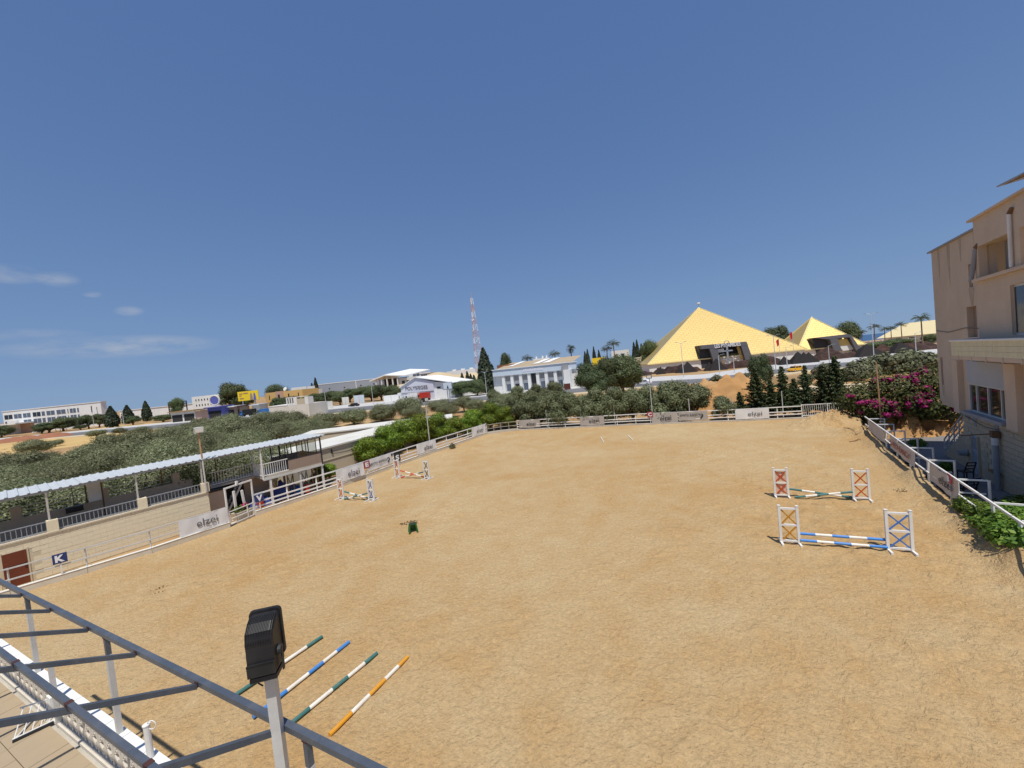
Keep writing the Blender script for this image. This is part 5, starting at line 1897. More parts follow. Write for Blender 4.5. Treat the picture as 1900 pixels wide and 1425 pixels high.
def pyramid(c0, L, H, wall_h, label, name='gold_pyramid'):
    f = Fr(c0, Vector(c0) + E1 * L)
    t = f.thing(name, label, 'pyramid')
    c = (L / 2, L / 2)
    MB().bx(.6, L - .6, .6, L - .6, -.1, wall_h).o('base_wall', 'white_wall', t)
    v = [(0, 0, wall_h), (L, 0, wall_h), (L, L, wall_h), (0, L, wall_h), (c[0], c[1], H)]
    MB().add(v, [(0, 1, 4), (1, 2, 4), (2, 3, 4), (3, 0, 4), (3, 2, 1, 0)]).o('gold_cladding', 'gold_panels', t)
    for i in range(4):
        MB().bar(v[i], v[4], .42, .42).o('ridge_trim', 'gold_edge', t)
        MB().bar(v[i], v[(i + 1) % 4], .35, .5).o('eaves_trim', 'gold_edge', t)
    k = .96
    MB().add([(c[0] - 1.4, c[1] - 1.4, H - 2.2), (c[0] + 1.4, c[1] - 1.4, H - 2.2), (c[0] + 1.4, c[1] + 1.4, H - 2.2), (c[0] - 1.4, c[1] + 1.4, H - 2.2), (c[0], c[1], H + .6)],
             [(0, 1, 4), (1, 2, 4), (2, 3, 4), (3, 0, 4)]).o('capstone', 'gold_edge', t)
    return t, f


C0 = Vector((64.5, 177.5, 0))
p1, f1_ = pyramid(C0, 66.0, 31.2, 4.2, 'large gold tiled pyramid on a white base beyond the road')
c = f1_.w(31, 31, 31.4)
MB().tube((33, 33, 31.2), (33, 33, 33.4), .12, .1, 6).o('finial_rod', 'galv', p1)
MB().ring((33, 33, 33.4), .5, .45, 12, 8).o('finial_ball', 'white_paint', p1, smooth=True)
C2 = Vector((131.0, 172.0, 0))
p2, f2_ = pyramid(C2, 27.0, 18.6, 3.6, 'smaller gold tiled pyramid behind the conifers')


def pxpoly(f, pts, off=0.0):
    return [f.at(x, y, off) for x, y in pts]


def portal(f, label, legs, y0, name='entrance_portal'):
    t = f.thing(name, label, 'portal')
    for (nm, pts, m, ya, yb) in legs:
        MB().prism(pxpoly(f, pts, y0), y0 + ya, y0 + yb).o(nm, m, t)
    return t


fp = Fr(C0, C0 + E1 * 66)
pt = portal(fp, 'dark grey slanted entrance portal of the large pyramid', [
    ('recess', [(1298, 642), (1322, 640), (1336, 688), (1305, 690)], 'portal_dark', 1.5, 9.0),
    ('doorway', [(1326, 645), (1368, 641), (1382, 676), (1338, 682)], 'interior_dark', 2.5, 9.0),
    ('left_leg', [(1313, 640), (1326, 639), (1341, 684), (1327, 686)], 'portal_grey', -1.2, 1.0),
    ('right_leg', [(1371, 635), (1383, 634), (1397, 672), (1384, 676)], 'portal_grey', -1.2, 6.0),
    ('lintel', [(1298, 641), (1383, 634), (1386, 641), (1300, 648)], 'portal_grey', -1.25, 8.0),
    ('side_panel', [(1368, 642), (1376, 641), (1386, 664), (1376, 666)], 'gold_tile', 1.0, 1.6)], -1.0)
s0, z0 = fp.at(1326, 644.5, -2.3)
s1, z1 = fp.at(1374, 640, -2.3)
o = lettering('LES PYRAMIDES', pt, s0, -2.33, min(z0, z1) - .3, 'ink_white', width=s1 - s0, height=1.7, extrude=.1, bold=.02, name='lettering')
s0, z0 = fp.at(1327, 651, -1.3)
MB().bx(s0, s0 + 3.6, -1.4, -1.25, z0 - .9, z0 + .7).o('sign_panel', 'white_wall', pt)
for k in range(6):
    sx, zx = fp.at(1342 + k * 5.2, 664 - k * .6 + (k % 3) * 5, -1.2)
    MB().bx(sx, sx + .7, -1.3, -1.2, zx, zx + .5).o('door_ornament', 'white_paint', pt)
# ankh-like steel emblem standing in front
s0, z0 = fp.at(1352, 683, -6)
t = fp.thing('steel_emblem', 'tall pale steel cross-shaped emblem before the large portal', 'emblem', s=s0, y=-6)
MB().bx(-.35, .35, -.15, .15, 0, 9.5).o('shaft', 'galv', t)
MB().bx(-2.1, 2.1, -.15, .15, 6.6, 7.2).o('arm', 'galv', t)
MB().bx(-2.1, 2.1, -.15, .15, 3.0, 3.4).o('arm', 'galv', t)
MB().ring((0, 0, 10.4), .9, .14, 16, 6, 'Y').o('loop', 'galv', t)
for x in (-2.2, 2.2):
    MB().bx(x - .25, x + .25, -.15, .15, 0, 3.2).o('leg', 'wood', t)
fp2 = Fr(C2, C2 + E1 * 27)
pt = portal(fp2, 'dark grey slanted entrance portal of the smaller pyramid', [
    ('recess', [(1509, 628), (1536, 625), (1553, 652), (1519, 656)], 'portal_dark', 1.0, 6.0),
    ('left_leg', [(1535, 625), (1549, 624), (1559, 651), (1545, 653)], 'portal_grey', -1.2, 1.0),
    ('right_leg', [(1571, 621), (1576, 622), (1596, 651), (1586, 652)], 'portal_grey', -1.2, 3.0),
    ('lintel', [(1509, 627), (1570, 620), (1574, 626), (1536, 630)], 'portal_grey', -1.25, 5.0),
    ('side_panel', [(1554, 630), (1572, 628), (1579, 640), (1558, 642)], 'gold_tile', .2, .7),
    ('side_base', [(1558, 642), (1579, 640), (1585, 648), (1565, 651)], 'white_wall', .2, .7)], -1.0)
# lava rock beds with small black pyramids along the pavement
bed_pts = [A(1100, 700, 170), A(1213, 690, 168), A(1300, 683, 155), A(1480, 664, 138), A(1600, 650, 138), A(1760, 640, 140)]
for i, (a, b) in enumerate(zip(bed_pts[:-1], bed_pts[1:])):
    mid = (a + b) / 2
    L = (b - a).length
    heap('rock_bed', mid, L / 2 * 1.02, 3.8, 2.1 if i < 3 else 2.6, 'lava_rock', 60 + i, ang(a, b), 46, .3,
         ['dark lava rock bed left of the large pyramid', 'dark lava rock bed below the left part of the large pyramid', 'dark lava rock bed before the large portal',
          'dark lava rock bed between the two pyramids', 'dark lava rock bed right of the smaller pyramid'][i], 'rock bed', 'lava rock beds')
for i, (px, Y, w, h) in enumerate(((1186, 163, 5, 3.6), (1225, 160, 4, 3.2), (1259, 155, 3, 2.8), (1276, 153, 6.5, 4.4), (1316, 149, 4, 3.4), (1330, 147, 6.5, 4.6), (1456, 134, 4, 3.2), (1482, 133, 6, 4.4), (1493, 132, 5, 4.0), (1502, 131.5, 5, 3.8), (1610, 134, 9, 4.5), (1672, 136, 8, 4.0))):
    p = A(px, 680, Y)
    o = MB().add([(-w / 2, -w / 2, -.1), (w / 2, -w / 2, -.1), (w / 2, w / 2, -.1), (-w / 2, w / 2, -.1), (0, 0, h)], [(0, 1, 4), (1, 2, 4), (2, 3, 4), (3, 0, 4)]).o('stone_pyramid', 'black_stone')
    o.location = (p.x, p.y, 0)
    o.rotation_euler.z = -.33
    tag(o, 'small black stone pyramid in the lava rock bed', 'garden pyramid', 'small black pyramids along the rock beds')
# red flags
for i, (px, Y, h, lab) in enumerate(((1448, 138, 9.6, 'red flag on a pole between the pyramids, left one'), (1474, 139, 11.6, 'red flag on a pole between the pyramids, right one'))):
    p = A(px, 670, Y)
    t = T('flag_pole', lab, 'flag', (p.x, p.y, 0), -.3)
    MB().tube((0, 0, 0), (0, 0, h), .08, .05, 6).o('pole', 'galv_light', t)
    vs = [(-.02 - .9 * q * (1 - .3 * r), .12 * math.sin(4 * q + r), h - .1 - 2.3 * r - .6 * q) for r in (0, .5, 1) for q in (0, .5, 1)]
    vs += [(x, y + .03, z) for x, y, z in vs]
    fs = [(0, 1, 4, 3), (1, 2, 5, 4), (3, 4, 7, 6), (4, 5, 8, 7)]
    MB().add(vs, fs + [tuple(k + 9 for k in reversed(f)) for f in fs]).o('flag', 'flag_red', t)

# ---- long hall with a pale yellow roof at the far right
f = AF(1640, 215, 1760, 190, 625, 610)
t = f.thing('long_hall', 'low hall with a wide pale yellow roof beside the right building', 'building')
mat('roof_yellow', (0.74, 0.62, 0.36), 0.7, 0.05, 0.3)
Lh = f.len
MB().bx(0, Lh, 0, 18, -.1, 5.2).o('wall', 'offwhite_wall', t)
MB().add([(-3, -1, 4.8), (Lh + 2, -1, 4.8), (Lh + 2, 9, 11.8), (5, 9, 11.8), (-3, 19, 4.8), (Lh + 2, 19, 4.8)], [(0, 1, 2, 3), (3, 2, 5, 4), (0, 3, 4), (1, 5, 2), (0, 4, 5, 1)]).o('roof', 'roof_yellow', t)
for k in range(5):
    opening(t, 4 + k * 6, 7.5 + k * 6, 1.2, 4, 'pane_dark')
f = AF(1592, 205, 1710, 178, 640, 628)
t = f.thing('boundary_wall', 'long cream boundary wall in front of the yellow roofed hall', 'wall')
MB().bx(0, f.len, 0, .4, -.1, 3.9).o('wall_body', 'offwhite_wall', t)
for k in range(6):
    MB().bx(f.len * k / 5 - .3, f.len * k / 5 + .3, -.1, .5, 3.9, 4.15).o('wall_pier', 'white_wall', t)

# ---- white school-like block, far left
f = AF(8, 240, 189, 238, 790, 765)
K = f.len / 181.0
t = f.thing('white_block', 'long white three storey block with large windows at the far left', 'building')
MB().bx(0, f.len, 0, 3.2, -.1, 14.7).o('wall', 'white_wall', t)
MB().bx(-.3, f.len + .3, -.3, 3.4, 14.7, 15.1).o('parapet', 'white_wall', t)
cols = [(10.5, 26), (28.4, 43), (45, 59.5), (63, 78), (79.5, 86), (88.5, 104), (107, 124), (127, 129.3), (131.5, 143), (145, 148.6)]
for r, (z0, z1) in enumerate(((9.6, 12.6), (5.4, 8.5), (1.2, 4.3))):
    for i, (a, b) in enumerate(cols):
        if r == 1 and i == 1:
            continue
        opening(t, (a - 8) * K, (b - 8) * K, z0, z1, 'pane_dark' if (i, r) in ((0, 0), (3, 0)) else 'pane_blue', 'white_wall', 0, fr=.12, mull=1 if b - a < 8 else 2)
for (a, b, z0, z1) in ((170, 173, 8.5, 13), (180, 182, 6, 12)):
    opening(t, (a - 8) * K, (b - 8) * K, z0, z1, 'pane_dark', fr=.2)
MB().bx((19 - 8) * K, (36 - 8) * K, -1.2, 0, 0, 8.8).o('white_panel', 'white_wall', t)
MB().bx((37 - 8) * K, (40 - 8) * K, -9, 0, 0, 6.2).o('porch_wall', 'white_wall', t)
MB().bx((37 - 8) * K, (64 - 8) * K, -9, 0, 6.2, 7.0).o('porch_roof', 'white_wall', t)
MB().bx((40 - 8) * K, (62 - 8) * K, -.6, 0, 0, 6.2).o('porch_screen', 'pink_wall', t)

f = AF(357, 262, 408, 258, 750, 745)
t = f.thing('white_office', 'small white two storey building with rows of square windows', 'building')
MB().bx(0, f.len, 0, 4, -.1, 12.3).o('wall', 'white_wall', t)
for z in (5.4, 9.0):
    for k in range(8):
        s = f.len * (.13 + .105 * k)
        opening(t, s, s + .95, z, z + 1.5, 'pane_dark', fr=.08)
f = AF(222, 300, 360, 285, 765, 752)
t = f.thing('low_hall', 'long low white hall on the skyline left of the small office', 'building')
MB().bx(0, f.len, 0, 12, -.1, 7.6).o('wall', 'white_wall', t)
MB().bx(-.3, f.len + .3, -.4, 12.3, 7.6, 8.0).o('roof', 'roof_white', t)
f = AF(312, 255, 345, 255, 755, 752)
t = f.thing('roof_frame', 'dark open shelter frame on the skyline', 'shelter')
for x in (0, f.len * .35, f.len):
    MB().bx(x, x + .5, 0, .5, 0, 10.2).o('post', 'portal_dark', t)
for z in (6.2, 8.0, 9.7):
    MB().bx(0, f.len + .5, 0, .5, z, z + .55).o('beam', 'portal_dark', t)

# ---- roadside stalls and shops behind the olive grove
def shed(px0, px1, Y, h, wallm, roofm, label, depth=6, py=770, dark=True, over=.6):
    f = AF(px0, Y, px1, Y, py, py - (px1 - px0) * .1)
    t = f.thing('roadside_shop', label, 'shop', 'roadside shops')
    MB().bx(0, f.len, 0, depth, -.1, h).o('wall', wallm, t)
    MB().bx(-over, f.len + over, -over * 2, depth + over, h, h + .35).o('roof', roofm, t)
    if dark:
        n = max(1, int(f.len / 4))
        for k in range(n):
            MB().bx(f.len * k / n + .4, f.len * (k + 1) / n - .4, -.08, -.01, 0, h * .72).o('shopfront', 'interior_dark', t)
    return t, f


shed(318, 362, 172, 4.6, 'offwhite_wall', 'wood', 'brown roofed roadside stall left of the lilac shop', py=775)
shed(364, 374, 168, 4.2, 'pink_wall', 'roof_tan', 'narrow tan roadside kiosk beside the brown roofed stall', py=772, dark=False)
t, f = shed(386, 412, 160, 5.2, 'lilac_blue', 'lilac_blue', 'lilac blue roadside shop with a round emblem on its roof', py=768)
MB().ring((f.len * .62, -.2, 8.2), 2.0, .35, 20, 6, 'Y').o('round_emblem', 'offwhite_wall', t)
MB().tube((f.len * .62, -.1, 8.2), (f.len * .62, -.4, 8.2), 1.9, 1.9, 20).o('emblem_disc', 'lilac_blue', t)
shed(414, 436, 164, 4.6, 'brown_panel', 'roof_white', 'roadside shop with a white awning right of the lilac shop', py=766)
shed(437, 446, 166, 4.4, 'brown_panel', 'brown_board', 'narrow dark roadside kiosk beside the white awning', py=765)
shed(468, 482, 172, 4.2, 'offwhite_wall', 'pale_blue_clad', 'pale roadside shop behind the blue lorry', py=762, dark=False)
# billboard
f = AF(443, 178, 481, 178, 750, 745)
t = f.thing('billboard', 'yellow advertising billboard above the roadside shops', 'billboard')
z0, z1 = 6.6, 11.0
MB().bx(0, f.len, 0, .3, z0, z1).o('panel', 'billboard_yellow', t)
for x in (f.len * .2, f.len * .8):
    MB().bar((x, .2, 0), (x, .2, z0), .35, .35).o('post', 'galv', t)
for k, (x, w, z) in enumerate(((.08, .16, .75), (.08, .10, .55), (.08, .2, .25), (.28, .22, .78))):
    MB().bx(f.len * x, f.len * (x + w), -.04, 0, z0 + 4.4 * z - .25, z0 + 4.4 * z + .25).o('print_line', 'ink_red' if k % 2 else 'wood', t)
for x, c in ((.58, 'brown_panel'), (.74, 'lilac_blue')):
    MB().prism([(f.len * x, z0 + .1), (f.len * (x + .14), z0 + .1), (f.len * (x + .12), z0 + 2.2), (f.len * (x + .09), z0 + 3.3), (f.len * (x + .04), z0 + 3.3), (f.len * (x + .02), z0 + 2.0)], -.05, -.01).o('print_figure', c, t)
# ochre villa
f = AF(493, 235, 562, 225, 742, 735)
t = f.thing('ochre_building', 'long ochre building with a pink portal and rooftop dish', 'building')
MB().bx(0, f.len, 0, 12, -.1, 9.6).o('wall', 'ochre_wall', t)
MB().bx(f.len * .30, f.len * .50, -.4, 0, -.1, 9.9).o('portal_wall', 'pink_wall', t)
opening(t, f.len * .36, f.len * .42, 5.5, 8, 'pane_dark', 'pink_wall', -.4)
opening(t, f.len * .10, f.len * .13, 5, 8, 'pane_dark', 'ochre_wall')
opening(t, f.len * .62, f.len * .66, 5.2, 8, 'pane_dark', 'ochre_wall')
opening(t, f.len * .88, f.len * .91, 5.2, 8, 'pane_dark', 'ochre_wall')
MB().tube((f.len * .52, 1, 10.8), (f.len * .52, .7, 10.9), 1.3, 1.1, 16).o('dish', 'white_paint', t)
MB().bar((f.len * .52, 1, 9.6), (f.len * .52, 1, 10.6), .2).o('dish_post', 'galv', t)
f = AF(542, 250, 582, 246, 735, 731)
t = f.thing('white_house', 'white house behind the ochre building', 'building')
MB().bx(0, f.len * .68, 0, 8, -.1, 11.4).o('wall', 'white_wall', t)
MB().bx(f.len * .68, f.len, 1, 8, -.1, 9.0).o('wing', 'white_wall', t)
opening(t, f.len * .57, f.len * .62, 6, 8.5)
# white box with roof terrace in the grove
f = AF(501, 122, 574, 118, 775, 762)
t = f.thing('white_block_house', 'plain white flat roofed block house standing in the olive grove', 'building')
MB().bx(0, f.len, 0, 8, -.1, 4.1).o('wall', 'offwhite_wall', t)
MB().bx(-.1, f.len * .48, -.08, 8.1, 4.1, 4.35).o('roof_edge', 'white_wall', t)
for k in range(4):
    MB().bx(f.len * (.46 + .06 * k), f.len * (.46 + .06 * k) + .3, .0, .3, 4.1, 6.4).o('terrace_column', 'white_wall', t)
MB().bx(f.len * .66, f.len * .72, 0, .3, 4.1, 6.5).o('terrace_pier', 'white_wall', t)
MB().bx(f.len * .72, f.len * .92, 0, .2, 4.1, 5.9).o('terrace_parapet', 'wall_sand', t)
MB().bx(f.len * .92, f.len, 0, 2.2, 4.1, 6.3).o('stair_head', 'white_wall', t)
MB().bx(f.len * .46, f.len, 0, .35, 6.4, 6.6).o('terrace_beam', 'white_wall', t)
opening(t, f.len * .56, f.len * .62, .9, 1.5, 'interior_dark', 'offwhite_wall', fr=.05)
# roadside walls and containers
for (px0, px1, Y, h, m, lab) in ((574, 618, 150, 3.2, 'offwhite_wall', 'pale panelled roadside wall right of the white block house'),
                                 (637, 649, 172, 3.6, 'offwhite_wall', 'short pale gate wall by the road'),
                                 (659, 678, 174, 3.8, 'pale_blue_clad', 'pale blue panel fence by the road'),
                                 (714, 742, 165, 2.6, 'white_wall', 'low white roadside wall left of the gabled workshop')):
    f = AF(px0, Y, px1, Y, 760, 757)
    t = f.thing('roadside_wall', lab, 'wall')
    n = max(2, int(f.len / 2.5))
    for k in range(n):
        MB().bx(f.len * k / n + .05, f.len * (k + 1) / n - .05, 0, .2, 0, h).o('panel', m, t)
        MB().bx(f.len * k / n - .1, f.len * k / n + .05, -.05, .25, 0, h + .15).o('post', 'concrete', t)
# grey warehouse
f = AF(592, 295, 704, 285, 735, 720)
t = f.thing('grey_warehouse', 'long grey metal clad warehouse on the skyline', 'warehouse')
for k in range(28):
    a, b = f.len * k / 28, f.len * (k + 1) / 28
    MB().bx(a + .03, b - .03, 0, .25, -.1, 12.2).o('clad_panel', 'shed_grey', t)
MB().bx(.1, f.len - .1, .25, 30, -.1, 12.1).o('body', 'shed_grey', t)
MB().bx(-.2, f.len + .2, -.15, 30, 12.2, 12.7).o('roof_edge', 'roof_white', t)
MB().bx(-.05, f.len + .05, -.3, -.0, -.1, 2.2).o('plinth', 'offwhite_wall', t)
MB().bx(f.len * .63, f.len * .64, -.25, -.0, 2.2, 12.2).o('downpipe', 'white_paint', t)
for x, z in ((.03, 8.3), (.18, 8.0), (.43, 7.7), (.70, 8.0), (.91, 8.1)):
    opening(t, f.len * x, f.len * x + 1.2, z, z + 1.1, 'interior_dark', 'shed_grey', fr=.08)
# white open hall with gable roof
f = AF(700, 262, 764, 250, 728, 716)
t = f.thing('open_hall', 'white roofed open hall with tall columns behind the workshop', 'building')
L = f.len
MB().add([(-4, -2, 10.3), (L * .32, -2, 13.2), (L * .32, 26, 14.0), (-4, 26, 11.5), (-4, -2, 11.0), (L * .32, -2, 14.0), (L * .32, 26, 14.9), (-4, 26, 12.3)],
         [(0, 1, 2, 3), (7, 6, 5, 4), (0, 4, 5, 1), (1, 5, 6, 2), (2, 6, 7, 3), (3, 7, 4, 0)]).o('roof_slope', 'roof_white', t)
MB().add([(L * .32, -2, 13.2), (L * .9, -2, 11.4), (L * .9, 26, 14.2), (L * .32, 26, 16.2), (L * .32, -2, 14.0), (L * .9, -2, 12.2), (L * .9, 26, 15.0), (L * .32, 26, 17.0)],
         [(0, 1, 2, 3), (7, 6, 5, 4), (0, 4, 5, 1), (1, 5, 6, 2), (2, 6, 7, 3), (3, 7, 4, 0)]).o('roof_slope', 'roof_white', t)
for x in (.02, .18, .34, .50, .64):
    MB().bx(L * x, L * x + .7, -1.2, -.4, -.1, 12.0 if .1 < x < .6 else 10.8).o('column', 'white_paint', t)
MB().bx(0, L * .66, 8, 9, -.1, 11).o('dark_back', 'interior_dark', t)
for k, (x, c) in enumerate(((.1, 'brown_panel'), (.26, 'grey_shutter'), (.42, 'blue_paint'), (.55, 'red_paint'))):
    MB().bx(L * x, L * (x + .07), 6, 7.5, 0, 3 + k).o('stored_goods', c, t)
MB().bx(L * .66, L + 6, 0, 10, -.1, 10.5).o('office_wall', 'offwhite_wall', t)
for k in range(4):
    opening(t, L * .74 + k * 4.0, L * .74 + 2.6 + k * 4.0, 6.0, 8.8, 'pane_dark', 'offwhite_wall')
# white villa on the rise
f = AF(759, 320, 799, 316, 700, 697)
t = f.thing('hill_villa', 'white cubic villa with flat roofs on the skyline', 'house')
L = f.len
MB().bx(0, L * .55, 0, 8, -.1, 16.5).o('tower_wall', 'white_wall', t)
MB().bx(0, L * .62, -.8, 8.5, 16.5, 17.2).o('roof_slab', 'white_wall', t)
MB().bx(L * .55, L, 0, 8, -.1, 13.2).o('wing_wall', 'white_wall', t)
MB().bx(L * .5, L + .4, -.5, 8.5, 13.2, 13.9).o('roof_slab', 'white_wall', t)
opening(t, L * .56, L * .86, 10.2, 12.5, 'pane_dark', mull=3)
opening(t, L * .9, L * .97, 10.2, 12.6, 'pane_dark')
opening(t, L * .18, L * .5, 11.5, 14.5, 'pane_blue', mull=2)
# gabled workshop lettered POLYSIEGES
f = AF(746, 150, 806, 143, 742, 735)
t = f.thing('gabled_workshop', 'white gabled workshop lettered POLYSIEGES beside the road', 'workshop')
L = f.len
mat('pale_lilac', (0.66, 0.67, 0.74), 0.8, 0.05, 0.4)
MB().prism([(0, -.1), (L, -.1), (L, 6.7), (L * .5, 9.0), (0, 5.6)], 0, 14).o('wall', 'pale_lilac', t)
MB().add([(-.5, -.5, 5.5), (L * .5, -.5, 9.0), (L * .5, 14.5, 9.0), (-.5, 14.5, 5.5), (-.5, -.5, 5.75), (L * .5, -.5, 9.3), (L * .5, 14.5, 9.3), (-.5, 14.5, 5.75)],
         [(0, 1, 2, 3), (7, 6, 5, 4), (0, 4, 5, 1), (1, 5, 6, 2), (2, 6, 7, 3), (3, 7, 4, 0)]).o('roof_slope', 'roof_white', t)
MB().add([(L * .5, -.5, 9.0), (L + 9.5, -.5, 5.6), (L + 9.5, 14.5, 5.6), (L * .5, 14.5, 9.0), (L * .5, -.5, 9.3), (L + 9.5, -.5, 5.8), (L + 9.5, 14.5, 5.8), (L * .5, 14.5, 9.3)],
         [(0, 1, 2, 3), (7, 6, 5, 4), (0, 4, 5, 1), (1, 5, 6, 2), (2, 6, 7, 3), (3, 7, 4, 0)]).o('roof_slope', 'roof_white', t)
lettering('POLYSIEGES', t, L * .15, -.1, 4.35, 'ink_grey', width=L * .68, height=1.35, extrude=.03, bold=.0)
MB().bx(-.1, L + .1, -.2, 0, 3.25, 3.45).o('sign_ledge', 'grey_shutter', t)
MB().prism([(L, -.1), (L + 9, -.1), (L + 9, 5.5), (L, 6.6)], .6, 13).o('side_wing', 'white_wall', t)
opening(t, L + 1.2, L + 3.0, 3.9, 4.8, 'pane_dark', y=.6, fr=.08)
MB().bx(-2.2, .0, .2, 6, -.1, 3.6).o('lean_to', 'white_wall', t)
opening(t, -1.6, -1.2, 1.4, 2.6, 'pane_dark', y=.2, fr=.05)
# framed board like a backboard on posts
f = AF(822, 132, 839, 132, 720, 718)
t = f.thing('sign_board', 'blue grey framed signboard on two posts beside the workshop', 'sign board')
L = f.len
MB().bx(0, L, 0, .2, 3.6, 6.2).o('frame', 'galv', t)
MB().bx(.2, L - .2, -.06, -.004, 3.8, 6.0).o('face', 'pale_blue_clad', t)
MB().prism([(L * .42, 3.95), (L * .62, 3.95), (L * .57, 4.7), (L * .52, 5.1), (L * .47, 4.7)], -.09, -.065).o('print_figure', 'ink_black', t)
for x in (L * .42, L * .62):
    MB().bar((x, .1, 0), (x, .1, 3.6), .3, .3).o('post', 'galv', t)
# far white wall and tan slope
f = AF(829, 300, 882, 292, 698, 693)
t = f.thing('skyline_wall', 'long white building on the skyline left of the lattice mast', 'building')
MB().bx(0, f.len, 0, 6, -.1, 12.4).o('wall', 'white_wall', t)
for k in range(3):
    MB().bx(f.len * (.2 + .3 * k), f.len * (.3 + .3 * k), 1, 3, 12.4, 13.6).o('roof_tank', 'white_wall', t)
heap('tan_slope', A(830, 705, 235), 40, 22, 9.5, 'pale_dirt', 71, 0, 40, .06, kind='structure')
# white showroom with pale blue fascia and tan roofs
f = AF(915, 140, 1072, 128, 718, 705)
t = f.thing('showroom', 'white showroom with pale blue fascia and tan sheet roofs beyond the trees', 'building')
L = f.len
Z = lambda px, py: f.at(px, py)[1]
X = lambda px, py=700: f.at(px, py)[0]
zt, zb = 8.6, 6.3
mat('pale_lilac', (0.66, 0.67, 0.74), 0.8, 0.05, 0.4)
MB().bx(0, L, .8, 20, -.1, zb).o('wall', 'white_wall', t)
MB().bx(X(916), L, -.6, .8, zb, zt).o('fascia', 'pale_blue_clad', t)
MB().bx(X(916) - .2, L + .2, -.9, 1.0, zt, zt + .25).o('fascia_edge', 'roof_white', t)
for k in range(9):
    xk = X(972) + (X(1010) - X(972)) * k / 9
    MB().bx(xk, xk + .75, -.66, -.605, zb + .7, zb + 1.55 + .15 * (k % 2)).o('raised_letter', 'pale_lilac', t)
MB().add([(0, 1, zt - .1), (L * .94, 1, zt - .1), (L * .94, 20, zt + 2.5), (0, 20, zt + 2.5)], [(0, 1, 2, 3)]).o('roof', 'roof_tan', t)
for (a, b) in ((.10, .17), (.42, .50), (.54, .63)):
    MB().add([(L * a, 8, zt + 1.0), (L * b, 8, zt + 1.0), (L * (b + .05), 19.8, zt + 2.62), (L * (a + .05), 19.8, zt + 2.62)], [(0, 1, 2, 3)]).o('white_roof_sheet', 'roof_white', t)
MB().bx(-3, L * .13, 12, 20, -.1, zt + 1.9).o('rust_shed', 'roof_rust', t)
xs = [X(934), X(950), X(966), X(982), X(998), X(1014), X(1031), X(1047)]
for i in range(len(xs)):
    MB().bx(xs[i] - .55, xs[i] + .55, -.3, .8, -.1, zb).o('pilaster', 'white_wall', t)
for i in range(len(xs) - 1):
    a, b = xs[i] + .6, xs[i + 1] - .6
    if i == 3:
        MB().bx(a, b, .7, .79, 0, zb - .2).o('entrance', 'portal_dark', t)
        continue
    opening(t, a, b, 4.0, zb - .3, 'grey_shutter', 'white_wall', .8, fr=.08)
    opening(t, a, b, .4, 3.0, 'pane_dark' if i % 2 else 'pane_blue', 'white_wall', .8, fr=.08)
MB().bx(X(1047) + .6, X(1062), -3.0, .8, -.1, zb).o('porch_wall', 'white_wall', t)
MB().bx(X(1045), X(1057), -1.2, -.6, zb - 1.2, zt - .4).o('air_conditioner', 'grey_shutter', t)
MB().bx(X(1062), X(1074), -.2, 12, -.1, zb - 1.5).o('side_wing', 'offwhite_wall', t)
# brown board on posts
f = AF(1047.5, 101, 1059, 101, 725, 722)
t = f.thing('brown_board', 'dark brown roadside board on two posts', 'sign board')
MB().bx(0, f.len, 0, .12, 1.3, 2.9).o('panel', 'brown_board', t)
for x in (.3, f.len - .3):
    MB().bar((x, .06, -.05), (x, .06, 1.3), .1).o('post', 'galv', t)
# small houses on the skyline behind the showroom
f = AF(990, 330, 1019, 328, 672, 669)
t = f.thing('skyline_house', 'small white house with rooftop tanks on the skyline', 'house')
MB().bx(0, f.len, 0, 8, -.1, 16).o('wall', 'white_wall', t)
for k in range(3):
    opening(t, f.len * (.08 + .3 * k), f.len * (.2 + .3 * k), 12, 14.4, 'pane_dark', fr=.2)
for x in (.15, .55, .8):
    MB().bx(f.len * x, f.len * x + 1.3, 2, 4, 16, 18.2).o('roof_tank', 'white_paint', t)
f = AF(1035, 340, 1060, 338, 668, 665)
t = f.thing('skyline_house', 'house with a reddish tiled roof on the skyline', 'house')
MB().bx(0, f.len, 0, 9, -.1, 12).o('wall', 'white_wall', t)
MB().prism([(-1, 12), (f.len + 1, 12), (f.len * .5, 15.5)], -1, 10).o('roof', 'roof_rust', t)
f = AF(1135, 230, 1164, 226, 660, 655)
t = f.thing('white_house', 'white flat roofed house behind the dark mid-distance trees', 'house')
MB().bx(0, f.len, 0, 8, -.1, 13.5).o('wall', 'white_wall', t)
opening(t, f.len * .2, f.len * .4, 9.5, 11.5)
opening(t, f.len * .6, f.len * .8, 9.5, 11.5)
f = AF(1098, 245, 1122, 243, 668, 664)
t = f.thing('skyline_house', 'low yellow house behind the dark mid-distance trees', 'house')
MB().bx(0, f.len, 0, 8, -.1, 10.5).o('wall', 'billboard_yellow', t)
opening(t, f.len * .5, f.len * .7, 7, 9)
f = AF(1168, 225, 1206, 222, 662, 657)
t = f.thing('columned_wall', 'grey columned boundary wall left of the large pyramid', 'wall')
for k in range(12):
    MB().bx(f.len * k / 12, f.len * k / 12 + .5, 0, .5, -.1, 7.6).o('column', 'concrete', t)
MB().bx(0, f.len, .1, .4, -.1, 6.4).o('wall_body', 'grey_concrete', t)
MB().bx(-.3, f.len + .3, -.1, .6, 7.6, 8.1).o('beam', 'offwhite_wall', t)

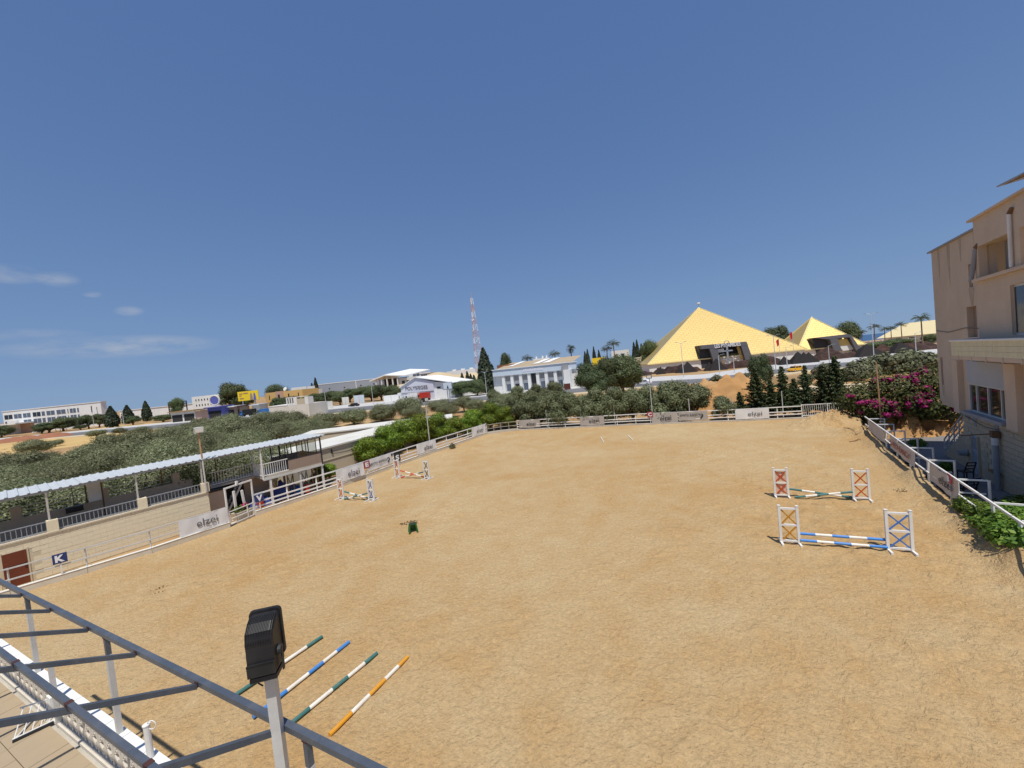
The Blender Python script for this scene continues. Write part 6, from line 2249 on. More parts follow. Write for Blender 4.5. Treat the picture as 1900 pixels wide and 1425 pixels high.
# ---- lattice mast
pb = A(889, 690, 330)
t = T('lattice_mast', 'tall red and white lattice radio mast on the skyline', 'mast', (pb.x, pb.y, 0), .3)
H, n = 74.0, 13
mw, mr = MB(), MB()
for i in range(n):
    z0, z1 = H * i / n, H * (i + 1) / n
    w0, w1 = 4.2 * (1 - i / n) + 1.1, 4.2 * (1 - (i + 1) / n) + 1.1
    mb = MB()
    q0 = [(w0 * math.cos(k * 2.094), w0 * math.sin(k * 2.094), z0) for k in range(3)]
    q1 = [(w1 * math.cos(k * 2.094), w1 * math.sin(k * 2.094), z1) for k in range(3)]
    for k in range(3):
        mb.bar(q0[k], q1[k], .26)
        mb.bar(q0[k], q1[(k + 1) % 3], .13)
        mb.bar(q0[(k + 1) % 3], q1[k], .13)
        mb.bar(q1[k], q1[(k + 1) % 3], .15)
    mb.o('mast_section', 'tower_white' if i % 2 == 0 else 'tower_red_hazed', t)
for z, a in ((38, 0), (46, 2), (55, 4), (64, 1)):
    MB().tube((1.6 * math.cos(a), 1.6 * math.sin(a), z), (2.1 * math.cos(a), 2.1 * math.sin(a), z), 1.1, .9, 12).o('dish', 'tower_white', t)
MB().bar((0, 0, 4), (0, 0, H + 5), .25).o('antenna', 'tower_red_hazed', t)


# ------------------------------------------------------------------ vehicles
def car(pos, rz, paint, label, kind='car', taxi=False, L=4.2):
    t = T('car', label, 'taxi' if taxi else 'car', (pos[0], pos[1], .0), rz)
    W = 1.72
    prof = [(-L / 2, .38), (-L / 2 + .05, .72), (-L * .28, .92), (L * .24, .92), (L / 2 - .12, .86), (L / 2, .62), (L / 2 - .02, .36), (L / 2 - .3, .25), (-L / 2 + .3, .25)]
    MB().prism(prof, -W / 2, W / 2).o('body', paint, t)
    cab = [(-L * .27, .92), (-L * .14, 1.42), (L * .22, 1.44), (L * .40, .95)]
    MB().prism(cab, -W / 2 + .09, W / 2 - .09).o('cabin', paint, t)
    for sy in (-1, 1):
        y = sy * (W / 2 - .085)
        for (a, b) in (((-L * .235, .96), (-L * .01, 1.37)), ((L * .02, .96), (L * .30, 1.38))):
            x0, x1 = a[0], b[0]
            MB().prism([(x0, .97), (x0 + .2 if x0 < 0 else x0, 1.36), (x1 - (.18 if x1 > .5 else 0), 1.36), (x1, .97)], y - .01, y + .01).o('side_window', 'pane_car', t)
        for x in (-L * .31, L * .30):
            w = MB().tube((x, sy * (W / 2 - .2), .31), (x, sy * (W / 2 + .01), .31), .31, .31, 14).o('wheel', 'tyre', t)
            MB().tube((x, sy * (W / 2), .31), (x, sy * (W / 2 + .02), .31), .18, .18, 10).o('rim', 'car_silver', w)
        MB().bx(-L / 2 - .01, -L / 2 + .05, sy * .6 - .16, sy * .6 + .16, .6, .72).o('headlight', 'lamp_lens', t)
        MB().bx(L / 2 - .05, L / 2 + .01, sy * .62 - .13, sy * .62 + .13, .62, .78).o('tail_light', 'red_paint', t)
    MB().add([(-L * .268, -.7, .95), (-L * .268, .7, .95), (-L * .15, .62, 1.39), (-L * .15, -.62, 1.39), (-L * .278, -.7, .96), (-L * .278, .7, .96), (-L * .16, .62, 1.40), (-L * .16, -.62, 1.40)],
             [(0, 1, 2, 3), (7, 6, 5, 4), (0, 4, 5, 1), (1, 5, 6, 2), (2, 6, 7, 3), (3, 7, 4, 0)]).o('windscreen', 'pane_car', t)
    if taxi:
        MB().bx(-.1, .12, -.3, .3, 1.44, 1.56).o('taxi_sign', 'lamp_lens', t)
    return t


rdir = ang(G(1192, 713), G(1306, 707))
car(G(1195, 714), rdir, 'car_white', 'white car on the road left of the large pyramid', L=4.3)
car(G(1476, 689), ang(G(1306, 707), G(1500, 682)) + .05, 'taxi_yellow', 'yellow orange taxi on the road between the conifers', taxi=True, L=4.3)
car(G(657, 754.5), ang(G(690, 756), G(1050, 726)), 'car_black', 'black car on the road below the grey warehouse', L=4.2)
car(G(771, 749.5), ang(G(690, 756), G(1050, 726)), 'car_silver', 'silver car parked before the white lorry', L=4.4)
car(A(428, 775, 152), .1, 'car_black', 'black car parked by the shop with the white awning', L=4.3)
car(A(405, 776, 150), .15, 'car_white', 'white car parked below the lilac shop', L=4.3)
car(A(379, 779, 149), .1, 'car_silver', 'silver car parked left of the lilac shop', L=4.3)
car(A(72, 806, 222), .1, 'car_white', 'white van like car parked before the white block', L=5.0)


def lorry(pos, rz, box, cab, label, L=7.0, h=3.4):
    t = T('lorry', label, 'lorry', (pos[0], pos[1], 0), rz)
    MB().bx(-L * .28, L / 2, -1.2, 1.2, .9, h).o('cargo_box', box, t)
    MB().prism([(-L / 2, .55), (-L / 2, 1.5), (-L * .46, 2.5), (-L * .30, 2.5), (-L * .30, .55)], -1.1, 1.1).o('cab', cab, t)
    MB().bx(-L / 2, L / 2, -.5, .5, .6, .9).o('chassis', 'dark_metal', t)
    MB().prism([(-L * .485, 1.6), (-L * .458, 2.4), (-L * .35, 2.4), (-L * .35, 1.6)], -1.12, 1.12).o('cab_window', 'pane_car', t)
    for x in (-L * .38, L * .22, L * .36):
        for sy in (-1, 1):
            MB().tube((x, sy * .85, .45), (x, sy * 1.15, .45), .45, .45, 14).o('wheel', 'tyre', t)
    return t


rd = ang(G(690, 756), G(1050, 726))
lorry(A(767, 745, 142), rd, 'white_paint', 'white_paint', 'white box lorry parked in front of the gabled workshop', 5.2, 3.3)
lorry(A(787.5, 741, 141), rd, 'red_paint', 'red_paint', 'red box lorry parked in front of the gabled workshop', 4.2, 3.1)
lorry(A(461, 771, 160), .1, 'car_black', 'blue_paint', 'dark lorry with a blue cab beside the roadside kiosk', 5.6, 3.0)
lorry(A(493, 768, 152), .12, 'blue_paint', 'blue_paint', 'bright blue loaded lorry left of the white block house', 5.4, 2.8)


# ------------------------------------------------------------------ lamps and poles
def street_lamp(px, py, Y, h, arms, label, group='street lamps along the road'):
    p = A(px, py, Y)
    t = T('street_lamp', label, 'street lamp', (p.x, p.y, 0), rdir, group)
    MB().tube((0, 0, 0), (0, 0, h), .12, .07, 8).o('pole', 'galv_light', t)
    for s in ((-1, 1) if arms == 2 else (1,)):
        a = MB().path([(0, 0, h - .3), (s * .6, 0, h + .15), (s * 1.5, 0, h + .3)], .05, 6).o('arm', 'galv_light', t)
        MB().bx(s * 1.4 - .35, s * 1.4 + .35, -.14, .14, h + .22, h + .36).o('lamp_head', 'galv', a)
    return t


for (px, py, Y, h, arms, lab) in (
        (1269, 703, 122, 11.2, 2, 'tall double arm street lamp before the left part of the large pyramid'),
        (1440, 690, 112, 10.2, 2, 'tall double arm street lamp before the right part of the large pyramid'),
        (1336, 697, 118, 6.0, 1, 'short single arm street lamp before the large portal'),
        (1363, 694, 118, 5.0, 1, 'slim short street lamp right of the large portal'),
        (1461, 683, 121, 6.4, 1, 'short lamp beside the red flags'),
        (1539, 672, 116, 5.6, 1, 'short single arm lamp before the smaller portal'),
        (1622, 668, 118, 14.0, 2, 'tall double arm street lamp right of the smaller pyramid'),
        (1700, 655, 124, 6.6, 1, 'single arm lamp on the pavement near the right building'),
        (693, 752, 150, 7.5, 1, 'street lamp beside the road below the open hall'),
        (606, 760, 160, 7.0, 1, 'street lamp left of the black car below the warehouse'),
        (903, 728, 126, 8.2, 2, 'double arm street lamp beside the tall cypress'),
        (104, 800, 205, 7.6, 1, 'street lamp before the dark trees of the white block, left one'),
        (112, 799, 205, 9.0, 2, 'street lamp before the dark trees of the white block, middle one'),
        (123, 798, 205, 8.0, 1, 'street lamp before the dark trees of the white block, right one'),
        (175, 794, 195, 8.4, 1, 'street lamp on the field road right of the white block'),
        (14, 806, 215, 7.0, 1, 'street lamp left of the white block porch'),
        (230, 788, 180, 7.2, 1, 'street lamp on the field road below the skyline conifers')):
    street_lamp(px, py, Y, h, arms, lab)


def far_pole(f, px, py, h, label, lamp=None, m='galv_light', r=.05, y=.45):
    s, _ = f.at(px, py, y)
    t = f.thing('light_pole', label, 'pole', 'poles along the arena', s=s, y=y)
    MB().tube((0, 0, 0), (0, 0, h), r, r * .8, 8).o('shaft', m, t)
    if lamp:
        MB().bx(-.28, .28, -.2, .12, h - .1, h + .32).o('lamp_head', lamp, t)
        MB().bx(-.22, .22, -.22, -.2, h - .04, h + .26).o('lens', 'lamp_lens', t)
    return t


far_pole(fF[1], 1212, 785, 5.4, 'slim pale floodlight pole with dark lamp behind the far fence', 'dark_metal')
far_pole(fF[1], 1281, 782, 2.7, 'short pale pole behind the grey SANYA RANCH banner')
far_pole(fF[1] if fF[1].at(1361, 780)[0] < fF[1].len else fF[2], 1361, 780, 2.7, 'short pale pole left of the clean white banner')
far_pole(fF[2], 1454, 778, 2.9, 'short pale pole right of the clean white banner')
far_pole(fF[0], 1142, 790, 2.6, 'short pale pole between the grey banners')
far_pole(fF[0], 1079, 792, 2.3, 'short pale pole at the left edge of the second grey banner')
far_pole(fF[0], 1016, 795, 2.4, 'short pale pole beside the leftmost grey banner')
far_pole(fB[2], 800, 845, 5.6, 'pale floodlight pole rising from the bushes on the left', 'dark_metal')
p = G(1637, 806)
t = T('light_pole', 'slim rusty pole in front of the bougainvillea', 'pole', (p.x, p.y, 0), 0, 'poles along the arena')
MB().tube((0, 0, 0), (-.1, 0, 5.6), .05, .04, 8).o('shaft', 'rust_pole', t)
MB().ring((0, 0, 1.0), .08, .05, 10, 6).o('insulator', 'white_paint', t)
# ------------------------------------------------------------------ vegetation
def inside(p, poly):
    x, y = p[0], p[1]
    r = False
    j = len(poly) - 1
    for i in range(len(poly)):
        xi, yi, xj, yj = poly[i][0], poly[i][1], poly[j][0], poly[j][1]
        if (yi > y) != (yj > y) and x < (xj - xi) * (y - yi) / (yj - yi) + xi:
            r = not r
        j = i
    return r


rng = random.Random(21)
OL = [round_tree(s, 3.6 + .25 * (s % 3), 2.5, 'olive', 15000, .10, .22, 10, 2.3, .24) for s in range(6)]
ON = [round_tree(30 + s, 3.8, 2.5, 'olive', 26000, .062, .24, 11, 2.6, .24) for s in range(4)]
grove = [G(-60, 915), G(-60, 890), G(0, 878), G(60, 872), G(150, 856), G(240, 840), G(285, 830), G(330, 810), G(400, 797), G(480, 794), G(560, 793), G(640, 787), G(700, 779), G(760, 774), G(860, 764),
         G(960, 757), G(955, 768), G(880, 772), G(820, 778), G(700, 790), G(600, 800)] + [FS.w(s_0, 8.2, 0) for s_0 in (19, 12, 4, -4, -12)]
pts = []
c_, s_ = math.cos(.35), math.sin(.35)
for i in range(-40, 40):
    for j in range(-40, 40):
        x, y = i * 5.6 + rng.uniform(-.9, .9), j * 5.8 + rng.uniform(-.9, .9)
        p = Vector((x * c_ - y * s_, 85 + x * s_ + y * c_, 0))
        if inside(p, grove):
            pts.append(p)
pts.sort(key=lambda p: p.length)
pts = [p for p in pts if not any(f_.at and False for f_ in ())]
# keep clear of the white block house and the low sheds
bh_ = AF(501, 122, 574, 118, 775, 762)


def clear(p):
    q = p - bh_.p0
    s, y = q.dot(bh_.d), q.dot(bh_.n)
    if -2 < s < bh_.len + 2 and -1.5 < y < 10:
        return False
    for f_, L in ((fw, fw.len + 9), (fw2, fw2.len + 4)):
        q = p - f_.p0
        s, y = q.dot(f_.d), q.dot(f_.n)
        if -4 < s < L + 1 and -1.0 < y < 6.2:
            return False
    q = p - FS.p0
    s, y = q.dot(FS.d), q.dot(FS.n)
    if -12 < s < 17 and -2 < y < 5.5:
        return False
    return True


pts = [p for p in pts if clear(p)]
pts = [p for p in pts if p.y < 120 or rng.random() < .85][:290]
print('olive trees', len(pts))
for i, p in enumerate(pts):
    k = rng.randrange(6)
    sc = rng.uniform(.86, 1.2)
    plant('olive_tree', 'grey green olive tree in the dense grove left of the arena', 'olive tree', p, ON[k % 4] if i < 40 else OL[k], 'leaf_olive', 'bark_grey', 'olive trees in the grove', sc, sz=sc * rng.uniform(.66, .98))
# olives right behind the canopy, seen through it
for i, (s, y, sc) in enumerate(((-3.0, 6.0, 1.0), (.6, 6.4, 1.05), (3.6, 6.6, .95), (7.0, 6.2, 1.1), (10.0, 6.8, 1.0), (13.5, 7.5, .9))):
    p = FS.w(s, y, 0)
    plant('olive_tree', 'olive tree seen through the canopy posts of the stand', 'olive tree', p, ON[i % 2], 'leaf_olive', 'bark_grey', 'olive trees behind the stand', sc)
# scattered trees on the field
for i, (px, py, sc, lab) in enumerate(((66, 845, 1.25, 'spreading olive tree alone at the edge of the dry field'), (104, 828, .7, 'small round olive bush on the dry field'),
                                       (223, 806, .85, 'small olive bush by the field road'), (263, 811, 1.0, 'olive tree with a visible trunk on orange soil'), (180, 812, 1.0, 'olive bush on the upper edge of the grove'))):
    plant('olive_tree', lab, 'olive tree', G(px, py), OL[(i + 2) % 6], 'leaf_olive', 'bark_grey', None, sc * .95, sz=sc * .68)

# hedge of small trees behind the far fence
HG = [round_tree(40 + s, 4.0, 2.0, 'hedge', 14000, .105, .12, 8, 2.0, .2) for s in range(4)]
row = [(918, 770, 1.0), (950, 776, 1.05), (985, 778, 1.12), (1020, 778, 1.1), (1052, 777, 1.08), (1085, 776, .98), (1115, 773, 1.1), (1145, 773, .98), (1175, 770, .92), (1207, 769, .95), (1238, 768, 1.02), (1262, 766, 1.06), (1290, 764, 1.05)]
for i, (px, py, sc) in enumerate(row):
    b = G(px, py + 18)
    d_ = b.normalized()
    p = b + d_ * 2.0
    plant('hedge_tree', 'dusty green bushy tree in the hedge behind the far fence', 'tree', p, HG[i % 4], 'leaf_hedge', 'bark', 'hedge trees behind the far fence', sc * .96, sz=sc * rng.uniform(.9, 1.08) * 1.05)
plant('hedge_tree', 'small bushy tree alone left of the slim young conifer', 'tree', G(1350, 786) + Vector((1, 2.2, 0)), HG[1], 'leaf_hedge', 'bark', None, .66)
for i, (px, py, sc) in enumerate(((960, 757, 1.1), (1000, 752, 1.1), (1030, 750, 1.15), (920, 755, 1.0), (985, 760, .9))):
    plant('hedge_tree', 'grey green tree in the second row behind the hedge', 'tree', G(px, py), HG[(i + 1) % 4], 'leaf_olive', 'bark', 'second row behind the hedge', sc)

# citrus-like bright bushes on the left
CT = [round_tree(60 + s, 3.2, 1.9, 'citrus', 13000, .10, .1, 8, 1.5, .2) for s in range(3)]
for i, (px, py, sc, lab) in enumerate(((686, 862, .78, 'bright green bush behind the SANYA RANCH banner'), (716, 850, .98, 'yellow green bush rising behind the left fence, first of the row'), (748, 838, 1.08, 'yellow green bush in the middle of the row behind the left fence'),
                                       (783, 828, 1.12, 'tall yellow green bush behind the small elzei banner'), (818, 818, 1.02, 'yellow green bush right of the small elzei banner'),
                                       (848, 814, .8, 'low yellow green bush filling the gap left of the corner'), (880, 805, .95, 'yellow green bush left of the corner banner'), (912, 800, 1.12, 'yellow green bush at the far left corner of the arena'), (938, 798, .95, 'bright bush touching the hedge at the far left corner'))):
    p = G(px, py)
    p = p + p.normalized() * 1.6
    plant('citrus_bush', lab, 'bush', p, CT[i % 3], 'leaf_citrus', 'bark', None, sc)
plant('shrub', 'yellowish climbing shrub beside the right end of the pavilion', 'shrub', G(598, 900) + Vector((-.6, .9, 0)), CT[1], 'leaf_citrus', 'bark', None, .5)
plant('shrub', 'thin green shrub right of the pavilion behind the rail fence', 'shrub', G(613, 893) + Vector((-.4, .8, 0)), CT[2], 'leaf_dark', 'bark', None, .42)
SB = round_tree(90, 1.2, .9, 'scrub', 1300, .10, .05, 6, 2.0, .25)
for i, (px, py, sc, lab) in enumerate(((870, 812, .45, 'dry grey tuft growing through the left fence'), (840, 832, .45, 'dry grey weed tangle on the left kerb'), (995, 796, .5, 'green weeds at the foot of the leftmost grey banner'), (655, 880, .5, 'low green weeds behind the long elzei banner'))):
    plant('weed_clump', lab, 'weeds', G(px, py), SB, 'leaf_scrub' if i < 2 else 'leaf_bright', 'bark', None, sc)

# conifers behind the far fence on the right
CF = [conifer_tree(70 + s, 5.6, 1.35, 18, .085) for s in range(3)]
for i, (px, py, h, w, lab) in enumerate(((1376, 780, 3.0, .75, 'slim young conifer with bare lower branches behind the far fence'), (1408, 778, 5.6, 1.2, 'tall dark conifer left of the conifer group'),
                                         (1434, 777, 4.1, 1.0, 'shorter dark conifer in the conifer group'), (1457, 776, 5.4, 1.0, 'tall narrow conifer in the middle of the group'),
                                         (1478, 775, 4.0, 1.05, 'dense low conifer right of the tall narrow one'), (1500, 774, 5.3, .8, 'narrow pointed conifer at the right of the group'),
                                         (1532, 773, 5.2, 1.15, 'broad dark conifer left of the rightmost one'), (1556, 772, 6.0, 1.25, 'broad tall conifer beside the bar gate'))):
    p = G(px, py + 6)
    p = p + p.normalized() * 3.0
    plant('conifer', lab, 'conifer', p, CF[i % 3], 'leaf_conifer', 'bark', None, w * .86, sz=h / 5.6)
# pines beyond (broad crown on the road side)
DK = [round_tree(80 + s, 7.0, 3.4, 'dark', 15000, .17, .18, 9, 1.9, .2) for s in range(3)]
plant('pine', 'broad feathery pine behind the tall conifer', 'pine', G(1416, 733), DK[0], 'leaf_conifer', 'bark', None, .5, sz=.9)
# bougainvillea
bl_ = [(-3.2, 0, 1.9, 1.5, 1.3, 1.5), (-1.4, .2, 2.5, 1.7, 1.4, 1.7), (.6, .1, 2.3, 1.8, 1.5, 1.7), (2.4, 0, 2.6, 1.7, 1.4, 1.8), (4.0, .2, 2.2, 1.6, 1.4, 1.7), (-2.2, -.5, 1.1, 1.5, 1.2, 1.1), (1.6, -.6, 1.2, 2.0, 1.2, 1.2), (3.4, -.4, 1.2, 1.6, 1.2, 1.2)]
p = G(1668, 792)
p = p + p.normalized() * 3.4
bt = T('bougainvillea', 'large bougainvillea bush with pink flowers left of the right building', 'bush', tuple(p), ang(G(1600, 790), G(1740, 780)))
for x in (-2.5, -1, .5, 2, 3.4):
    link('stem', trunk_mesh([[(x, 0, 0, .07), (x * 1.1, .1, 1.0, .04), (x * 1.3, 0, 2.0, .02)]]), 'bark', bt)
link('leaves', crown_mesh('leaves', bl_, 17000, .15, 91, 1.6, .22), 'leaf_boug', bt)
fl = []
r5 = random.Random(5)
for k in range(64):
    b = r5.choice(bl_)
    a_, e_ = r5.uniform(-3.0, .1), r5.uniform(-.5, 1.2)
    fl.append((b[0] + b[3] * .97 * math.cos(a_) * math.cos(e_), b[1] + b[4] * .97 * math.sin(a_) * math.cos(e_), b[2] + b[5] * .97 * math.sin(e_), r5.uniform(.10, .42), .22, r5.uniform(.08, .26)))
link('flowers', crown_mesh('flowers', fl, 12000, .14, 92, 1.2, .35, 0.0), 'bract_pink', bt)
# grey scrub on the bank behind the bougainvillea
SC_ = round_tree(95, 2.4, 2.0, 'scrub', 2600, .22, .04, 8, 2.0, .25)
for i, (px, py, sc, lab) in enumerate(((1600, 700, 1.3, 'grey scrub bush on the road bank left of the bougainvillea'), (1640, 694, 1.5, 'wide grey scrub bush above the bougainvillea'), (1680, 690, 1.6, 'wide grey scrub bush beside the road, centre'),
                                       (1715, 690, 1.4, 'grey scrub bush close to the right building'), (1585, 706, 1.0, 'small grey scrub bush by the sand path'), (1496, 712, .7, 'grey scrub bush behind the narrow conifer'), (1530, 700, 1.1, 'grey scrub bush right of the taxi'), (1420, 738, .9, 'grey scrub bush at the foot of the dirt mounds'),
                                       (1330, 712, .8, 'low dry bush on the verge above the dirt mounds'), (1385, 707, .7, 'low dry bush on the verge right of the mounds'))):
    plant('scrub_bush', lab, 'bush', G(px, py), SC_, 'leaf_scrub', 'bark', None, sc)
# plants by the right fence
BR = [round_tree(98 + s, 1.5, 1.0, 'bright', 3000, .11, .06, 7, 1.6, .25) for s in range(2)]
for i, (px, py, off, sc, lab) in enumerate(((1795, 945, .5, .75, 'green shrub growing under the right fence'), (1828, 945, .9, .95, 'bright green shrub behind the right fence rail'), (1872, 975, .9, 1.1, 'bright green shrub at the near end of the right fence'),
                                            (1850, 1010, .1, .8, 'green shrub spilling onto the sand near the right edge'), (1885, 1005, .8, 1.0, 'bright leafy shrub at the right edge of the picture'), (1680, 850, .2, .45, 'low green weeds under the reddish banner'), (1705, 842, .9, .4, 'small green plant behind the right fence'))):
    p = G(px, py)
    f_ = fR[0] if px < 1700 else (fR[1] if px < 1810 else fR[2])
    zz = -.03 if off < .3 else YZ
    p = G(px, py - (18 if off < .3 else -30), zz) + f_.n * (off + .35)
    plant('shrub', lab, 'shrub', (p.x, p.y, zz), BR[i % 2], 'leaf_bright', 'bark', None, sc)
for (px, py, sc, lab) in ((1800, 948, .6, 'leafy green shrub at the foot of the right fence below the bracket'), (1836, 972, .72, 'bright green shrub spilling through the lower rail of the right fence'), (1868, 995, .85, 'broad green shrub on the sand side of the right fence'), (1897, 1022, .95, 'broad green shrub at the right edge on the sand side')):
    p = G(px, py, .3)
    plant('shrub', lab, 'shrub', (p.x, p.y, .1), BR[int(px) % 2], 'leaf_bright', 'bark', None, sc, sz=sc * .8)
# mid-distance dark trees around the showroom
for i, (px, py, sc, sz, lab) in enumerate(((1092, 737, .95, 1.1, 'dark rounded tree right of the showroom, left one'), (1122, 735, .8, 1.25, 'tall dark tree behind the rounded one'), (1152, 732, 1.15, 1.25, 'large dark tree left of the white car'),
                                           (1108, 742, .8, .85, 'low dark tree in front of the showroom trees'), (1170, 730, .8, 1.0, 'dark tree beside the white car'))):
    plant('broad_tree', lab, 'tree', G(px, py) + Vector((0, -2, 0)), DK[i % 3], 'leaf_dark', 'bark', None, sc, sz=sz)
CY = [cypress_tree(120 + s, 10, 1.5, 1800, .42) for s in range(2)]


def cyp(px, py, Y, h, w, label, group=None, leaf='leaf_cypress'):
    p = A(px, py, Y)
    plant('cypress', label, 'cypress', (p.x, p.y, 0), CY[int(px) % 2], leaf, 'bark', group, w / 1.5, sz=h / 10)


cyp(903, 715, 150, 17.6, 3.1, 'tall dark cypress beside the lattice mast')
cyp(916, 713, 150, 11.0, 1.6, 'lower cypress right of the tall one')
for i, px in enumerate((858, 868, 874, 880)):
    cyp(px, 705, 165, (9, 9.5, 8.2, 7.6)[i], 1.3, ['leftmost slim cypress of the row left of the tall one', 'second slim cypress of the row left of the tall one', 'third slim cypress of the row left of the tall one', 'fourth slim cypress of the row, next to the tall one'][i], 'row of slim cypresses')
cyp(583, 750, 280, 13.5, 2.0, 'cypress at the left end of the grey warehouse, left one')
cyp(590, 748, 285, 17.5, 2.0, 'cypress at the left end of the grey warehouse, right one')
cyp(209, 790, 190, 10.5, 2.6, 'dark conical tree right of the white block')
cyp(239, 785, 215, 10.5, 2.6, 'dark conical tree in the middle of the field road trees')
cyp(274, 782, 225, 12.0, 2.2, 'dark pointed tree on the skyline near the pylons')
for k, (px, Y) in enumerate(((1086, 300), (1091, 302), (1103, 305), (1112, 300), (1178, 260), (1184, 262), (1192, 258))):
    cyp(px, 665, Y, 17 + (k % 3) * 1.5, 1.8, 'small dark skyline cypress behind the mid-distance trees', 'skyline cypresses')


def far_tree(px, py, Y, h, w, label, v=0, leaf='leaf_dark', group=None):
    p = A(px, py, Y)
    plant('broad_tree', label, 'tree', (p.x, p.y, 0), DK[v % 3], leaf, 'bark', group, w / 6.8, sz=h / 7.0)


far_tree(937, 690, 185, 16.5, 8, 'round tree on the skyline right of the mast', 0)
far_tree(856, 725, 140, 6, 9, 'dense green shrubs at the foot of the slim cypresses', 1)
far_tree(885, 722, 138, 6, 8, 'dense green shrubs below the tall cypress', 2)
far_tree(430, 765, 215, 17.5, 14, 'large dark tree behind the lilac shop', 1)
far_tree(447, 760, 220, 15, 10, 'dark tree between the large one and the billboard', 2)
far_tree(460, 755, 230, 12.5, 7, 'small dark tree behind the billboard', 0)
far_tree(515, 745, 260, 15, 13, 'dark crown behind the ochre building', 2)
for i, (px, py, Y, h, w) in enumerate(((520, 757, 170, 6.5, 9), (545, 755, 175, 6.5, 10), (570, 752, 175, 6, 8), (590, 755, 190, 6.5, 10), (615, 752, 195, 7, 10), (632, 755, 178, 6.5, 8), (650, 748, 200, 7, 10), (672, 745, 195, 7.5, 9), (690, 745, 185, 7.5, 9), (708, 742, 185, 7.5, 10), (728, 740, 180, 7, 9), (738, 744, 172, 6, 6))):
    far_tree(px, py, Y, h, w, 'round green roadside tree below the warehouse and hall', i, 'leaf_olive' if i % 2 else 'leaf_dark', 'roadside trees')
for i, (px, py, Y, h, w, lab) in enumerate(((92, 804, 205, 5.6, 12, 'wide dark tree before the windows of the white block'), (118, 801, 206, 7.6, 11, 'tall dark tree before the white block'), (78, 804, 205, 5.5, 8, 'lower dark tree beside the porch of the white block'),
                                            (165, 795, 205, 7.5, 8, 'dark tree at the right end of the white block, left one'), (185, 793, 205, 7.5, 8, 'dark tree at the right end of the white block, right one'),
                                            (3, 810, 205, 6.5, 10, 'dark tree at the left edge of the picture'), (247, 786, 195, 4.5, 8, 'bushy green tree by the field road'), (330, 770, 240, 12.5, 8, 'brownish conifer behind the shelter frame'),
                                            (303, 779, 195, 3.6, 10, 'low green trees left of the brown roofed stall'), (150, 800, 200, 2.5, 6, 'low dark hedge before the white block'))):
    far_tree(px, py, Y, h, w, lab, i)
far_tree(1205, 675, 210, 17, 10, 'dark feathery tree behind the left corner of the large pyramid', 1, 'leaf_conifer')
far_tree(1447, 655, 215, 17.5, 14, 'dark tree between the two pyramids', 0)
far_tree(1572, 640, 190, 15, 12, 'dark tree behind the right edge of the smaller pyramid', 2)
far_tree(1660, 645, 165, 4.5, 12, 'low clipped green shrubs along the cream boundary wall', 1)
far_tree(1630, 648, 165, 4.0, 10, 'low clipped shrub at the left end of the cream boundary wall', 2)
# palms
PM = [palm_tree(130, 14.0, 3.9, 34), palm_tree(131, 14.0, 2.6, 50, True)]


def palm(px, py, Y, h, label, v=0):
    p = A(px, py, Y)
    k = h / 15.0
    plant('palm', label, 'palm', (p.x, p.y, 0), PM[v], 'leaf_palm', 'palm_trunk', None, k, sz=k, parts=('trunk', 'fronds'))


palm(1063, 690, 175, 16.0, 'palm with a shaggy skirt behind the showroom', 1)
palm(1140, 660, 215, 17.8, 'palm with open fronds left of the white house', 0)
palm(1127, 662, 220, 15.4, 'lower palm beside the open fronded one', 0)
palm(980, 680, 200, 14, 'palm left of the small skyline house', 0)
palm(1031, 675, 205, 15, 'palm right of the small skyline house', 0)
for i, (px, Y, h, lab) in enumerate(((1600, 175, 9.5, 'low palm right of the smaller pyramid'), (1624, 180, 11.4, 'palm left of the yellow roofed hall'), (1643, 185, 9.8, 'small palm at the left end of the yellow roof'), (1655, 185, 9.8, 'small palm before the left gable of the yellow roof'), (1674, 185, 11.2, 'palm in the middle of the yellow roof'), (1712, 140, 12.2, 'tall palm beside the right building'))):
    palm(px, 640, Y, h, lab)
bg_ = A(1725, 640, 160)
t = plant('bougainvillea', 'small pink flowering bush before the yellow roofed hall', 'bush', (bg_.x, bg_.y, 0), DK[1], 'bract_pink', 'bark', None, .8, sz=.75)
# ------------------------------------------------------------------ terrace, pergola frame and floodlight in the foreground
ZBM = 4.55
a0, a1 = G(0, 1079, ZBM), G(690, 1425, ZBM)
FP = Fr(a0, a1)
ZC, ZFL = 3.05, 2.62
KS = (CAM_H - ZBM) / 2.6
joints = [x * KS for x in (1.20, 2.42, 3.68, 4.94, 6.18, 7.43, 8.67)]
pg = FP.thing('steel_pergola', 'grey square tube pergola frame sloping over the terrace', 'pergola')
TW = .062
SL = .57
MB().bar((-1.5, 0, ZBM), (joints[-1] + 2.5, 0, ZBM), TW, TW).o('front_beam', 'tube_grey', pg)
n2, h2 = -.78 * KS, .46 * KS
cuts = [-1.5] + joints + [joints[-1] + 2.5]
MB().bar((-1.5, n2, ZBM + h2), (joints[-1] + 2.5, n2, ZBM + h2), .044, .044).o('middle_beam', 'tube_grey', pg)
for s in [joints[0] - 1.24 * KS] + joints:
    e = 2.9 if s < joints[5] + .1 else 1.0
    MB().bar((s, -TW / 2 - .004, ZBM - .004 - .02), (s, -e, ZBM + SL * e - .02), .05, .052).o('cross_tube', 'tube_grey', pg)
    MB().bx(s - .03, s + .03, -TW / 2 - .012, -TW / 2 - .001, ZBM - .03, ZBM + .03).o('weld', 'weld_rust', pg)
    MB().bx(s - .03, s + .03, n2 - .026, n2 + .026, ZBM + h2 - .03, ZBM + h2 + .025).o('weld', 'weld_rust', pg)
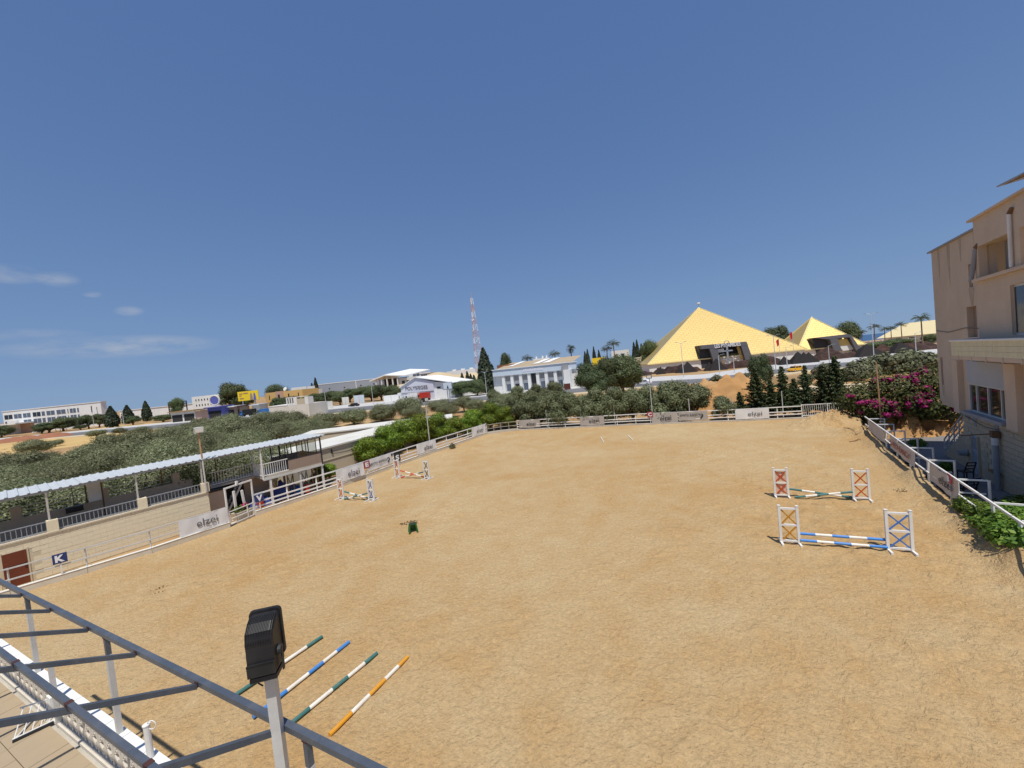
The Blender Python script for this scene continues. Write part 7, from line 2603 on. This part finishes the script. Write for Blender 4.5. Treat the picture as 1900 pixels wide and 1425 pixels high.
for (px, py) in ((49, 1104), (197, 1182), (569, 1368)):
    s, _ = FP.at(px, py)
    MB().bar((s, .0, ZC), (s, 0, ZBM - .30), .062, .062).o('post', 'galv_light', pg)
    MB().bar((s, .0, ZBM - .30), (s, 0, ZBM - TW / 2), .055, .055).o('post_head', 'tube_grey', pg)
    MB().bx(s - .034, s + .034, -.034, .034, ZBM - TW / 2 - .014, ZBM - TW / 2).o('weld', 'weld_rust', pg)
pi = G(110, 1345, ZFL)
qi = pi - FP.p0
si, yi = qi.dot(FP.d), qi.dot(FP.n)
MB().bar((si, yi, ZFL), (si, yi, 3.70), .06, .06).o('inner_post', 'galv_light', pg)
# terrace slab with a moulded balustrade
tr = FP.thing('terrace', 'tan tiled terrace slab below the pergola', 'terrace')
S0, S1 = -4.0, joints[-1] + 4.0
MB().bx(S0, S1, -5.2, .10, ZFL - .35, ZFL - .03).o('slab', 'concrete', tr)
MB().bx(S0, S1, -.12, .08, -.1, ZFL - .35).o('outer_wall', 'offwhite_wall', tr)
MB().bx(S0, S1, -5.2, -.12, -.1, .0).o('footing', 'concrete', tr)
ts = .44
me_f = MB().bx(.004, ts - .004, .004, ts - .004, -.03, 0).mesh('floor_tile')
me_f.materials.append(MATS['tile_floor'])
i = 0
for a in range(26):
    for b in range(10):
        o = link('floor_tile', me_f, None, tr)
        o.location = (-.6 + a * ts, -.20 - (b + 1) * ts, ZFL + random.uniform(-.002, .002))
bal = FP.thing('balustrade', 'white moulded concrete balustrade with flat white coping on the terrace edge', 'balustrade')
MB().bx(S0, S1, -.16, -.02, ZFL, ZFL + .05).o('plinth', 'claustra', bal)
# one moulded unit: two rings, a lozenge and uprights
u = .26
hz = ZC - .05 - ZFL - .05
mb = MB()
zc = hz / 2
mb.ring((u * .25, 0, zc + hz * .22), u * .17, .024, 10, 5, 'Y')
mb.ring((u * .75, 0, zc - hz * .22), u * .17, .024, 10, 5, 'Y')
mb.bar((0, 0, zc), (u * .5, 0, hz), .045, .05)
mb.bar((u * .5, 0, 0), (u, 0, zc), .045, .05)
mb.bar((0, 0, zc), (u * .5, 0, 0), .04, .05)
mb.bar((u * .5, 0, hz), (u, 0, zc), .04, .05)
mb.bar((0, 0, 0), (0, 0, hz), .05, .06)
me_u = mb.mesh('moulded_block')
me_u.materials.append(MATS['claustra'])
k = 0
while S0 + 2.4 + k * u < joints[-1] + 2:
    o = link('moulded_block', me_u, None, bal)
    o.location = (S0 + 2.4 + k * u, -.08, ZFL + .05)
    k += 1
s = S0
k = 0
while s < S1 - .1:
    L = .62 + .06 * math.sin(k * 3.1)
    MB().bx(s + .006, s + L - .006, -.115, .075, ZC - .05, ZC).o('coping_tile', 'coping_white', bal)
    s += L
    k += 1
for q in (joints[1] - .3, joints[4]):
    MB().bx(q - .09, q + .09, -.14, .04, ZFL, ZC - .05).o('pillar', 'coping_white', bal)
# capped pipe stub with a loop of wire
ps = G(280, 1406, ZC)
t = T('pipe_stub', 'short white capped pipe with a loop of wire on the coping', 'pipe', (ps.x, ps.y, ZC))
MB().tube((0, 0, 0), (0, 0, .46), .038, .038, 12).o('pipe', 'white_paint', t)
MB().tube((0, 0, .46), (0, 0, .475), .044, .044, 12).o('cap', 'coping_white', t)
MB().ring((.07, 0, .46), .06, .006, 14, 5, 'Y').o('wire_loop', 'white_paint', t)
# overturned wire rack on the floor
pr_ = G(78, 1352, ZFL)
t = T('wire_rack', 'overturned white wire rack lying on the terrace floor', 'rack', (pr_.x, pr_.y, ZFL), FP.rz + 1.25)
for k in range(7):
    MB().tube((-.28 + k * .09, 0, .05), (-.20 + k * .09, .34, .34 - .02 * k), .008, .008, 5).o('wire', 'white_paint', t)
for (p, q) in (((-.30, 0, .05), (.30, 0, .05)), ((-.24, .34, .34), (.36, .34, .22)), ((-.3, 0, .02), (-.1, .5, .02)), ((.3, 0, .02), (.4, .45, .02))):
    MB().tube(p, q, .012, .012, 6).o('frame_bar', 'white_paint', t)
MB().bx(-.3, .34, -.03, .0, .0, .04).o('foot_bar', 'dark_metal', t)

# floodlight seen from behind on its own post
pf = G(529, 1348, ZBM)
pf = pf - FP.n * .07
ZT = 5.20
fl_t = T('floodlight', 'black floodlight seen from behind on a grey square post', 'floodlight', (pf.x, pf.y, 0), R(13))
MB().bar((0, 0, ZFL - .3), (0, 0, ZT), .085, .085).o('post', 'galv_light', fl_t)
MB().bx(-.06, .06, -.06, .06, ZT, ZT + .012).o('post_plate', 'rust_pole', fl_t)
# housing: local +y is the lamp's front
W2, HB = .125, .50
zb_ = ZT + .03


def loop(w, y, z0, z1, r):
    pts = []
    for (cx, cz, a0_) in ((w - r, z0 + r, -90), (w - r, z1 - r, 0), (-w + r, z1 - r, 90), (-w + r, z0 + r, 180)):
        for q in range(5):
            a = R(a0_ + q * 22.5)
            pts.append((cx + r * math.cos(a), y, cz + r * math.sin(a)))
    return pts


def loft(loops):
    n = len(loops[0])
    vs = [p for l in loops for p in l]
    fs = []
    for j in range(len(loops) - 1):
        fs += [(j * n + i, j * n + (i + 1) % n, (j + 1) * n + (i + 1) % n, (j + 1) * n + i) for i in range(n)]
    fs += [tuple(range(n - 1, -1, -1)), tuple(range((len(loops) - 1) * n, len(loops) * n))]
    return vs, fs


vs, fs = loft([loop(W2 * .90, -0.152, zb_ + .02, zb_ + HB * .70, .03), loop(W2 * .93, -.13, zb_, zb_ + HB * .82, .035), loop(W2 * .95, -.068, zb_, zb_ + HB * .93, .04), loop(W2 * .97, .0, zb_, zb_ + HB * .985, .04), loop(W2, .03, zb_ - .005, zb_ + HB, .04)])
MB().add(vs, fs).o('housing', 'black_plastic', fl_t)
vs, fs = loft([loop(W2 + .012, .034, zb_ + .05, zb_ + HB + .025, .045), loop(W2 + .016, .06, zb_ + .05, zb_ + HB + .03, .045), loop(W2 + .008, .075, zb_ + .055, zb_ + HB + .02, .045)])
MB().add(vs, fs).o('front_rim', 'black_plastic', fl_t)
MB().bx(-W2 + .02, W2 - .02, .0755, .079, zb_ + .08, zb_ + HB).o('lens', 'lamp_lens', fl_t)
for k in range(17):
    x = -W2 * .86 + k * W2 * 1.72 / 16
    pts_ = [(x, -0.156, zb_ + HB * .62), (x, -.134, zb_ + HB * .815), (x, -.072, zb_ + HB * .93), (x, -.005, zb_ + HB * .99)]
    mb = MB()
    for p, q in zip(pts_[:-1], pts_[1:]):
        mb.bar(p, q, .006, .012)
    mb.o('cooling_rib', 'black_plastic', fl_t)
MB().bx(-W2 * .92, W2 * .92, -0.171, -0.152, zb_ + .02, zb_ + HB * .27).o('gear_cover', 'black_plastic', fl_t)
for k in range(24):
    x = -W2 * .9 + k * W2 * 1.8 / 23
    MB().bx(x - .002, x + .002, -0.176, -0.171, zb_ + HB * .24, zb_ + HB * .275).o('cover_tooth', 'black_plastic', fl_t)
MB().bx(-W2 * .9, W2 * .9, -.145, .02, zb_ - .05, zb_ - .006).o('base_plate', 'dark_metal', fl_t)
MB().tube((W2 * .9, -.06, zb_ + HB * .34), (W2 * 1.18, -.06, zb_ + HB * .34), .045, .04, 14).o('pivot_knob', 'dark_metal', fl_t)
for sx in (-1, 1):
    MB().bar((sx * (W2 + .02), -.06, zb_ - .03), (sx * (W2 + .02), -.06, zb_ + HB * .36), .03, .012, up=(1, 0, 0)).o('bracket_arm', 'dark_metal', fl_t)
MB().path([(-.05, -.05, zb_ - .03), (-.1, -.06, zb_ - .07), (-.085, -.05, zb_ - .12), (-.05, -.055, zb_ - .15)], .007, 5).o('cable', 'dark_metal', fl_t)
